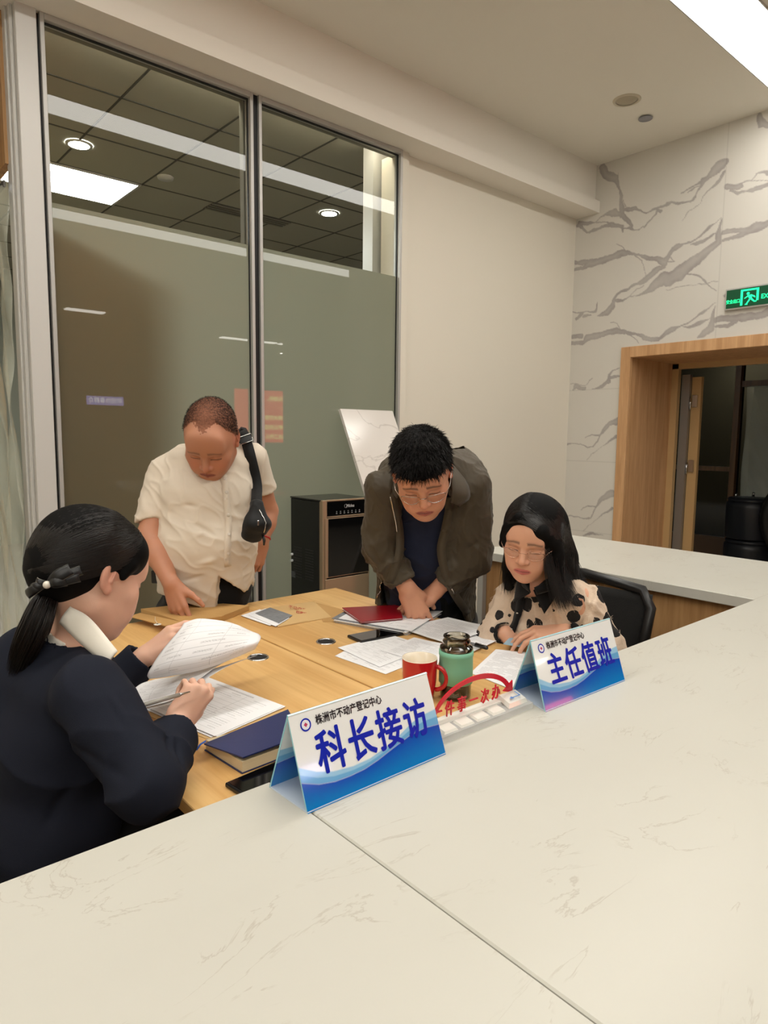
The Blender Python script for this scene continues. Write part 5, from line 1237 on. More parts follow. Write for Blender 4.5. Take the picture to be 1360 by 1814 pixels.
def spline(pts, n=14):
    P = [v3(p) for p in pts]; P = [2 * P[0] - P[1]] + P + [2 * P[-1] - P[-2]]; out = []
    m = len(P) - 3
    for k in range(n):
        t = k / (n - 1) * m; i = min(int(t), m - 1); u = t - i; a, b, c, d = P[i:i + 4]
        out.append(.5 * (2 * b + (c - a) * u + (2 * a - 5 * b + 4 * c - d) * u * u + (3 * b - a - 3 * c + d) * u ** 3))
    return np.array(out)
def comb(H, a, b, c0, r, n=14, k=1.012):
    """points combed over the head ellipsoid from local point a to local point b (great-circle)"""
    c0, r = v3(c0), v3(r); u = unit((v3(a) - c0) / r); v = unit((v3(b) - c0) / r); om = math.acos(float(np.clip(u @ v, -1, 1))) + 1e-6; out = []
    for i in range(n):
        t = i / (n - 1); d = (math.sin((1 - t) * om) * u + math.sin(t * om) * v) / math.sin(om); q = c0 + d * r * k; out.append(H.w(*q))
    return np.array(out)
def smooth_path(o, it=4):
    o = o.copy()
    for _ in range(it): o[1:-1] = (o[:-2] + 2 * o[1:-1] + o[2:]) / 4
    return o
def hair_mat(name, c, rough=.38, spec=.5):
    m, nt, b = newmat(name); b.inputs['Base Color'].default_value = s2l(c) + (1,); b.inputs['Roughness'].default_value = rough; b.inputs['Specular IOR Level'].default_value = spec
    return m

# ================================================================== PEOPLE
M['skin'] = vcol_mat('skin', rough=.48, spec=.4, sub=.12, bump=.12, bscale=420)
M['hairshell'] = vcol_mat('hair_base', rough=.7, spec=.12); M['hairbase'] = hair_mat('hair_mass', (8, 7, 7), .7, .12)
M['hair'] = hair_mat('black_hair', (24, 19, 17), .34, .5)
M['hair_short'] = hair_mat('short_hair', (20, 16, 14), .5, .2)
def cloth(name, rgb, rough=.8, bump=.15, bscale=500, sheen=.1, spec=.25):
    return mat(name, rgb, rough, spec=spec, bump=bump, bscale=bscale, sheen=sheen)
M['navy'] = cloth('navy_jersey', (24, 30, 52)); M['trouser'] = cloth('black_twill', (14, 14, 17)); M['shoe'] = mat('black_leather', (16, 14, 13), .3)
M['shirt1'] = cloth('cream_cotton', (214, 201, 184), .75, .1, 700)
M['olive'] = cloth('olive_shell', (66, 56, 40), .6, .08, 300, spec=.35)
M['blazer'] = cloth('dark_wool', (29, 32, 43), .85, .15, 900, sheen=0, spec=.15)
M['whiteshirt'] = cloth('white_poplin', (226, 220, 208), .7, .05, 700)
M['silver'] = mat('silver_wire', (196, 190, 184), .2, metal=1.)
M['lens'] = glass_mat('spectacle_lens', (.93, .94, .93), refl=.35)

def nearest(V, p): return int(((V - v3(p)[None]) ** 2).sum(1).argmin())
VIEWN = v3((-0.6511,-0.7506,0.1126))
def front(V, Nn, p, dirv=None, tol=.007):
    """index of the foremost vertex of the cloth in front of p, seen against dirv"""
    d = VIEWN if dirv is None else unit(dirv); q = V - v3(p)[None]; al = q @ d; pe = np.linalg.norm(q - al[:, None] * d[None], axis=1)
    ok = (Nn @ d > .1); sc_ = np.where(ok & (pe < tol), al - pe * 2, -9); i = int(sc_.argmax())
    return i if sc_[i] > -5 else nearest(V, p)
def drape(V, Nn, pts, off):
    out = []
    for p in pts:
        i = nearest(V, p); out.append(V[i] + Nn[i] * off)
    return out
def ribbon(name, pts, nrm, w, th, m, parent):
    """flat strap through pts, lying with the given normals"""
    b = MB(); P = [Vector([float(q) for q in p]) for p in pts]; n = len(P); vs = []
    for i in range(n):
        d = (P[min(i + 1, n - 1)] - P[max(i - 1, 0)]).normalized(); z = Vector([float(q) for q in nrm[i]]); z = (z - d * z.dot(d)).normalized(); s_ = d.cross(z)
        ww = w[i] if isinstance(w, (list, tuple)) else w
        vs += [P[i] + s_ * ww / 2, P[i] - s_ * ww / 2, P[i] - s_ * ww / 2 + z * th, P[i] + s_ * ww / 2 + z * th]
    fs = [(0, 1, 2, 3), tuple(4 * (n - 1) + k for k in (3, 2, 1, 0))]
    for i in range(n - 1):
        for k in range(4): fs.append((4 * i + k, 4 * (i + 1) + k, 4 * (i + 1) + (k + 1) % 4, 4 * i + (k + 1) % 4))
    b.add(vs, fs, True); return b.build(name, m, parent, fixn=True)
def hair_shell(name, V, F, head, maskfn, thick, m, parent, dark, skinc, dens=1.0, seed=0):
    """close-cropped hair: the scalp part of the head, lifted a little; ragged at the edge"""
    p = head.loc(V); mk = maskfn(p) + .35 * pnoise(V * 160, seed) * .02
    Nn = normals(V, F); vm = mk > 0; fm = vm[F].all(1); Fs = F[fm]; used = np.unique(Fs); re = np.full(len(V), -1); re[used] = np.arange(len(used))
    lift = thick * np.clip(mk[used] / .012, .05, 1) * (1 + .35 * pnoise(V[used] * 130, seed + 1)); Vn = V[used] + Nn[used] * lift[:, None]
    k = np.clip(mk[used] / .02, 0, 1) * dens
    th = dens if np.isscalar(dens) else dens
    return Vn, re[Fs], used, mk[used]
def legs(parent, hipL, hipR, footL, footR, kneeL, kneeR, top, m, r=(.095, .062, .050), waist=None, h=.008):
    F = field_around([hipL, hipR, footL, footR, top, kneeL, kneeR], .16, h)
    for hp, kn, ft in ((hipL, kneeL, footL), (hipR, kneeR, footR)):
        F.rc(hp, kn, r[0], r[1], .04); F.rc(kn, v3(ft) + v3((0, 0, .07)), r[1], r[2], .02)
    lat = unit(v3(hipL) - v3(hipR)); c = (v3(hipL) + v3(hipR)) / 2
    F.seg(c - v3((0, 0, .02)), top, .155 if waist is None else waist, .115, .150 if waist is None else waist, .110, lat, .04)
    V, Fc = F.mesh(); V = relax(V, Fc, 1); V = folds(V, Fc, .006, 9, (0, 0, 1), 1.6, 3)
    return skin('trousers', V, Fc, m, parent)
def shoe(parent, ankle, fwd, name='shoe'):
    a = v3(ankle); f = unit((fwd[0], fwd[1], 0)); F = field_around([a, a + f * .2, a - f * .08], .09, .006)
    z = v3((0, 0, 1)); b0 = v3((a[0], a[1], .045)); F.rc(b0 - f * .04, b0 + f * .03, .040, .042, .02); F.rc(b0 + f * .02 - z * .008, b0 + f * .14 - z * .012, .040, .032, .03); F.rc(b0, (a[0], a[1], .10), .04, .04, .02)
    F.cut((a[0], a[1], .002), (0, 0, -1)); V, Fc = F.mesh(); return skin(name, V, Fc, M['shoe'], parent)

# ------------------------------------------------------------------ man in the cream short-sleeved shirt
p1 = empty('person', (1.05, 2.32, 0), 'standing man in cream short sleeved shirt looking down at the desk, bag over one shoulder', 'person')
shR, shL = v3((0.958,2.266,1.212)), v3((1.222,2.124,1.264)); lat1 = unit(shL - shR)
elR, wrR = v3((0.881,2.222,1.004)), v3((0.89,2.073,0.866)); elL, wrL = v3((1.302,2.159,1.068)), v3((1.258,2.128,0.964))
nk0, nk1 = v3((1.127,2.207,1.262)), v3((1.075,2.127,1.317))
H1 = Head((1.042,2.078,1.335), (-0.5049,-0.5453,-0.6691), (-0.3401,-0.4793,0.8091), 1.06)
F = field_around([shR, shL, elR, wrR, elL, wrL, (0.953,2.105,0.734), (1.221,2.118,0.862)] + H1.box(), .05, .0028)
F.seg((1.097,2.201,1.227), (1.082,2.193,1.089), .13, .085, .13, .09, lat1, .02); F.seg((1.082,2.193,1.089), (1.082,2.204,0.804), .13, .10, .12, .095, lat1, .03)
F.rc(nk0, nk1, .060, .056, .02); F.rc(nk0, shR, .045, .042, .03); F.rc(nk0, shL, .045, .042, .03)
F.rc(shR, elR, .046, .038, .02); F.rc(elR, elR * .6 + wrR * .4, .039, .038, .015); F.rc(elR * .6 + wrR * .4, wrR, .038, .025, .02)
F.rc(shL, elL, .046, .038, .02); F.rc(elL, elL * .6 + wrL * .4, .039, .038, .015); F.rc(elL * .6 + wrL * .4, wrL, .038, .026, .02)
H1.build(F, jaw=1.08, full=1.06)
F.rc(H1.w(0, -.03, -.03), nk1, .060 , .058, .03)
hand(F, wrR, (0.0928,-0.3705,-0.9242), (-0.8604,-0.4428,0.2524), -1, [(.15, .2, .15), (.25, .35, .25), (.35, .45, .3), (.4, .5, .35)], .98, (.75, .25, .3))
hand(F, wrL, (-0.341,0.0278,-0.9396), (-0.2137,-0.9548,0.2067), 1, [(.5, .7, .4), (.55, .8, .5), (.6, .8, .5), (.6, .8, .5)], .98, (.5, .5, .5))
V, Fc = F.mesh(); V = relax(V, Fc, 1, .4)
C = H1.color(V, (186, 130, 102), lip=(150, 84, 72), brow=(60, 44, 36), browk=.55, red=.35)
# stubbled scalp tint
lp = H1.loc(V)
def scalp1(p):
    x, y, z = np.abs(p[:, 0]), p[:, 1], p[:, 2]
    front = .088 - np.clip(y, 0, 1) * 0.02 + .25 * np.clip(.028 - np.abs(x - .030), 0, .028) - .1 * np.clip(x - .05, 0, .1)   # receding temples
    line = np.where(y > .035, front, np.where(y > -.03, .010 + (y + .03) * 1.1 * (x < .2), -.035)); line = np.where((y > -.035) & (y <= .035), np.maximum(.012 + (y > .0) * y * 1.6, .012), line)
    return z - line
k = np.clip(scalp1(lp) / .03, 0, 1) * .5; C = C * (1 - k[:, None]) + np.array(s2l((70, 52, 44)))[None] * k[:, None]
skin('body', V, Fc, M['skin'], p1, C); body1 = (V, Fc)
Vn, Fn, used, mk = hair_shell('hair', V, Fc, H1, scalp1, .0022, None, p1, None, None)
pl = H1.loc(V[used]); thin = np.exp(-((pl[:, 0] / .04) ** 2 + ((pl[:, 1] - .03) / .06) ** 2)) * (pl[:, 2] > .06)
a = np.clip(mk / .016, 0, 1) * (1 - .62 * thin) * np.clip(.8 + 1.2 * pnoise(V[used] * 260, 2), .3, 1)
Ch = np.array(s2l((30, 23, 20)))[None] * a[:, None] + np.array(s2l((150, 100, 78)))[None] * (1 - a[:, None])
hr1 = link('hair', np_mesh('hair', Vn, Fn, Ch), p1, M['hairshell'], smooth=True)
rng = np.random.RandomState(1); sel = rng.choice(len(Vn), 6500); Nn = normals(V, Fc)[used]; paths = []
for i in sel:
    if rng.rand() > a[i] * .9: continue
    d = unit(Nn[i] * .8 + H1.f * .5 + rng.randn(3) * .25); paths.append(Vn[i] + np.outer(np.linspace(-.001, .0058, 3), d))
strands('cropped_strands', paths, .00035, M['hair_short'], hr1)

# shirt
F = field_around([shR, shL, (0.856,2.275,1.038), (1.29,2.111,1.125), (0.949,2.28,0.727), (1.207,2.058,0.731), nk1], .12, .0042)
F.seg((1.093,2.192,1.236), (1.073,2.181,1.131), .150, .100, .160, .118, lat1, .02)
F.seg((1.073,2.181,1.131), (1.059,2.168,0.964), .160, .118, .168, .142, lat1, .03)
F.seg((1.059,2.168,0.964), (1.076,2.195,0.714), .168, .142, .160, .132, lat1, .03)
F.rc(nk0 + unit(nk1 - nk0) * -.01, shR * .88 + nk0 * .12, .055, .052, .03); F.rc(nk0 + unit(nk1 - nk0) * -.01, shL * .88 + nk0 * .12, .055, .052, .03)
sR1 = (0.906,2.247,1.053); sL1 = (1.27,2.145,1.148)
T = F.twin(); T.rc(shR, sR1, .057, .060, .03); T.rc(shL, sL1, .055, .055, .03)
dR, dL = unit(v3(sR1) - shR), unit(v3(sL1) - shL)
for c_, d_, e_ in ((v3(sR1), dR, .015), (v3(sL1), dL, .012)):
    T.prism([c_ + e_ * d_ * 0 + q for q in (lat1 * .11, lat1 * .11 + d_ * .12, -lat1 * .11 + d_ * .12, -lat1 * .11)], np.cross(d_, lat1), .12)
    T.rc(c_ - d_ * .05, c_ + d_ * .06, .042, .054, 0, 's')
# tails: slanting hem with the notch under the last button
F.prism([(1.087,2.114,0.767), (1.103,2.116,0.873), (1.155,2.06,0.803), (1.212,2.025,0.898), (1.241,1.965,0.664), (1.08,2.104,0.662)][:3] + [(1.152,2.042,0.663), (1.08,2.104,0.662)], (-0.6511,-0.7506,0.1126), .35)
F.prism([(1.15,2.064,0.799), (1.214,2.028,0.927), (1.286,1.961,0.899), (1.271,1.939,0.664), (1.141,2.051,0.662)], (-0.6511,-0.7506,0.1126), .35)
F.prism([(0.895,2.29,0.829), (0.967,2.222,0.795), (1.088,2.114,0.773), (1.079,2.102,0.642), (0.883,2.272,0.639)], (-0.6511,-0.7506,0.1126), .35)
F.join(T, .012)
F.rc((1.074,2.187,0.828), (1.08,2.197,0.661), .125, .128, 0, 's', flat=((-0.6511,-0.7506,0.1126), 1.25))
F.rc(nk0, nk1 + (nk1 - nk0), .058, .062, .004, 's')
V, Fc = F.mesh(); V = relax(V, Fc, 2, .5)
lo = np.clip((v3((1.1,2.216,1.167))[2] - V[:, 2]) / .1, 0, 1)
V = folds(V, Fc, .0042, 8, (0.6741,-0.6401,-0.3685), 3.2, 11, mask=lo); V = folds(V, Fc, .0025, 22, (0.3258,-0.6859,-0.6507), 3.0, 21)
V = creases(V, Fc, [((0.926,2.156,1.093), (1.027,2.016,1.015), .008, -.008), ((0.932,2.155,1.121), (0.998,2.055,1.107), .007, -.006), ((0.917,2.156,1.046), (0.975,2.055,0.968), .008, -.007), ((1.176,2.015,1.157), (1.076,1.974,1.016), .008, -.006),
    ((0.914,2.139,0.906), (1.043,1.991,0.942), .010, .008), ((0.925,2.122,0.86), (1.04,1.987,0.896), .007, -.006), ((0.949,2.081,0.996), (1.044,2.009,1.061), .007, .005), ((0.956,2.166,1.157), (0.938,2.171,1.091), .006, -.010), ((1.176,2.057,1.17), (1.179,2.048,1.125), .005, -.008)])
sh = skin('shirt', V, Fc, M['shirt1'], p1); sN = normals(V, Fc); sV = V
# placket and buttons, following the belly
pp = spline([(1.033,2.016,1.222), (1.037,2.003,1.164), (1.037,1.991,1.082), (1.035,1.981,1), (1.039,1.991,0.914)], 24)
ii = [front(sV, sN, p) for p in pp]; ribbon('placket', [sV[i] + sN[i] * .0012 for i in ii], [sN[i] for i in ii], .022, .0016, M['shirt1'], p1)
M['button'] = mat('pearl_button', (206, 196, 182), .25)
for (x, y) in ((388,846), (394,872), (397,912), (400,947), (399,982)):
    b = MB()
    for q in [0]: pass
    c = {(388,846): (1.035,2.012,1.208), (394,872): (1.04,2.001,1.161), (397,912): (1.039,1.99,1.088), (400,947): (1.039,1.981,1.024), (399,982): (1.033,1.976,0.96)}[(x, y)]
    i = front(sV, sN, c); z = Vector([float(q) for q in sN[i]]); x_ = z.orthogonal().normalized(); R_ = Matrix((x_, z.cross(x_), z)).transposed()
    b.lathe(Vector([float(q) for q in sV[i]]) + z * .003, [(0, 0), (.0052, 0), (.0056, .0010), (.0044, .0018), (0, .0012)], 14, R_); b.build('button', M['button'], sh)
# collar: stand round the neck plus two points
F = field_around([nk0, nk1, (1.019,2.158,1.202), (1.115,2.078,1.223)], .09, .003)
ax = unit(nk1 - nk0); c0 = nk0 - ax * .004
F.rc(c0, c0 + ax * .036, .068, .064, 0); F.rc(c0 - ax * .04, c0 + ax * .09, .0625, .0590, 0, 's'); F.cut(c0 + ax * .034, ax); F.cut(c0 - ax * .016, -ax)
F.prism([(1.047,2.074,1.249), (1.034,2.075,1.178), (1.062,2.051,1.179), (1.061,2.062,1.249)], (-0.6511,-0.7506,0.1126), .12)
V, Fc = F.mesh(); col1 = skin('collar', relax(V, Fc, 1), Fc, M['shirt1'], p1)
def flap(V, Nn, poly, off, name, m, parent, n=9, th=.003):
    """collar leaf: a quad of 4 corners draped on the cloth"""
    q = [v3(c) for c in poly]; G = []; al = []
    for i in range(n + 1):
        for j in range(n + 1):
            u, v = i / n, j / n; p = (q[0] * (1 - u) + q[1] * u) * (1 - v) + (q[3] * (1 - u) + q[2] * u) * v
            k = front(V, Nn, p, tol=.012); G.append(p); al.append((V[k] - p) @ VIEWN + off)
    al = np.array(al); md = np.median(al); al = np.clip(al, md - .03, md + .03).reshape(n + 1, n + 1); G = np.array(G).reshape(n + 1, n + 1, 3)
    for _ in range(4):
        al[1:-1] = (al[:-2] + 2 * al[1:-1] + al[2:]) / 4; al[:, 1:-1] = (al[:, :-2] + 2 * al[:, 1:-1] + al[:, 2:]) / 4
    G = G + al[..., None] * VIEWN
    b = MB(); b.grid(lambda u, v: tuple(G[int(round(u * n)), int(round(v * n))]), n, n, thick=th); return b.build(name, m, parent, fixn=True)
flap(sV, sN, [(0.998,2.167,1.315), (0.989,2.155,1.277), (0.994,2.088,1.211), (1.01,2.078,1.237)], .018, 'collar_point', M['shirt1'], col1, th=.006)
flap(sV, sN, [(1.115,2.063,1.3), (1.106,2.052,1.268), (1.063,2.031,1.23), (1.052,2.044,1.25)], .018, 'collar_point', M['shirt1'], col1, th=.006)
hip1 = v3((1.085,2.214,0.709)) + v3((0, .03, 0)); lt = unit((lat1[0], lat1[1], 0)); fw1 = np.cross(lt, (0, 0, 1)) * 1.0
fw1 = fw1 if fw1 @ v3((-0.6511,-0.7506,0.1126)) > 0 else -fw1
hL, hR = hip1 + lt * .085, hip1 - lt * .085
legs(p1, hL - v3((0, 0, .04)), hR - v3((0, 0, .04)), (hL[0] + .02, hL[1] + .03, 0), (hR[0] - .02, hR[1] + .03, 0), hL - v3((0, -.01, .38)), hR - v3((0, -.01, .38)), (1.079,2.193,0.806), M['trouser'], waist=.150)
for q in (hL + v3((.02, .03, 0)), hR + v3((-.02, .03, 0))): shoe(p1, q, fw1)
b = MB(); q = (0.92,2.271,0.851); b.obox(q, (.012, .03, .045), Matrix.Rotation(.7, 3, 'Z'), .003); b.build('phone_holster', M['black'], p1)
# red cord bracelet
b = MB(); q = v3(wrL) + unit(elL - wrL) * .012; z = Vector([float(t_) for t_ in unit(elL - wrL)]); x_ = z.orthogonal().normalized(); y_ = z.cross(x_)
b.tube([Vector([float(t_) for t_ in q]) + x_ * .030 * math.cos(a_ * PI / 12) + y_ * .030 * math.sin(a_ * PI / 12) for a_ in range(25)], .0028, 6); tag(b.build('cord_bracelet', mat('red_cord', (170, 20, 30), .6)), 'thin red cord bracelet on the wrist of the man in cream shirt', 'bracelet')

# sling bag
bag = empty('sling_bag', (1.124,1.94,1.062), 'black sling bag hanging from the shoulder of the man in cream shirt', 'bag')
M['webbing'] = cloth('black_webbing', (16, 16, 17), .7, .2, 900); M['bagcloth'] = cloth('black_nylon', (18, 18, 19), .6, .12, 500)
def drape_line(V, Nn, pts, off=.004, back=0, it=3, tol=.010):
    """strap path kept over the given line, laid on the cloth and pulled taut"""
    al, out, nr = [], [], []
    for t_, p in enumerate(pts):
        p = v3(p)
        if t_ < back: i = nearest(V, p); al.append(None); out.append(V[i] + Nn[i] * off); nr.append(Nn[i])
        else:
            i = front(V, Nn, p, tol=tol); al.append((V[i] - p) @ VIEWN + off); out.append(p); nr.append(VIEWN * .7 + Nn[i] * .3)
    A = np.array([a for a in al if a is not None]); med = np.median(A); A = np.clip(A, med - .05, med + .06)
    for _ in range(it): A[1:-1] = np.maximum(A[1:-1], (A[:-2] + A[2:]) / 2)
    for _ in range(it): A[1:-1] = (A[:-2] + 2 * A[1:-1] + A[2:]) / 4
    k = 0
    for t_ in range(len(pts)):
        if al[t_] is not None: out[t_] = out[t_] + VIEWN * A[k]; k += 1
    o = np.array(out)
    for _ in range(2): o[1:-1] = (o[:-2] + 2 * o[1:-1] + o[2:]) / 4
    return o, nr
pts = spline([(1.24,2.248,1.305), (1.205,2.18,1.359), (1.171,2.102,1.351), (1.134,2.018,1.291), (1.128,1.986,1.217), (1.128,1.962,1.144), (1.124,1.945,1.097)], 34)
o_, nr = drape_line(sV, sN, pts, .004, back=7); ribbon('strap', o_, nr, .037, .003, M['webbing'], bag)
i = 14; b = MB()
cbk = Vector([float(q) for q in o_[13]]) ; zz = Vector([float(q) for q in nr[13]]); dd = Vector([float(q) for q in (o_[14] - o_[12])]).normalized(); ss = dd.cross(zz).normalized(); Rb = Matrix((ss, dd, zz)).transposed()
b.obox(cbk + zz * .006, (.044, .026, .004), Rb, .001); bk = b.build('buckle', M['black'], bag)
b = MB(); b.tube([cbk + zz * .010 + ss * x_ + dd * y_ for x_, y_ in ((-.024, -.014), (.024, -.014), (.024, .014), (-.024, .014), (-.024, -.014))], .0018, 6); b.build('buckle_frame', M['chrome'], bag)
F = field_around([(1.103,1.944,1.147), (1.135,1.895,1.002)], .08, .004)
bt, bm, bb = v3((1.122,1.924,1.123)), v3((1.114,1.908,1.061)), v3((1.103,1.925,1.019)); bl = v3((0.9835,-0.1732,0.0525))
F.seg(bt, bm, .022, .018, .040, .030, bl, .015); F.seg(bm, bb, .040, .030, .036, .022, bl, .02); F.rc((1.165,1.944,1.059), (1.14,1.944,1.098), .018, .016, .02)
V, Fc = F.mesh(); V = relax(V, Fc, 2); V = folds(V, Fc, .0025, 18, (0, 0, 1), 2, 5); skin('pouch', V, Fc, M['bagcloth'], bag)
bN = normals(V, Fc)
zp = spline([(1.115,1.888,1.114), (1.123,1.875,1.069), (1.118,1.873,1.028)], 14); zi = [nearest(V, p) for p in zp]; b = MB(); b.tube([V[i] + bN[i] * .0015 for i in zi], .0018, 6); b.build('zip', M['chrome'], bag)
b = MB(); i = nearest(V, (1.096,1.871,1.068)); b.obox(V[i] + bN[i] * .003, (.006, .004, .016), None, .001); b.build('zip_pull', M['chrome'], bag)
b = MB(); b.tube([(1.125,1.893,1.025), (1.127,1.889,1.007), (1.125,1.888,0.992)], [.004, .005, .003], 8); b.build('pull_tab', M['black'], bag)

# ------------------------------------------------------------------ man in the olive jacket bending over the desk
p2 = empty('person', (1.72, 1.80, 0), 'man with glasses in open olive jacket bending over the papers on the right desk', 'person')
shR, shL = v3((1.394,1.603,1.179)), v3((1.611,1.443,1.191)); lat2 = unit(shL - shR)
elR, wrR = v3((1.4,1.623,0.989)), v3((1.447,1.549,0.862)); elL, wrL = v3((1.634,1.456,0.963)), v3((1.551,1.535,0.839))
nk0, nk1 = v3((1.51,1.525,1.238)), v3((1.444,1.477,1.251))
H2 = Head((1.372,1.418,1.242), (-0.5128,-0.5381,-0.669), (-0.3812,-0.4932,0.7819), 1.06)
H2 = Head((1.374,1.417,1.245), (-0.5407,-0.6021,-0.5874), (-0.4594,-0.3234,0.8273), 1.05)
F = field_around([shR, shL, elR, wrR, elL, wrL, (1.462,1.622,0.721), (1.574,1.523,0.714)] + H2.box(), .05, .0027)
F.seg((1.544,1.565,1.171), (1.587,1.61,1.014), .12, .08, .12, .09, lat2, .02); F.seg((1.587,1.61,1.014), (1.636,1.669,0.801), .12, .09, .12, .09, lat2, .03)
F.rc(nk0, shR, .045, .040, .03); F.rc(nk0, shL, .045, .040, .03); F.rc(nk0, nk1, .062, .058, .02); F.rc(H2.w(0, -.03, -.03), nk0, .058, .062, .03)
F.rc(shR, elR, .040, .030, .02); F.rc(elR, elR * .55 + wrR * .45, .030, .029, .015); F.rc(elR * .55 + wrR * .45, wrR, .029, .0265, .02)
F.rc(shL, elL, .040, .030, .02); F.rc(elL, elL * .55 + wrL * .45, .030, .029, .015); F.rc(elL * .55 + wrL * .45, wrL, .029, .0265, .02)
H2.build(F, jaw=1.0, full=1.0)
hand(F, wrR, (0.3192,-0.2322,-0.9188), (-0.6922,-0.5578,0.4579), -1, [(.35, .45, .3), (.45, .55, .35), (.5, .6, .4), (.55, .6, .4)], 1.02, (.55, .5, .3))
hand(F, wrL, (-0.7162,0.4855,-0.5013), (-0.5049,-0.1064,0.8566), 1, [(.35, .4, .3), (.45, .5, .3), (.5, .6, .4), (.6, .6, .4)], 1.0, (.25, .45, .1))
V, Fc = F.mesh(); V = relax(V, Fc, 1, .4)
C = H2.color(V, (206, 148, 118), lip=(170, 96, 84), brow=(36, 28, 24), browk=.8, red=.25)
def scalp2(p):
    x, y, z = np.abs(p[:, 0]), p[:, 1], p[:, 2]
    fr = .050 - .12 * np.clip(x - .045, 0, .1)
    line = np.where(y > .050, fr, np.where(y > .012, .012 + (y - .012) * 1.2, np.where(y > -.028, .030, -.045)))
    return z - line + .003 * np.sin(p[:, 0] * 190)
lp = H2.loc(V); k = np.clip(scalp2(lp) / .012, 0, 1) * .9; C = C * (1 - k[:, None]) + np.array(s2l((22, 18, 17)))[None] * k[:, None]
skin('body', V, Fc, M['skin'], p2, C)
Vn, Fn, used, mk = hair_shell('hair', V, Fc, H2, scalp2, .0045, None, p2, None, None, seed=4)
Ch = np.tile(np.array(s2l((10, 9, 9))), (len(Vn), 1)); Vn = Vn + normals(V, Fc)[used] * (.0045 * pnoise(Vn * 85, 9) * np.clip(mk / .01, 0, 1) + .002 * pnoise(Vn * 210, 10))[:, None]; hr2 = link('hair', np_mesh('hair', Vn, Fn, Ch), p2, M['hairshell'], smooth=True)
rng = np.random.RandomState(2); sel = rng.choice(len(Vn), 9000); Nn = normals(V, Fc)[used]; paths = []
for i in sel:
    q = H2.loc(Vn[i][None])[0]; fl = H2.f * (.9 if q[1] > -.02 else .1) - H2.u * (.25 if q[1] > .02 else .5) + H2.x * np.sign(q[0]) * .15
    L_ = rng.uniform(.008, .019) * (1.25 if q[1] > .045 else 1); d0 = unit(Nn[i] * .7 + fl * .6 + rng.randn(3) * .2); d1 = unit(Nn[i] * .15 + fl + rng.randn(3) * .2)
    t = np.linspace(0, 1, 5)[:, None]; paths.append(Vn[i] - Nn[i] * .002 + L_ * (t * d0 * (1 - t * .5) + t * t * d1 * .8))
strands('hair_tufts', paths, .0009, M['hair_short'], hr2, taper=.15)
# glasses: half-rim, silver
def glasses(H, parent, rimw=.0265, rimh=.0165, drop=-.010, yb=.098, mt=None, full=True, rr=.0010, slant=0.0, temple=True):
    g = empty('eyeglasses', tuple(float(q) for q in H.w(0, yb, drop)))
    mt = mt or M['silver']
    for q in (-1, 1):
        cx_ = q * .0345
        def rim(a): 
            x_ = rimw * math.cos(a); z_ = rimh * math.sin(a) * (1.0 if math.sin(a) > 0 else 1.1); return H.w(cx_ + x_, yb - .9 * abs(x_ * q + .002) ** 1.5 * 2 - .0 + .25 * z_ - (.010 * ((x_ * q + rimw) / (2 * rimw)) ** 2), drop + z_)
        pts = [rim(2 * PI * k / 28) for k in range(29)]
        if not full: pts = [rim(-.15 + (PI + .3) * k / 20) for k in range(21)]
        b = MB(); b.tube(pts, rr, 6); b.build('rim', mt, g)
        b = MB(); c = [Vector([float(t) for t in rim(2 * PI * k / 28)]) for k in range(28)]; b.add(c, [tuple(range(28))]); b.build('lens', M['lens'], g)
        if temple:
            b = MB(); b.tube([rim(0 if q > 0 else PI), H.w(q * .074, .062, drop + .010), H.w(q * .082, .0, drop + .014), H.w(q * .079, -.022, drop - .004)], rr * 1.05, 6); b.build('temple', mt, g)
    b = MB(); b.tube([H.w(-.009, yb - .002, drop + .003), H.w(0, yb + .003, drop + .007), H.w(.009, yb - .002, drop + .003)], rr, 6); b.build('bridge', mt, g)
    return g
g = glasses(H2, p2, drop=-.014, yb=.103, full=True); tag(g, 'silver rimmed glasses worn low by the man in olive jacket', 'glasses', 'eyeglasses worn by people')
# tee shirt
F = field_around([(1.4,1.562,1.213), (1.756,1.644,0.705), (1.511,1.572,1.025)], .17, .005)
F.seg((1.53,1.552,1.182), (1.573,1.596,1.016), .135, .098, .138, .112, lat2, .02); F.seg((1.573,1.596,1.016), (1.634,1.67,0.797), .138, .112, .135, .108, lat2, .03)
F.rc(nk0 - unit(nk1 - nk0) * .03, nk0 + unit(nk1 - nk0) * .022, .078, .067, .03); F.rc(nk0, nk1 + (nk1 - nk0) * 2, .063, .06, .0, 's')
V, Fc = F.mesh(); V = relax(V, Fc, 2); V = folds(V, Fc, .005, 10, (0.7589,-0.6419,0.1094), 2.5, 31)
V = creases(V, Fc, [((1.407,1.536,1.074), (1.481,1.465,1.032), .010, -.006), ((1.418,1.538,0.975), (1.5,1.47,0.994), .010, -.007), ((1.404,1.531,1.022), (1.464,1.472,0.979), .007, .005)])
ts = skin('tee_shirt', V, Fc, M['navy'], p2)
# jacket
F = field_around([shR, shL, (1.309,1.629,1.125), (1.609,1.369,1.129), (1.448,1.723,0.78), (1.815,1.587,0.665), (1.404,1.507,0.865)], .12, .0045)
F.seg((1.546,1.555,1.208), (1.561,1.58,1.104), .172, .126, .170, .134, lat2, .03); F.seg((1.561,1.58,1.104), (1.597,1.618,0.944), .170, .134, .160, .139, lat2, .03); F.seg((1.597,1.618,0.944), (1.648,1.674,0.727), .160, .139, .172, .148, lat2, .03)
F.ell((1.601,1.551,1.229), (.13, .11, .10), None, .04); F.ell((1.615,1.513,1.236), (.07, .07, .055), None, .04)
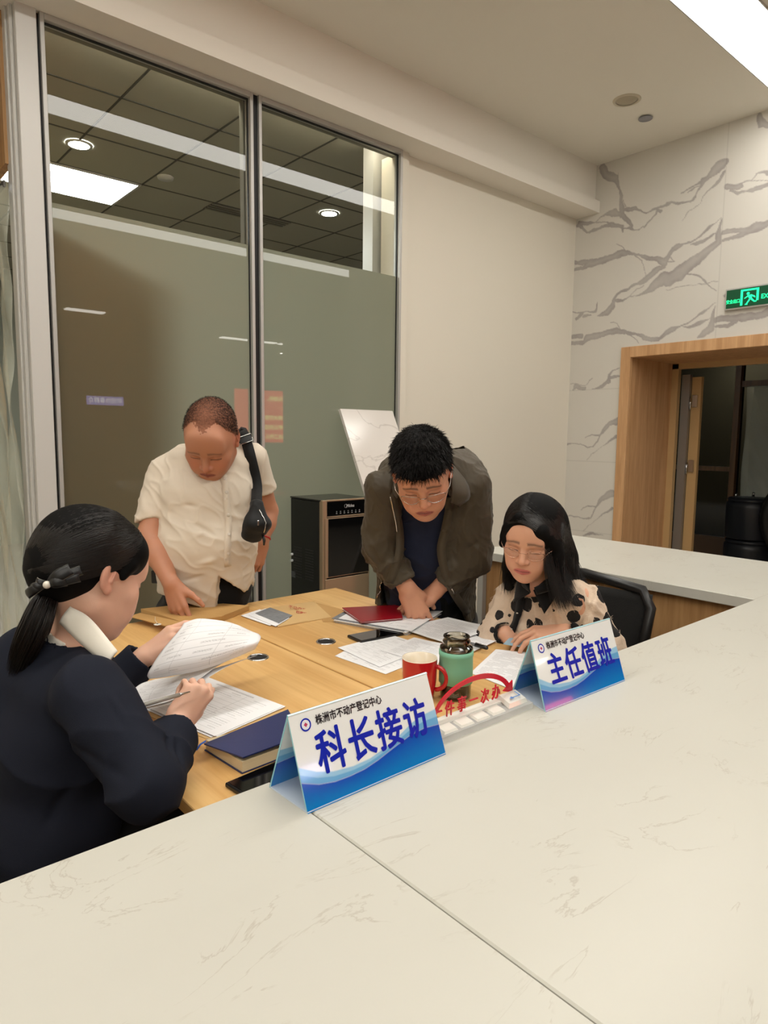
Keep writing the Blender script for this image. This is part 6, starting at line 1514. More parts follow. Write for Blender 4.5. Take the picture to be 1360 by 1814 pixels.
# hollow body and open front
F.seg((1.53,1.552,1.182), (1.573,1.596,1.016), .150, .104, .150, .118, lat2, .01, 's'); F.seg((1.573,1.596,1.016), (1.649,1.682,0.695), .150, .118, .156, .124, lat2, .01, 's')
F.prism([(1.372,1.538,1.241), (1.359,1.536,1.156), (1.391,1.538,0.996), (1.493,1.449,0.988), (1.494,1.415,1.124), (1.495,1.432,1.243)], (-0.6511,-0.7506,0.1126), .17)
F.prism([(1.425,1.575,0.993), (1.365,1.602,0.831), (1.352,1.596,0.71), (1.591,1.389,0.714), (1.584,1.405,0.781), (1.529,1.483,0.983)], (-0.6511,-0.7506,0.1126), .17)
F.prism([(1.392,1.839,0.782), (1.491,1.749,0.764), (1.48,1.734,0.592), (1.379,1.821,0.591)], (-0.6511,-0.7506,0.1126), .4); F.prism([(1.684,1.576,0.722), (1.739,1.526,0.713), (1.806,1.478,0.772), (1.794,1.462,0.597), (1.675,1.564,0.595)], (-0.6511,-0.7506,0.1126), .4)
sleeve(F, shR, elR, wrR, .80, (.066, .060, .061, .046), .037, .015); sleeve(F, shL, elL, wrL, .72, (.068, .066, .066, .049), .039, .015)
cR, cL, dR, dL = elR + (wrR - elR) * .80, elL + (wrL - elL) * .72, unit(wrR - elR), unit(wrL - elL)
F.rc(nk0 - unit(nk1 - nk0) * .02, nk1 + (nk1 - nk0) * 3, .070, .074, .0, 's')
V, Fc = F.mesh(); V = relax(V, Fc, 4)
V = folds(V, Fc, .0085, 9, (0.1543,-0.2762,-0.9486), 2.4, 41); 
ek = near(V, elR + (wrR - elR) * .45, .09) + near(V, elL + (wrL - elL) * .4, .10) + .5 * near(V, elR, .1)
V = folds(V, Fc, .0075, 17, (0.7285,-0.5765,0.37), 3.0, 45, mask=np.clip(ek, 0, 1)); V = folds(V, Fc, .002, 40, (0.2794,-0.375,-0.8839), 2, 51)
V = creases(V, Fc, [((1.313,1.578,1.077), (1.368,1.523,1.026), .008, -.010), ((1.302,1.578,1.017), (1.374,1.524,0.982), .009, -.010), ((1.312,1.576,0.972), (1.37,1.524,0.956), .007, -.008), ((1.351,1.532,1.165), (1.309,1.561,1.122), .008, -.007),
   ((1.53,1.437,0.95), (1.595,1.392,1.021), .009, -.010), ((1.521,1.44,0.915), (1.584,1.391,0.951), .008, -.009), ((1.495,1.431,1.061), (1.564,1.38,1.122), .009, -.008), ((1.51,1.397,1.184), (1.557,1.351,1.151), .008, -.008)])
jk = skin('jacket', V, Fc, M['olive'], p2); jV = V; jN = normals(V, Fc)
# zip tapes
for pts in ([(1.32,1.492,1.17), (1.324,1.483,1.128), (1.328,1.471,1.07), (1.326,1.466,1.029), (1.337,1.48,1.004)],):
    pp = spline(pts, 16); ii = [front(jV, jN, p, tol=.012) for p in pp]; o_ = np.array([jV[i] + jN[i] * .002 for i in ii]); o_[1:-1] = (o_[:-2] + o_[1:-1] + o_[2:]) / 3
    b = MB(); b.tube(list(o_), .0024, 6); b.build('zip', M['silver'], jk)
for pts in ([(1.415,1.63,0.858), (1.421,1.67,0.806)], [(1.579,1.488,0.86), (1.611,1.48,0.814), (1.654,1.474,0.758)]):
    pp = spline(pts, 10); ii = [front(jV, jN, p, tol=.014) for p in pp]; o_ = np.array([jV[i] + jN[i] * .002 for i in ii]); b = MB(); b.tube(list(o_), .0022, 6); b.build('zip', M['silver'], jk)
# dark facing along both front edges
for pts in ([(1.376,1.527,1.195), (1.359,1.525,1.165), (1.37,1.521,1.113), (1.387,1.523,1.051), (1.394,1.533,0.978), (1.405,1.589,0.887)], [(1.482,1.405,1.168), (1.494,1.415,1.124), (1.499,1.439,1.051), (1.507,1.462,0.981), (1.58,1.487,0.86), (1.676,1.494,0.754)]):
    pp = spline(pts, 26); o_, nr_ = drape_line(jV, jN, pp, .001, tol=.016, it=6); ribbon('front_facing', list(o_), nr_, .026, .0025, M['olive'], jk)
# stand collar, open
def strip_solid(name, rows, th, m, parent):
    """lofted band: rows = list of (inner edge, outer edge) point pairs"""
    A = spline([r[0] for r in rows], 28); B_ = spline([r[1] for r in rows], 28); b = MB()
    b.grid(lambda u, v: tuple(A[min(27, int(round(u * 27)))] * (1 - v) + B_[min(27, int(round(u * 27)))] * v + (.006 * math.sin(v * PI)) * VIEWN), 27, 5, thick=th)
    return b.build(name, m, parent, fixn=True)
strip_solid('collar', [((1.375,1.523,1.161), (1.367,1.494,1.188)), ((1.384,1.559,1.188), (1.375,1.519,1.225)), ((1.5,1.641,1.25), (1.453,1.58,1.278)), ((1.613,1.63,1.297), (1.554,1.577,1.308)), ((1.61,1.523,1.278), (1.534,1.485,1.291)), ((1.562,1.423,1.222), (1.486,1.413,1.244)), ((1.541,1.381,1.167), (1.465,1.383,1.191)), ((1.507,1.393,1.14), (1.467,1.389,1.153))], .004, M['olive'], p2)
away = -v3(VIEWN); away[2] = 0; away = unit(away); hip = v3((1.664,1.696,0.699)) + away * .05 + v3((.03, 0, 0)); lt = unit((lat2[0], lat2[1], 0)); hL, hR = hip + lt * .088, hip - lt * .088
legs(p2, hL - v3((0, 0, .04)), hR - v3((0, 0, .04)), tuple(hL[:2] + lt[:2] * .03 + away[:2] * .06) + (0,), tuple(hR[:2] - lt[:2] * .03 + away[:2] * .06) + (0,), hL + away * .03 - v3((0, 0, .38)), hR + away * .03 - v3((0, 0, .38)), (1.626,1.657,0.835), M['trouser'], waist=.135)
fw2 = -away
for q in (hL + lt * .03 + away * .06, hR - lt * .03 + away * .06): shoe(p2, q, fw2)

# ------------------------------------------------------------------ seated woman in the dotted blouse
p3 = empty('person', (1.68, 1.20, 0), 'seated woman with long black hair and glasses in cream blouse with black dots', 'person')
M['skinw'] = vcol_mat('skin_light', rough=.45, spec=.4, sub=.12, bump=.08, bscale=420)
shR, shL = v3((1.636,1.278,0.853)), v3((1.631,1.049,0.898)); lat3 = unit(shL - shR)
elR, wrR = v3((1.558,1.276,0.747)), v3((1.543,1.226,0.773)); elL, wrL = v3((1.67,0.994,0.76)), v3((1.582,1.052,0.812))
nk0, nk1 = v3((1.625,1.159,0.889)), v3((1.585,1.153,0.971))
H3 = Head((1.546,1.148,1.07), (-0.8864,-0.3689,-0.2797), (-0.2005,-0.1856,0.962), .95)
F = field_around([shR, shL, elR, wrR, elL, wrL, (1.452,1.184,0.765), (1.668,1.099,0.562), (1.461,1.113,0.788), (1.752,1.154,0.522)] + H3.box(), .06, .0026)
F.seg((1.635,1.158,0.854), (1.662,1.158,0.738), .12, .075, .115, .085, lat3, .02); F.seg((1.662,1.158,0.738), (1.708,1.171,0.564), .115, .085, .13, .09, lat3, .02)
F.rc(nk0, nk1, .050, .046, .02); F.rc(nk1, H3.w(0, -.02, -.04), .046, .048, .02); F.rc(nk0, shR, .040, .038, .03); F.rc(nk0, shL, .040, .038, .03)
F.rc(shR, elR, .038, .033, .02); F.rc(elR, wrR, .033, .024, .015); F.rc(shL, elL, .038, .034, .02); F.rc(elL, wrL, .034, .023, .015)
H3.build(F, jaw=.90, full=.98)
hand(F, wrR, (0.311,-0.8591,-0.4066), (-0.4399,-0.1771,0.8804), -1, [(.3, .4, .2), (.35, .5, .3), (.4, .5, .3), (.4, .5, .3)], .86, (.4, .3, .2), wr=.02)
hand(F, wrL, (-0.791,0.6093,-0.0559), (-0.2535,-0.2008,0.9463), 1, [(.45, .35, .15), (.5, .45, .2), (.55, .5, .3), (.6, .5, .3)], .90, (.2, .6, .2), wr=.02)
V, Fc = F.mesh(); V = relax(V, Fc, 1, .4)
C = H3.color(V, (216, 164, 136), lip=(196, 110, 104), brow=(56, 38, 32), browk=.75, red=.15)
skin('body', V, Fc, M['skinw'], p3, C)
g = glasses(H3, p3, rimw=.0245, rimh=.0140, drop=-.012, yb=.101, mt=mat('rose_gold', (206, 170, 150), .25, metal=.9), full=True, rr=.0007); tag(g, 'thin gold rimmed glasses worn by the woman in the dotted blouse', 'glasses', 'eyeglasses worn by people')
# blouse, cream with fluffy black dots
m, nt, bs = newmat('dotted_chiffon'); tc = N(nt, 'ShaderNodeTexCoord'); nz = N(nt, 'ShaderNodeTexNoise', i_Scale=60.0, i_Detail=4.0); nt.links.new(tc.outputs['Object'], nz.inputs['Vector'])
va = N(nt, 'ShaderNodeVectorMath', operation='MULTIPLY_ADD'); nt.links.new(nz.outputs[1], va.inputs[0]); va.inputs[1].default_value = (.010, .010, .010); nt.links.new(tc.outputs['Object'], va.inputs[2])
vo = N(nt, 'ShaderNodeTexVoronoi', i_Scale=21.0); vo.inputs['Randomness'].default_value = .75; nt.links.new(va.outputs[0], vo.inputs['Vector'])
sx = N(nt, 'ShaderNodeSeparateColor'); nt.links.new(vo.outputs['Color'], sx.inputs[0]); rd = N(nt, 'ShaderNodeMath', operation='MULTIPLY_ADD'); nt.links.new(sx.outputs[0], rd.inputs[0]); rd.inputs[1].default_value = .24; rd.inputs[2].default_value = .29
lt_ = N(nt, 'ShaderNodeMath', operation='LESS_THAN'); nt.links.new(vo.outputs['Distance'], lt_.inputs[0]); nt.links.new(rd.outputs[0], lt_.inputs[1])
mx = N(nt, 'ShaderNodeMix', data_type='RGBA'); nt.links.new(lt_.outputs[0], mx.inputs[0]); mx.inputs[6].default_value = s2l((212, 190, 168)) + (1,); mx.inputs[7].default_value = s2l((24, 20, 20)) + (1,); nt.links.new(mx.outputs[2], bs.inputs['Base Color']); bs.inputs['Roughness'].default_value = .85
n2 = N(nt, 'ShaderNodeTexNoise', i_Scale=140.0, i_Detail=5.0); nt.links.new(tc.outputs['Object'], n2.inputs['Vector']); bp = N(nt, 'ShaderNodeBump'); bp.inputs['Strength'].default_value = .5; bp.inputs['Distance'].default_value = .004; nt.links.new(n2.outputs[0], bp.inputs['Height']); nt.links.new(bp.outputs[0], bs.inputs['Normal'])
M['dots'] = m
F = field_around([shR, shL, (1.586,1.327,0.711), (1.758,0.977,0.713), (1.717,1.181,0.505), nk0], .12, .0042)
F.seg((1.645,1.164,0.856), (1.661,1.163,0.771), .142, .090, .140, .102, lat3, .02); F.seg((1.661,1.163,0.771), (1.723,1.179,0.522), .140, .102, .150, .108, lat3, .03)
F.rc(nk0 - v3((0, 0, .01)), shR * .9 + nk0 * .1, .050, .048, .03); F.rc(nk0 - v3((0, 0, .01)), shL * .9 + nk0 * .1, .050, .052, .03)
sleeve(F, shR, elR, wrR, .88, (.054, .050, .046, .036), .029); sleeve(F, shL, elL, wrL, .84, (.062, .064, .058, .038), .030)
F.rc(nk0 - unit(nk1 - nk0) * .015, nk1 + (nk1 - nk0), .050, .066, .0, 's')
V, Fc = F.mesh(); V = relax(V, Fc, 2); V = folds(V, Fc, .006, 12, (0.0098,-0.1567,-0.9876), 2.0, 61); V = folds(V, Fc, .0035, 45, (-0.0315,-0.4727,-0.8806), 1.3, 66, sharp=False)
bl = skin('blouse', V, Fc, M['dots'], p3); bV, bN = V, normals(V, Fc)
# frayed threads on the chiffon
rng = np.random.RandomState(8); sel = rng.choice(len(bV), 2600); paths = []
for i in sel:
    q = bV[i]
    if pnoise((q * 26)[None], 77)[0] < .12: continue
    d = unit(bN[i] * .9 + rng.randn(3) * .6 + v3((0, 0, -.3))); L_ = rng.uniform(.006, .015); t = np.linspace(0, 1, 4)[:, None]; paths.append(q + L_ * t * d + t * t * v3((0, 0, -.002)))
strands('frayed_threads', paths, .00055, mat('chiffon_fringe', (216, 196, 176), .9), bl, taper=.5)
T = F.twin()
for wv, ev, fr_, r_ in ((wrR, elR, .86, .037), (wrL, elL, .82, .040)):
    d_ = unit(wv - ev); c_ = wv * fr_ + ev * (1 - fr_); T.rc(c_ - d_ * .004, c_ + d_ * .006, r_, r_ - .002, 0); T.rc(c_ - d_ * .06, c_ + d_ * .08, .030, .033, 0, 's')
V, Fc = T.mesh(); M['blackcol'] = cloth('black_velvet', (15, 13, 14), .85, .1); skin('cuffs', V, Fc, M['blackcol'], bl)
# black placket and big black collar
M['blackcol'] = cloth('black_velvet', (15, 13, 14), .85, .1)
pp = spline([(1.497,1.103,0.927), (1.487,1.105,0.888), (1.479,1.106,0.842), (1.477,1.126,0.79), (1.496,1.142,0.742)], 20); ii = [front(bV, bN, p, tol=.010) for p in pp]; pts_ = np.array([bV[i] + bN[i] * .004 for i in ii]); pts_[1:-1] = (pts_[:-2] + pts_[1:-1] + pts_[2:]) / 3
ribbon('placket', list(pts_), [bN[i] for i in ii], .024, .003, M['blackcol'], p3)
for t_ in (3, 8, 13): 
    b = MB(); b.lathe(Vector([float(q) for q in pts_[t_] + bN[ii[t_]] * .006]), [(0, -.002), (.0035, 0), (.002, .002), (0, .0025)], 12); b.build('button', M['button'], bl)
def leaf(pts, name, m, parent, th=.0035):
    q = [Vector(c) for c in pts]; n_ = (q[2] - q[0]).cross(q[3] - q[1]).normalized(); n_ = n_ if n_.dot(Vector([float(t) for t in VIEWN])) > 0 else -n_
    G = lambda u, v: (q[0] * (1 - u) + q[1] * u) * (1 - v) + (q[3] * (1 - u) + q[2] * u) * v + n_ * .006 * math.sin(u * PI) * math.sin(v * PI)
    b = MB(); b.grid(lambda u, v: tuple(G(u, v)), 8, 8, thick=th); return b.build(name, m, parent, fixn=True)
cl = leaf([(1.527,1.123,0.925), (1.583,1.107,0.962), (1.57,1.068,0.926), (1.527,1.083,0.866)], 'collar', M['blackcol'], p3)
leaf([(1.556,1.199,0.937), (1.541,1.146,0.941), (1.515,1.125,0.917), (1.509,1.172,0.886)], 'collar_leaf', M['blackcol'], cl)
strip_solid('collar_stand', [((1.518,1.124,0.92), (1.506,1.123,0.938)), ((1.541,1.172,0.932), (1.532,1.171,0.961)), ((1.666,1.235,0.921), (1.66,1.232,0.952)), ((1.716,1.18,0.933), (1.706,1.18,0.968)), ((1.65,1.105,0.937), (1.634,1.11,0.968)), ((1.564,1.073,0.935), (1.555,1.084,0.96)), ((1.513,1.101,0.921), (1.509,1.107,0.937))], .003, M['blackcol'], cl)
# hair: long, parted, framing the face
F = field_around(H3.box() + [(1.707,1.045,0.873), (1.512,1.217,0.887)], .05, .004)
F.ell(H3.w(0, -.016, .040), (.085 * .95, .106 * .95, .088 * .95), H3.R, 0); F.rc(H3.w(.055, .055, .035), H3.w(.076, .030, -.02), .022, .018, .02); F.rc(H3.w(-.055, .055, .035), H3.w(-.076, .030, -.02), .018, .014, .02)
def hp(x, y, z): return H3.w(x, y, z)
b0_ = [hp(.062, -.05, .03), (1.668,1.112,1), (1.689,1.097,0.933), (1.674,1.077,0.889)]
F.rc(hp(.030, -.05, .02), (1.648,1.129,1), .062, .052, .03); F.rc((1.648,1.129,1), (1.649,1.103,0.921), .050, .040, .03); F.rc((1.649,1.103,0.921), (1.613,1.062,0.888), .036, .018, .02)
F.rc(hp(-.045, -.02, .0), (1.591,1.253,0.962), .036, .024, .03); F.rc((1.591,1.253,0.962), (1.581,1.253,0.904), .022, .012, .02)
F.rc(hp(.070, .015, .02), (1.557,1.078,1.018), .020, .022, .02); F.rc((1.557,1.078,1.018), (1.553,1.057,0.943), .022, .016, .02)
# keep the face clear
F.ell(H3.w(-.006, .090, -.034), (.060 * .95, .080, .070 * .95), H3.R, .010, 's'); F.rc(H3.w(0, .04, -.09), nk0 + VIEWN * .05, .042, .040, .01, 's')
F.rc(H3.w(-.020, .072, .090), H3.w(.040, .072, .055), .014, .018, .012); F.rc(H3.w(.040, .072, .055), H3.w(.070, .040, .005), .018, .018, .012)
F.rc(H3.w(-.024, .072, .088), H3.w(-.052, .066, .052), .013, .014, .010); F.rc(H3.w(-.052, .066, .052), H3.w(-.070, .042, .010), .014, .012, .010)
V, Fc = F.mesh(); V = relax(V, Fc, 2); hb = skin('hair', V, Fc, M['hairbase'], p3); hV, hN = V, normals(V, Fc)
# strands combed from the parting over each side of the head, then falling along the lengths
rng = np.random.RandomState(21); paths = []; EC, ER = (0, -.016, .040), (.0855, .1065, .0885)
GL = [(v3((1.519,1.078,1.068)), v3((1.714,1.129,1.026))), (v3((1.507,1.068,1.017)), v3((1.714,1.107,0.97))), (v3((1.504,1.048,0.959)), v3((1.709,1.079,0.925))), (v3((1.509,1.021,0.897)), v3((1.693,1.033,0.888)))]
GR = [(v3((1.517,1.209,1.044)), v3((1.661,1.282,1.029))), (v3((1.532,1.227,0.982)), v3((1.659,1.287,0.958))), (v3((1.533,1.227,0.902)), v3((1.627,1.263,0.885)))]
for q in range(2600):
    t = rng.rand(); a_ = (-.020 + rng.randn() * .0015, .082 - .150 * t, .09)
    left = rng.rand() < .62; u = rng.rand(); wv = rng.randn(3) * .0025
    b_ = (.079, .040 - .11 * u, .018) if left else (-.079, .040 - .11 * u, .018)
    top_ = comb(H3, a_, b_, EC, ER, 11, rng.uniform(1.004, 1.022)); G = GL if left else GR; e = rng.uniform(.55, 1.0)
    low = [g[0] * (1 - u) + g[1] * u + wv * (k + 1) for k, g in enumerate(G)]
    low[-1] = low[-2] + (low[-1] - low[-2]) * e
    o = np.concatenate([top_, spline([top_[-1]] + low, 14)[1:]])
    lf = rng.uniform(.0006, .002)
    for k in range(len(o)):
        i = nearest(hV, o[k]); dd_ = (o[k] - hV[i]) @ hN[i]
        if -.035 < dd_ < lf: o[k] = o[k] + hN[i] * (lf - dd_)
    paths.append(smooth_path(o, 3))
strands('strand', paths, .0007, M['hair'], hb, taper=.3)
# skirted legs under the desk
LP = v3((1.707,1.169,0.539)); sd = unit((lat3[0], lat3[1], 0)); fwd3 = v3((-1, .05, 0))
F = field_around([LP, LP + fwd3 * .45, LP + fwd3 * .45 - v3((0, 0, .5)), LP - fwd3 * .05], .22, .009)
for q in (-1, 1):
    h_ = v3((LP[0], LP[1], .572)) + sd * q * .08; k_ = h_ + fwd3 * .38; F.rc(h_, k_, .085, .06, .03); F.rc(k_, (k_[0], k_[1], .10), .056, .040, .02)
V, Fc = F.mesh(); skin('trousers', relax(V, Fc, 1), Fc, M['trouser'], p3)
for q in (-1, 1): k_ = LP + sd * q * .08 + fwd3 * .38; shoe(p3, k_, fwd3)
# blue-white card in her hand
t = empty('plastic_card', (1.495,1.149,0.779), 'small blue and white plastic card under the hand of the woman in dots', 'card')
b = MB(); b.obox((1.515,1.17,0.769), (.075, .048, .0015), Matrix.Rotation(.4, 3, 'Z')); b.build('card', mat('card_blue', (150, 190, 210), .3), t)

# ------------------------------------------------------------------ seated woman in the dark blazer, seen from behind
p4 = empty('person', (.28, 1.33, 0), 'woman with low ponytail in dark blazer, seated with her back to us, leafing through papers', 'person')
shR, shL = v3((0.344,1.142,0.913)), v3((0.354,1.536,0.848)); lat4 = unit(shR - shL)
elR, wrR = v3((0.383,0.998,0.801)), v3((0.496,1.143,0.821)); elL, wrL = v3((0.472,1.5,0.76)), v3((0.564,1.474,0.846))
nk0, nk1 = v3((0.365,1.326,0.931)), v3((0.392,1.312,0.995))
H4 = Head((0.406,1.313,1.084), (0.9067,0.1842,-0.3795), (0.378,0.1089,0.9194), .98)
F = field_around([shR, shL, elR, wrR, elL, wrL, (0.542,1.129,0.912), (0.65,1.435,0.91), (0.299,1.362,0.611)] + H4.box(), .05, .0026)
F.seg((0.35,1.33,0.873), (0.334,1.331,0.782), .12, .08, .115, .08, lat4, .02); F.seg((0.334,1.331,0.782), (0.315,1.323,0.623), .115, .08, .12, .085, lat4, .02)
F.rc(nk0, nk1, .048, .045, .02); F.rc(nk1, H4.w(0, -.015, -.045), .045, .046, .02); F.rc(nk0, shR, .038, .038, .03); F.rc(nk0, shL, .038, .038, .03)
F.rc(shR, elR, .038, .034, .02); F.rc(elR, wrR, .034, .0235, .015); F.rc(shL, elL, .038, .034, .02); F.rc(elL, wrL, .034, .0225, .015)
H4.build(F, jaw=.92, full=1.04)
hand(F, wrR, (0.6502,0.0017,0.7598), (-0.2409,-0.9705,0.0045), 1, [(1.15, 1.1, .6), (1.3, 1.2, .7), (1.4, 1.3, .8), (1.4, 1.3, .8)], .80, (.45, .6, .2), wr=.02)
hand(F, wrL, (0.6988,-0.3848,0.603), (-0.5952,-0.2084,0.7761), -1, [(.45, .35, .2), (.55, .45, .3), (.65, .5, .3), (.7, .5, .3)], .88, (.35, .35, .1), wr=.02)
V, Fc = F.mesh(); V = relax(V, Fc, 1, .4)
C = H4.color(V, (222, 176, 152), lip=(180, 92, 88), brow=(50, 36, 32), browk=.7, red=.1)
skin('body', V, Fc, M['skinw'], p4, C)
# blazer
F = field_around([shR, shL, elR, wrR, elL, wrL, (0.212,1.462,0.772), (0.314,1.308,0.342), (0.417,1.128,0.62)], .12, .0044)
F.seg((0.35,1.33,0.876), (0.328,1.336,0.782), .165, .098, .160, .108, lat4, .03); F.seg((0.328,1.336,0.782), (0.318,1.322,0.634), .160, .108, .150, .108, lat4, .03); F.seg((0.318,1.322,0.634), (0.302,1.328,0.407), .150, .108, .175, .125, lat4, .04)
F.rc(nk0 - v3((0, 0, .02)), shR * .95 + nk0 * .05, .050, .050, .03); F.rc(nk0 - v3((0, 0, .02)), shL * .95 + nk0 * .05, .050, .050, .03)
F.rc((0.319,1.388,0.902), (0.282,1.412,0.848), .085, .10, .04)
cR, cL = elR + (wrR - elR) * .74, elL + (wrL - elL) * .98; dR, dL = unit(wrR - elR), unit(wrL - elL)
sleeve(F, shR, elR, wrR, .76, (.062, .052, .052, .045), .036); sleeve(F, shL, elL, wrL, .98, (.060, .050, .050, .043), .034)
ax_ = unit(nk1 - nk0); F.rc(nk0 - ax_ * .050, nk0 + ax_ * .006, .098, .074, .02); F.rc(nk0 - ax_ * .04, nk1 + (nk1 - nk0), .064, .070, 0, 's')
V, Fc = F.mesh(); V = relax(V, Fc, 2); V = folds(V, Fc, .0055, 7, (0.6965,-0.6499,-0.3041), 2.2, 81)
ek = near(V, elR * .75 + wrR * .25, .08); V = folds(V, Fc, .009, 14, (-0.2642,-0.0021,0.9645), 2.5, 85, mask=ek)
V = creases(V, Fc, [((0.437,1.04,0.865), (0.403,0.971,0.825), .008, -.010), ((0.422,1.051,0.846), (0.388,0.982,0.816), .007, -.009), ((0.449,1.028,0.855), (0.431,0.985,0.819), .007, -.008), ((0.291,1.142,0.871), (0.348,0.979,0.831), .010, -.010),
    ((0.281,1.123,0.871), (0.36,1.017,0.885), .010, -.005), ((0.309,1.165,0.956), (0.294,1.163,0.853), .006, -.006), ((0.294,1.163,0.853), (0.316,1.158,0.946), .006, -.004), ((0.262,1.2,0.649), (0.32,1.167,0.764), .012, -.008), ((0.394,1.131,0.956), (0.386,1.088,0.882), .006, -.006), ((0.342,1.111,0.959), (0.278,1.122,0.844), .005, -.009), ((0.345,1.107,0.954), (0.367,1.012,0.894), .005, .005)])
bz = skin('blazer', V, Fc, M['blazer'], p4); zV, zN = V, normals(V, Fc)
# white collar
F = field_around([(0.357,1.346,1.016), (0.405,1.188,0.953), (0.392,1.392,0.908)], .07, .003)
ax = unit(nk1 - nk0); c0 = nk0 + ax * .002; F.rc(c0 - ax * .040, c0 + ax * .030, .0620, .0575, 0); F.rc(c0 - ax * .07, c0 + ax * .06, .0530, .0500, 0, 's'); F.cut(c0 + ax * .036, ax); F.cut(c0 - ax * .045, -ax)
V, Fc = F.mesh(); wc = skin('shirt_collar', relax(V, Fc, 1), Fc, M['whiteshirt'], p4)
strip_solid('collar_leaf', [((0.337,1.276,1.009), (0.354,1.265,1.039)), ((0.354,1.216,0.982), (0.374,1.219,1.023)), ((0.376,1.153,0.954), (0.394,1.148,0.979))], .004, M['whiteshirt'], wc)
# hair pulled back to a low clip
def hp(x, y, z): return H4.w(x, y, z)
F = field_around(H4.box() + [(0.274,1.361,0.909), (0.319,1.352,1.106)], .05, .0032)
F.ell(hp(0, -.020, .040), (.083, .100, .088), H4.R, 0); F.ell(hp(0, -.06, -.005), (.062, .055, .06), H4.R, .03)
F.ell(hp(0, .118, -.050), (.10, .092, .085), H4.R, .008, 's'); F.ell(hp(-.085, .018, -.040), (.035, .050, .052), H4.R, .006, 's'); F.ell(hp(.085, .018, -.040), (.035, .050, .052), H4.R, .006, 's')
F.ell(hp(-.008, .036, .052), (.074, .050, .052), H4.R, .02); F.rc(hp(-.076, .028, .03), hp(-.078, .020, .004), .012, .006, .012)
F.rc(hp(0, .0, -.11), hp(0, -.04, -.105), .048, .045, .01, 's')
tie = v3((0.343,1.306,1.073)); F.rc(hp(-.010, -.075, -.01), tie, .042, .024, .03)
V, Fc = F.mesh(); V = relax(V, Fc, 3)
hb = skin('hair', V, Fc, M['hairbase'], p4); hV, hN = V, normals(V, Fc)
rng = np.random.RandomState(31); paths = []; EC, ER = (0, -.020, .040), (.083, .100, .088); tl = H4.loc(tie[None])[0]
for q in range(3200):
    a_ = rng.uniform(-1.95, 1.95); back = rng.rand() * .075
    s_ = (.083 * math.sin(a_), .078 - .070 * (abs(a_) / 1.9) ** 1.3 - back, .034 + .085 * math.cos(a_) * (1 if abs(a_) < 1.57 else .5))
    o = comb(H4, s_, (tl[0] * .8, -.085, -.004), EC, ER, 13, rng.uniform(1.035, 1.05)); e = tie + v3((0, 0, 1)) * rng.uniform(-.010, .010) + lat4 * rng.uniform(-.010, .010)
    o = smooth_path(np.concatenate([o, [o[-1] * .5 + e * .5, e]]), 3); lf = rng.uniform(.0006, .0018)
    for rep in range(2):
        for k in range(len(o)):
            i = nearest(hV, o[k]); dd_ = (o[k] - hV[i]) @ hN[i]
            if dd_ < lf: o[k] = o[k] + hN[i] * (lf - dd_)
        o = smooth_path(o, 2)
    paths.append(o)
strands('strand', paths, .0006, M['hair'], hb, taper=.9)
# ponytail
F = field_around([(0.266,1.368,0.909), (0.356,1.315,1.075)], .07, .004)
F.rc(tie, (0.317,1.29,1.042), .016, .019, .01); F.rc((0.317,1.29,1.042), (0.297,1.289,0.996), .019, .020, .01); F.rc((0.297,1.289,0.996), (0.284,1.294,0.961), .019, .012, .01)
V, Fc = F.mesh(); V = relax(V, Fc, 2); pt_ = skin('ponytail', V, Fc, M['hairbase'], hb); 
M['hairb'] = hair_mat('brown_black_hair', (38, 26, 20), .4, .5)
pa, pb = [], []
for q in range(1900):
    e = rng.uniform(.6, 1.12); w_ = unit(rng.randn(3)) * rng.rand() ** .4 * 1.25
    s = spline([tie + w_ * .007, v3((0.318,1.284,1.049)) + w_ * .017, v3((0.298,1.276,1.009)) + w_ * .021, v3((0.282,1.284,0.97)) + w_ * .019, v3((0.271,1.301,0.931)) + w_ * .014], 18)[:max(9, int(18 * min(1, e)))]; (pb if rng.rand() < .25 else pa).append(s)
strands('strand', pa, .0008, M['hair'], pt_, taper=.25); strands('brown_strand', pb, .0007, M['hairb'], pt_, taper=.25)
# bow clip with pearl
bow = empty('hair_bow', tuple(float(q) for q in tie + VIEWN * .03)); tag(bow, 'black ribbon bow clip with a pearl holding the ponytail', 'hair clip')
M['satin'] = mat('black_satin', (9, 9, 10), .4); M['piping'] = mat('grey_piping', (150, 146, 134), .5)
tc_ = v3((0.315,1.24,1.091))
def loop(a, bpt, w, sgn, nm):
    a, bpt = v3(a), v3(bpt); d = bpt - a; n_ = VIEWN; s_ = unit(np.cross(d, n_)); b = MB()
    def fn(u, v):
        t = u; wd = w * (.35 + .65 * math.sin(min(1, t * 1.15) * PI * .62)); return tuple(a + d * t + s_ * (v - .5) * wd + n_ * (.004 + .012 * math.sin(t * PI) + .003 * math.sin(v * PI)))
    b.grid(fn, 10, 5, thick=.0012); o = b.build('loop', M['satin'], bow, fixn=True)
    b = MB(); b.tube([fn(k / 12, 0) for k in range(13)], .0009, 5); b.build('piping', M['piping'], o); b = MB(); b.tube([fn(k / 12, 1) for k in range(13)], .0009, 5); b.build('piping', M['piping'], o)
for bp_, w in (((0.346,1.216,1.116), .020), ((0.364,1.22,1.111), .016), ((0.36,1.216,1.1), .016), ((0.338,1.214,1.097), .017), ((0.294,1.257,1.082), .015), ((0.287,1.261,1.072), .016), ((0.302,1.258,1.093), .014)): loop(tc_, bp_, w, 1, 'a')
b = MB(); c = v3((0.307,1.224,1.092)); R_ = .0068
b.lathe(Vector([float(q) for q in c]), [(R_ * math.sin(PI * k / 12), -R_ * math.cos(PI * k / 12)) for k in range(13)], 20); b.build('pearl', mat('pearl', (226, 218, 204), .12, coat=.6), bow)
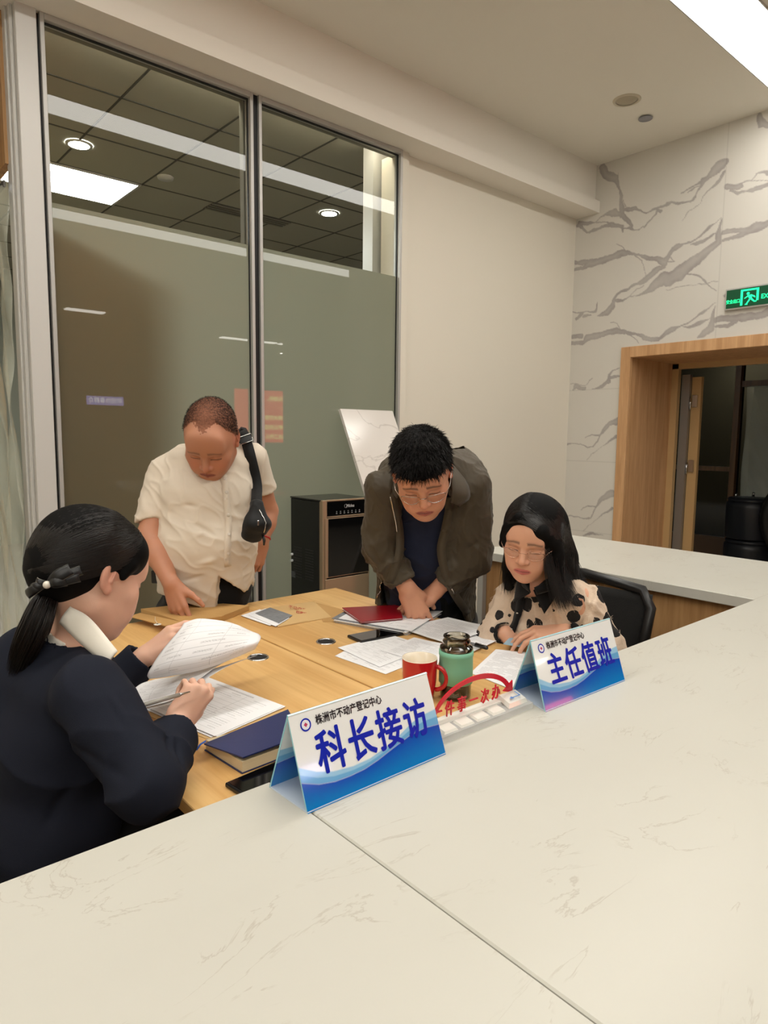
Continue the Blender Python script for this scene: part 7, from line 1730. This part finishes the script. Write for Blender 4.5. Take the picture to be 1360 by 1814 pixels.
# legs under the desk
LP = v3((0.306,1.325,0.407)); fwd4 = v3((1, .0, 0)); sd = v3((0, 1, 0)); F = field_around([LP, LP + fwd4 * .45, (LP[0] + .45, LP[1], .05)], .22, .009)
for q in (-1, 1):
    h_ = v3((LP[0], LP[1], .540)) + sd * q * .08; k_ = h_ + fwd4 * .40; F.rc(h_, k_, .085, .06, .03); F.rc(k_, (k_[0], k_[1], .10), .056, .040, .02)
V, Fc = F.mesh(); skin('trousers', relax(V, Fc, 1), Fc, M['trouser'], p4)
for q in (-1, 1): shoe(p4, (LP[0] + .40, LP[1] + q * .08, 0), fwd4)
# pen in her hand and the papers she holds up
pen((0.488,1.113,0.887), (0.444,1.105,0.889), 'clear gel pen held between the fingers of the woman in the blazer', mat('clear_pen', (150, 146, 138), .15), None, .78)
hd = empty('held_document', (0.582,1.289,0.871), 'stapled printed form held open and curling in the hands of the woman in the blazer', 'document')
def patch(name, rows, m, parent, nu=26, nv=20, th=.0005):
    """curved sheet through a net of points (rows from foot to head of the page), with UV"""
    R_ = [spline(r, nu + 1) for r in rows]; G = np.array([spline([R_[k][i] for k in range(len(R_))], nv + 1) for i in range(nu + 1)])
    V_ = G.reshape(-1, 3); w = nv + 1; F_ = [(i * w + j, (i + 1) * w + j, (i + 1) * w + j + 1, i * w + j + 1) for i in range(nu) for j in range(nv)]
    n_ = normals(V_, np.array(F_)); n0 = len(V_); V2 = np.concatenate([V_, V_ - n_ * th]); F2 = F_ + [tuple(n0 + q for q in f[::-1]) for f in F_]
    for i in range(nu): F2 += [(i * w, n0 + i * w, n0 + (i + 1) * w, (i + 1) * w), ((i + 1) * w + nv, n0 + (i + 1) * w + nv, n0 + i * w + nv, i * w + nv)]
    for j in range(nv): F2 += [(j + 1, n0 + j + 1, n0 + j, j), (nu * w + j, n0 + nu * w + j, n0 + nu * w + j + 1, nu * w + j + 1)]
    me = bpy.data.meshes.new(name); me.from_pydata([tuple(v) for v in V2], [], F2); me.update(); uvl = me.uv_layers.new(name='UV')
    uv = [(i / nu, j / nv) for i in range(nu + 1) for j in range(nv + 1)] * 2
    for l in me.loops: uvl.data[l.index].uv = uv[l.vertex_index]
    return link(name, me, parent, m, smooth=True)
# turned-over upper page
patch('turned_page', [
    [(0.521,1.337,0.844), (0.558,1.319,0.846), (0.639,1.303,0.851), (0.761,1.319,0.863)],
    [(0.517,1.33,0.86), (0.551,1.302,0.874), (0.633,1.285,0.879), (0.758,1.298,0.885)],
    [(0.551,1.345,0.893), (0.588,1.316,0.911), (0.675,1.307,0.911), (0.782,1.33,0.886)],
    [(0.603,1.372,0.923), (0.635,1.345,0.935), (0.714,1.341,0.922), (0.796,1.371,0.882)],
    [(0.638,1.421,0.924), (0.668,1.397,0.934), (0.736,1.388,0.913), (0.808,1.411,0.867)],
    [(0.65,1.461,0.901), (0.678,1.437,0.902), (0.745,1.428,0.88), (0.814,1.443,0.841)]], M['form'], hd)
patch('lower_page', [
    [(0.476,1.316,0.796), (0.501,1.295,0.803), (0.535,1.268,0.815), (0.565,1.269,0.823)],
    [(0.489,1.36,0.81), (0.527,1.341,0.813), (0.578,1.312,0.827), (0.626,1.299,0.839)],
    [(0.521,1.387,0.818), (0.569,1.36,0.827), (0.628,1.336,0.838), (0.69,1.325,0.848)],
    [(0.562,1.404,0.815), (0.618,1.37,0.823), (0.699,1.355,0.838), (0.78,1.353,0.848)]], M['form'], hd)
patch('lower_page', [
    [(0.48,1.318,0.792), (0.505,1.298,0.799), (0.539,1.27,0.809), (0.571,1.27,0.818)],
    [(0.495,1.367,0.803), (0.533,1.348,0.806), (0.586,1.317,0.818), (0.637,1.301,0.831)],
    [(0.527,1.394,0.811), (0.575,1.367,0.819), (0.636,1.342,0.828), (0.702,1.326,0.837)],
    [(0.568,1.411,0.808), (0.625,1.376,0.815), (0.708,1.359,0.827), (0.789,1.357,0.834)]], M['plain'], hd)
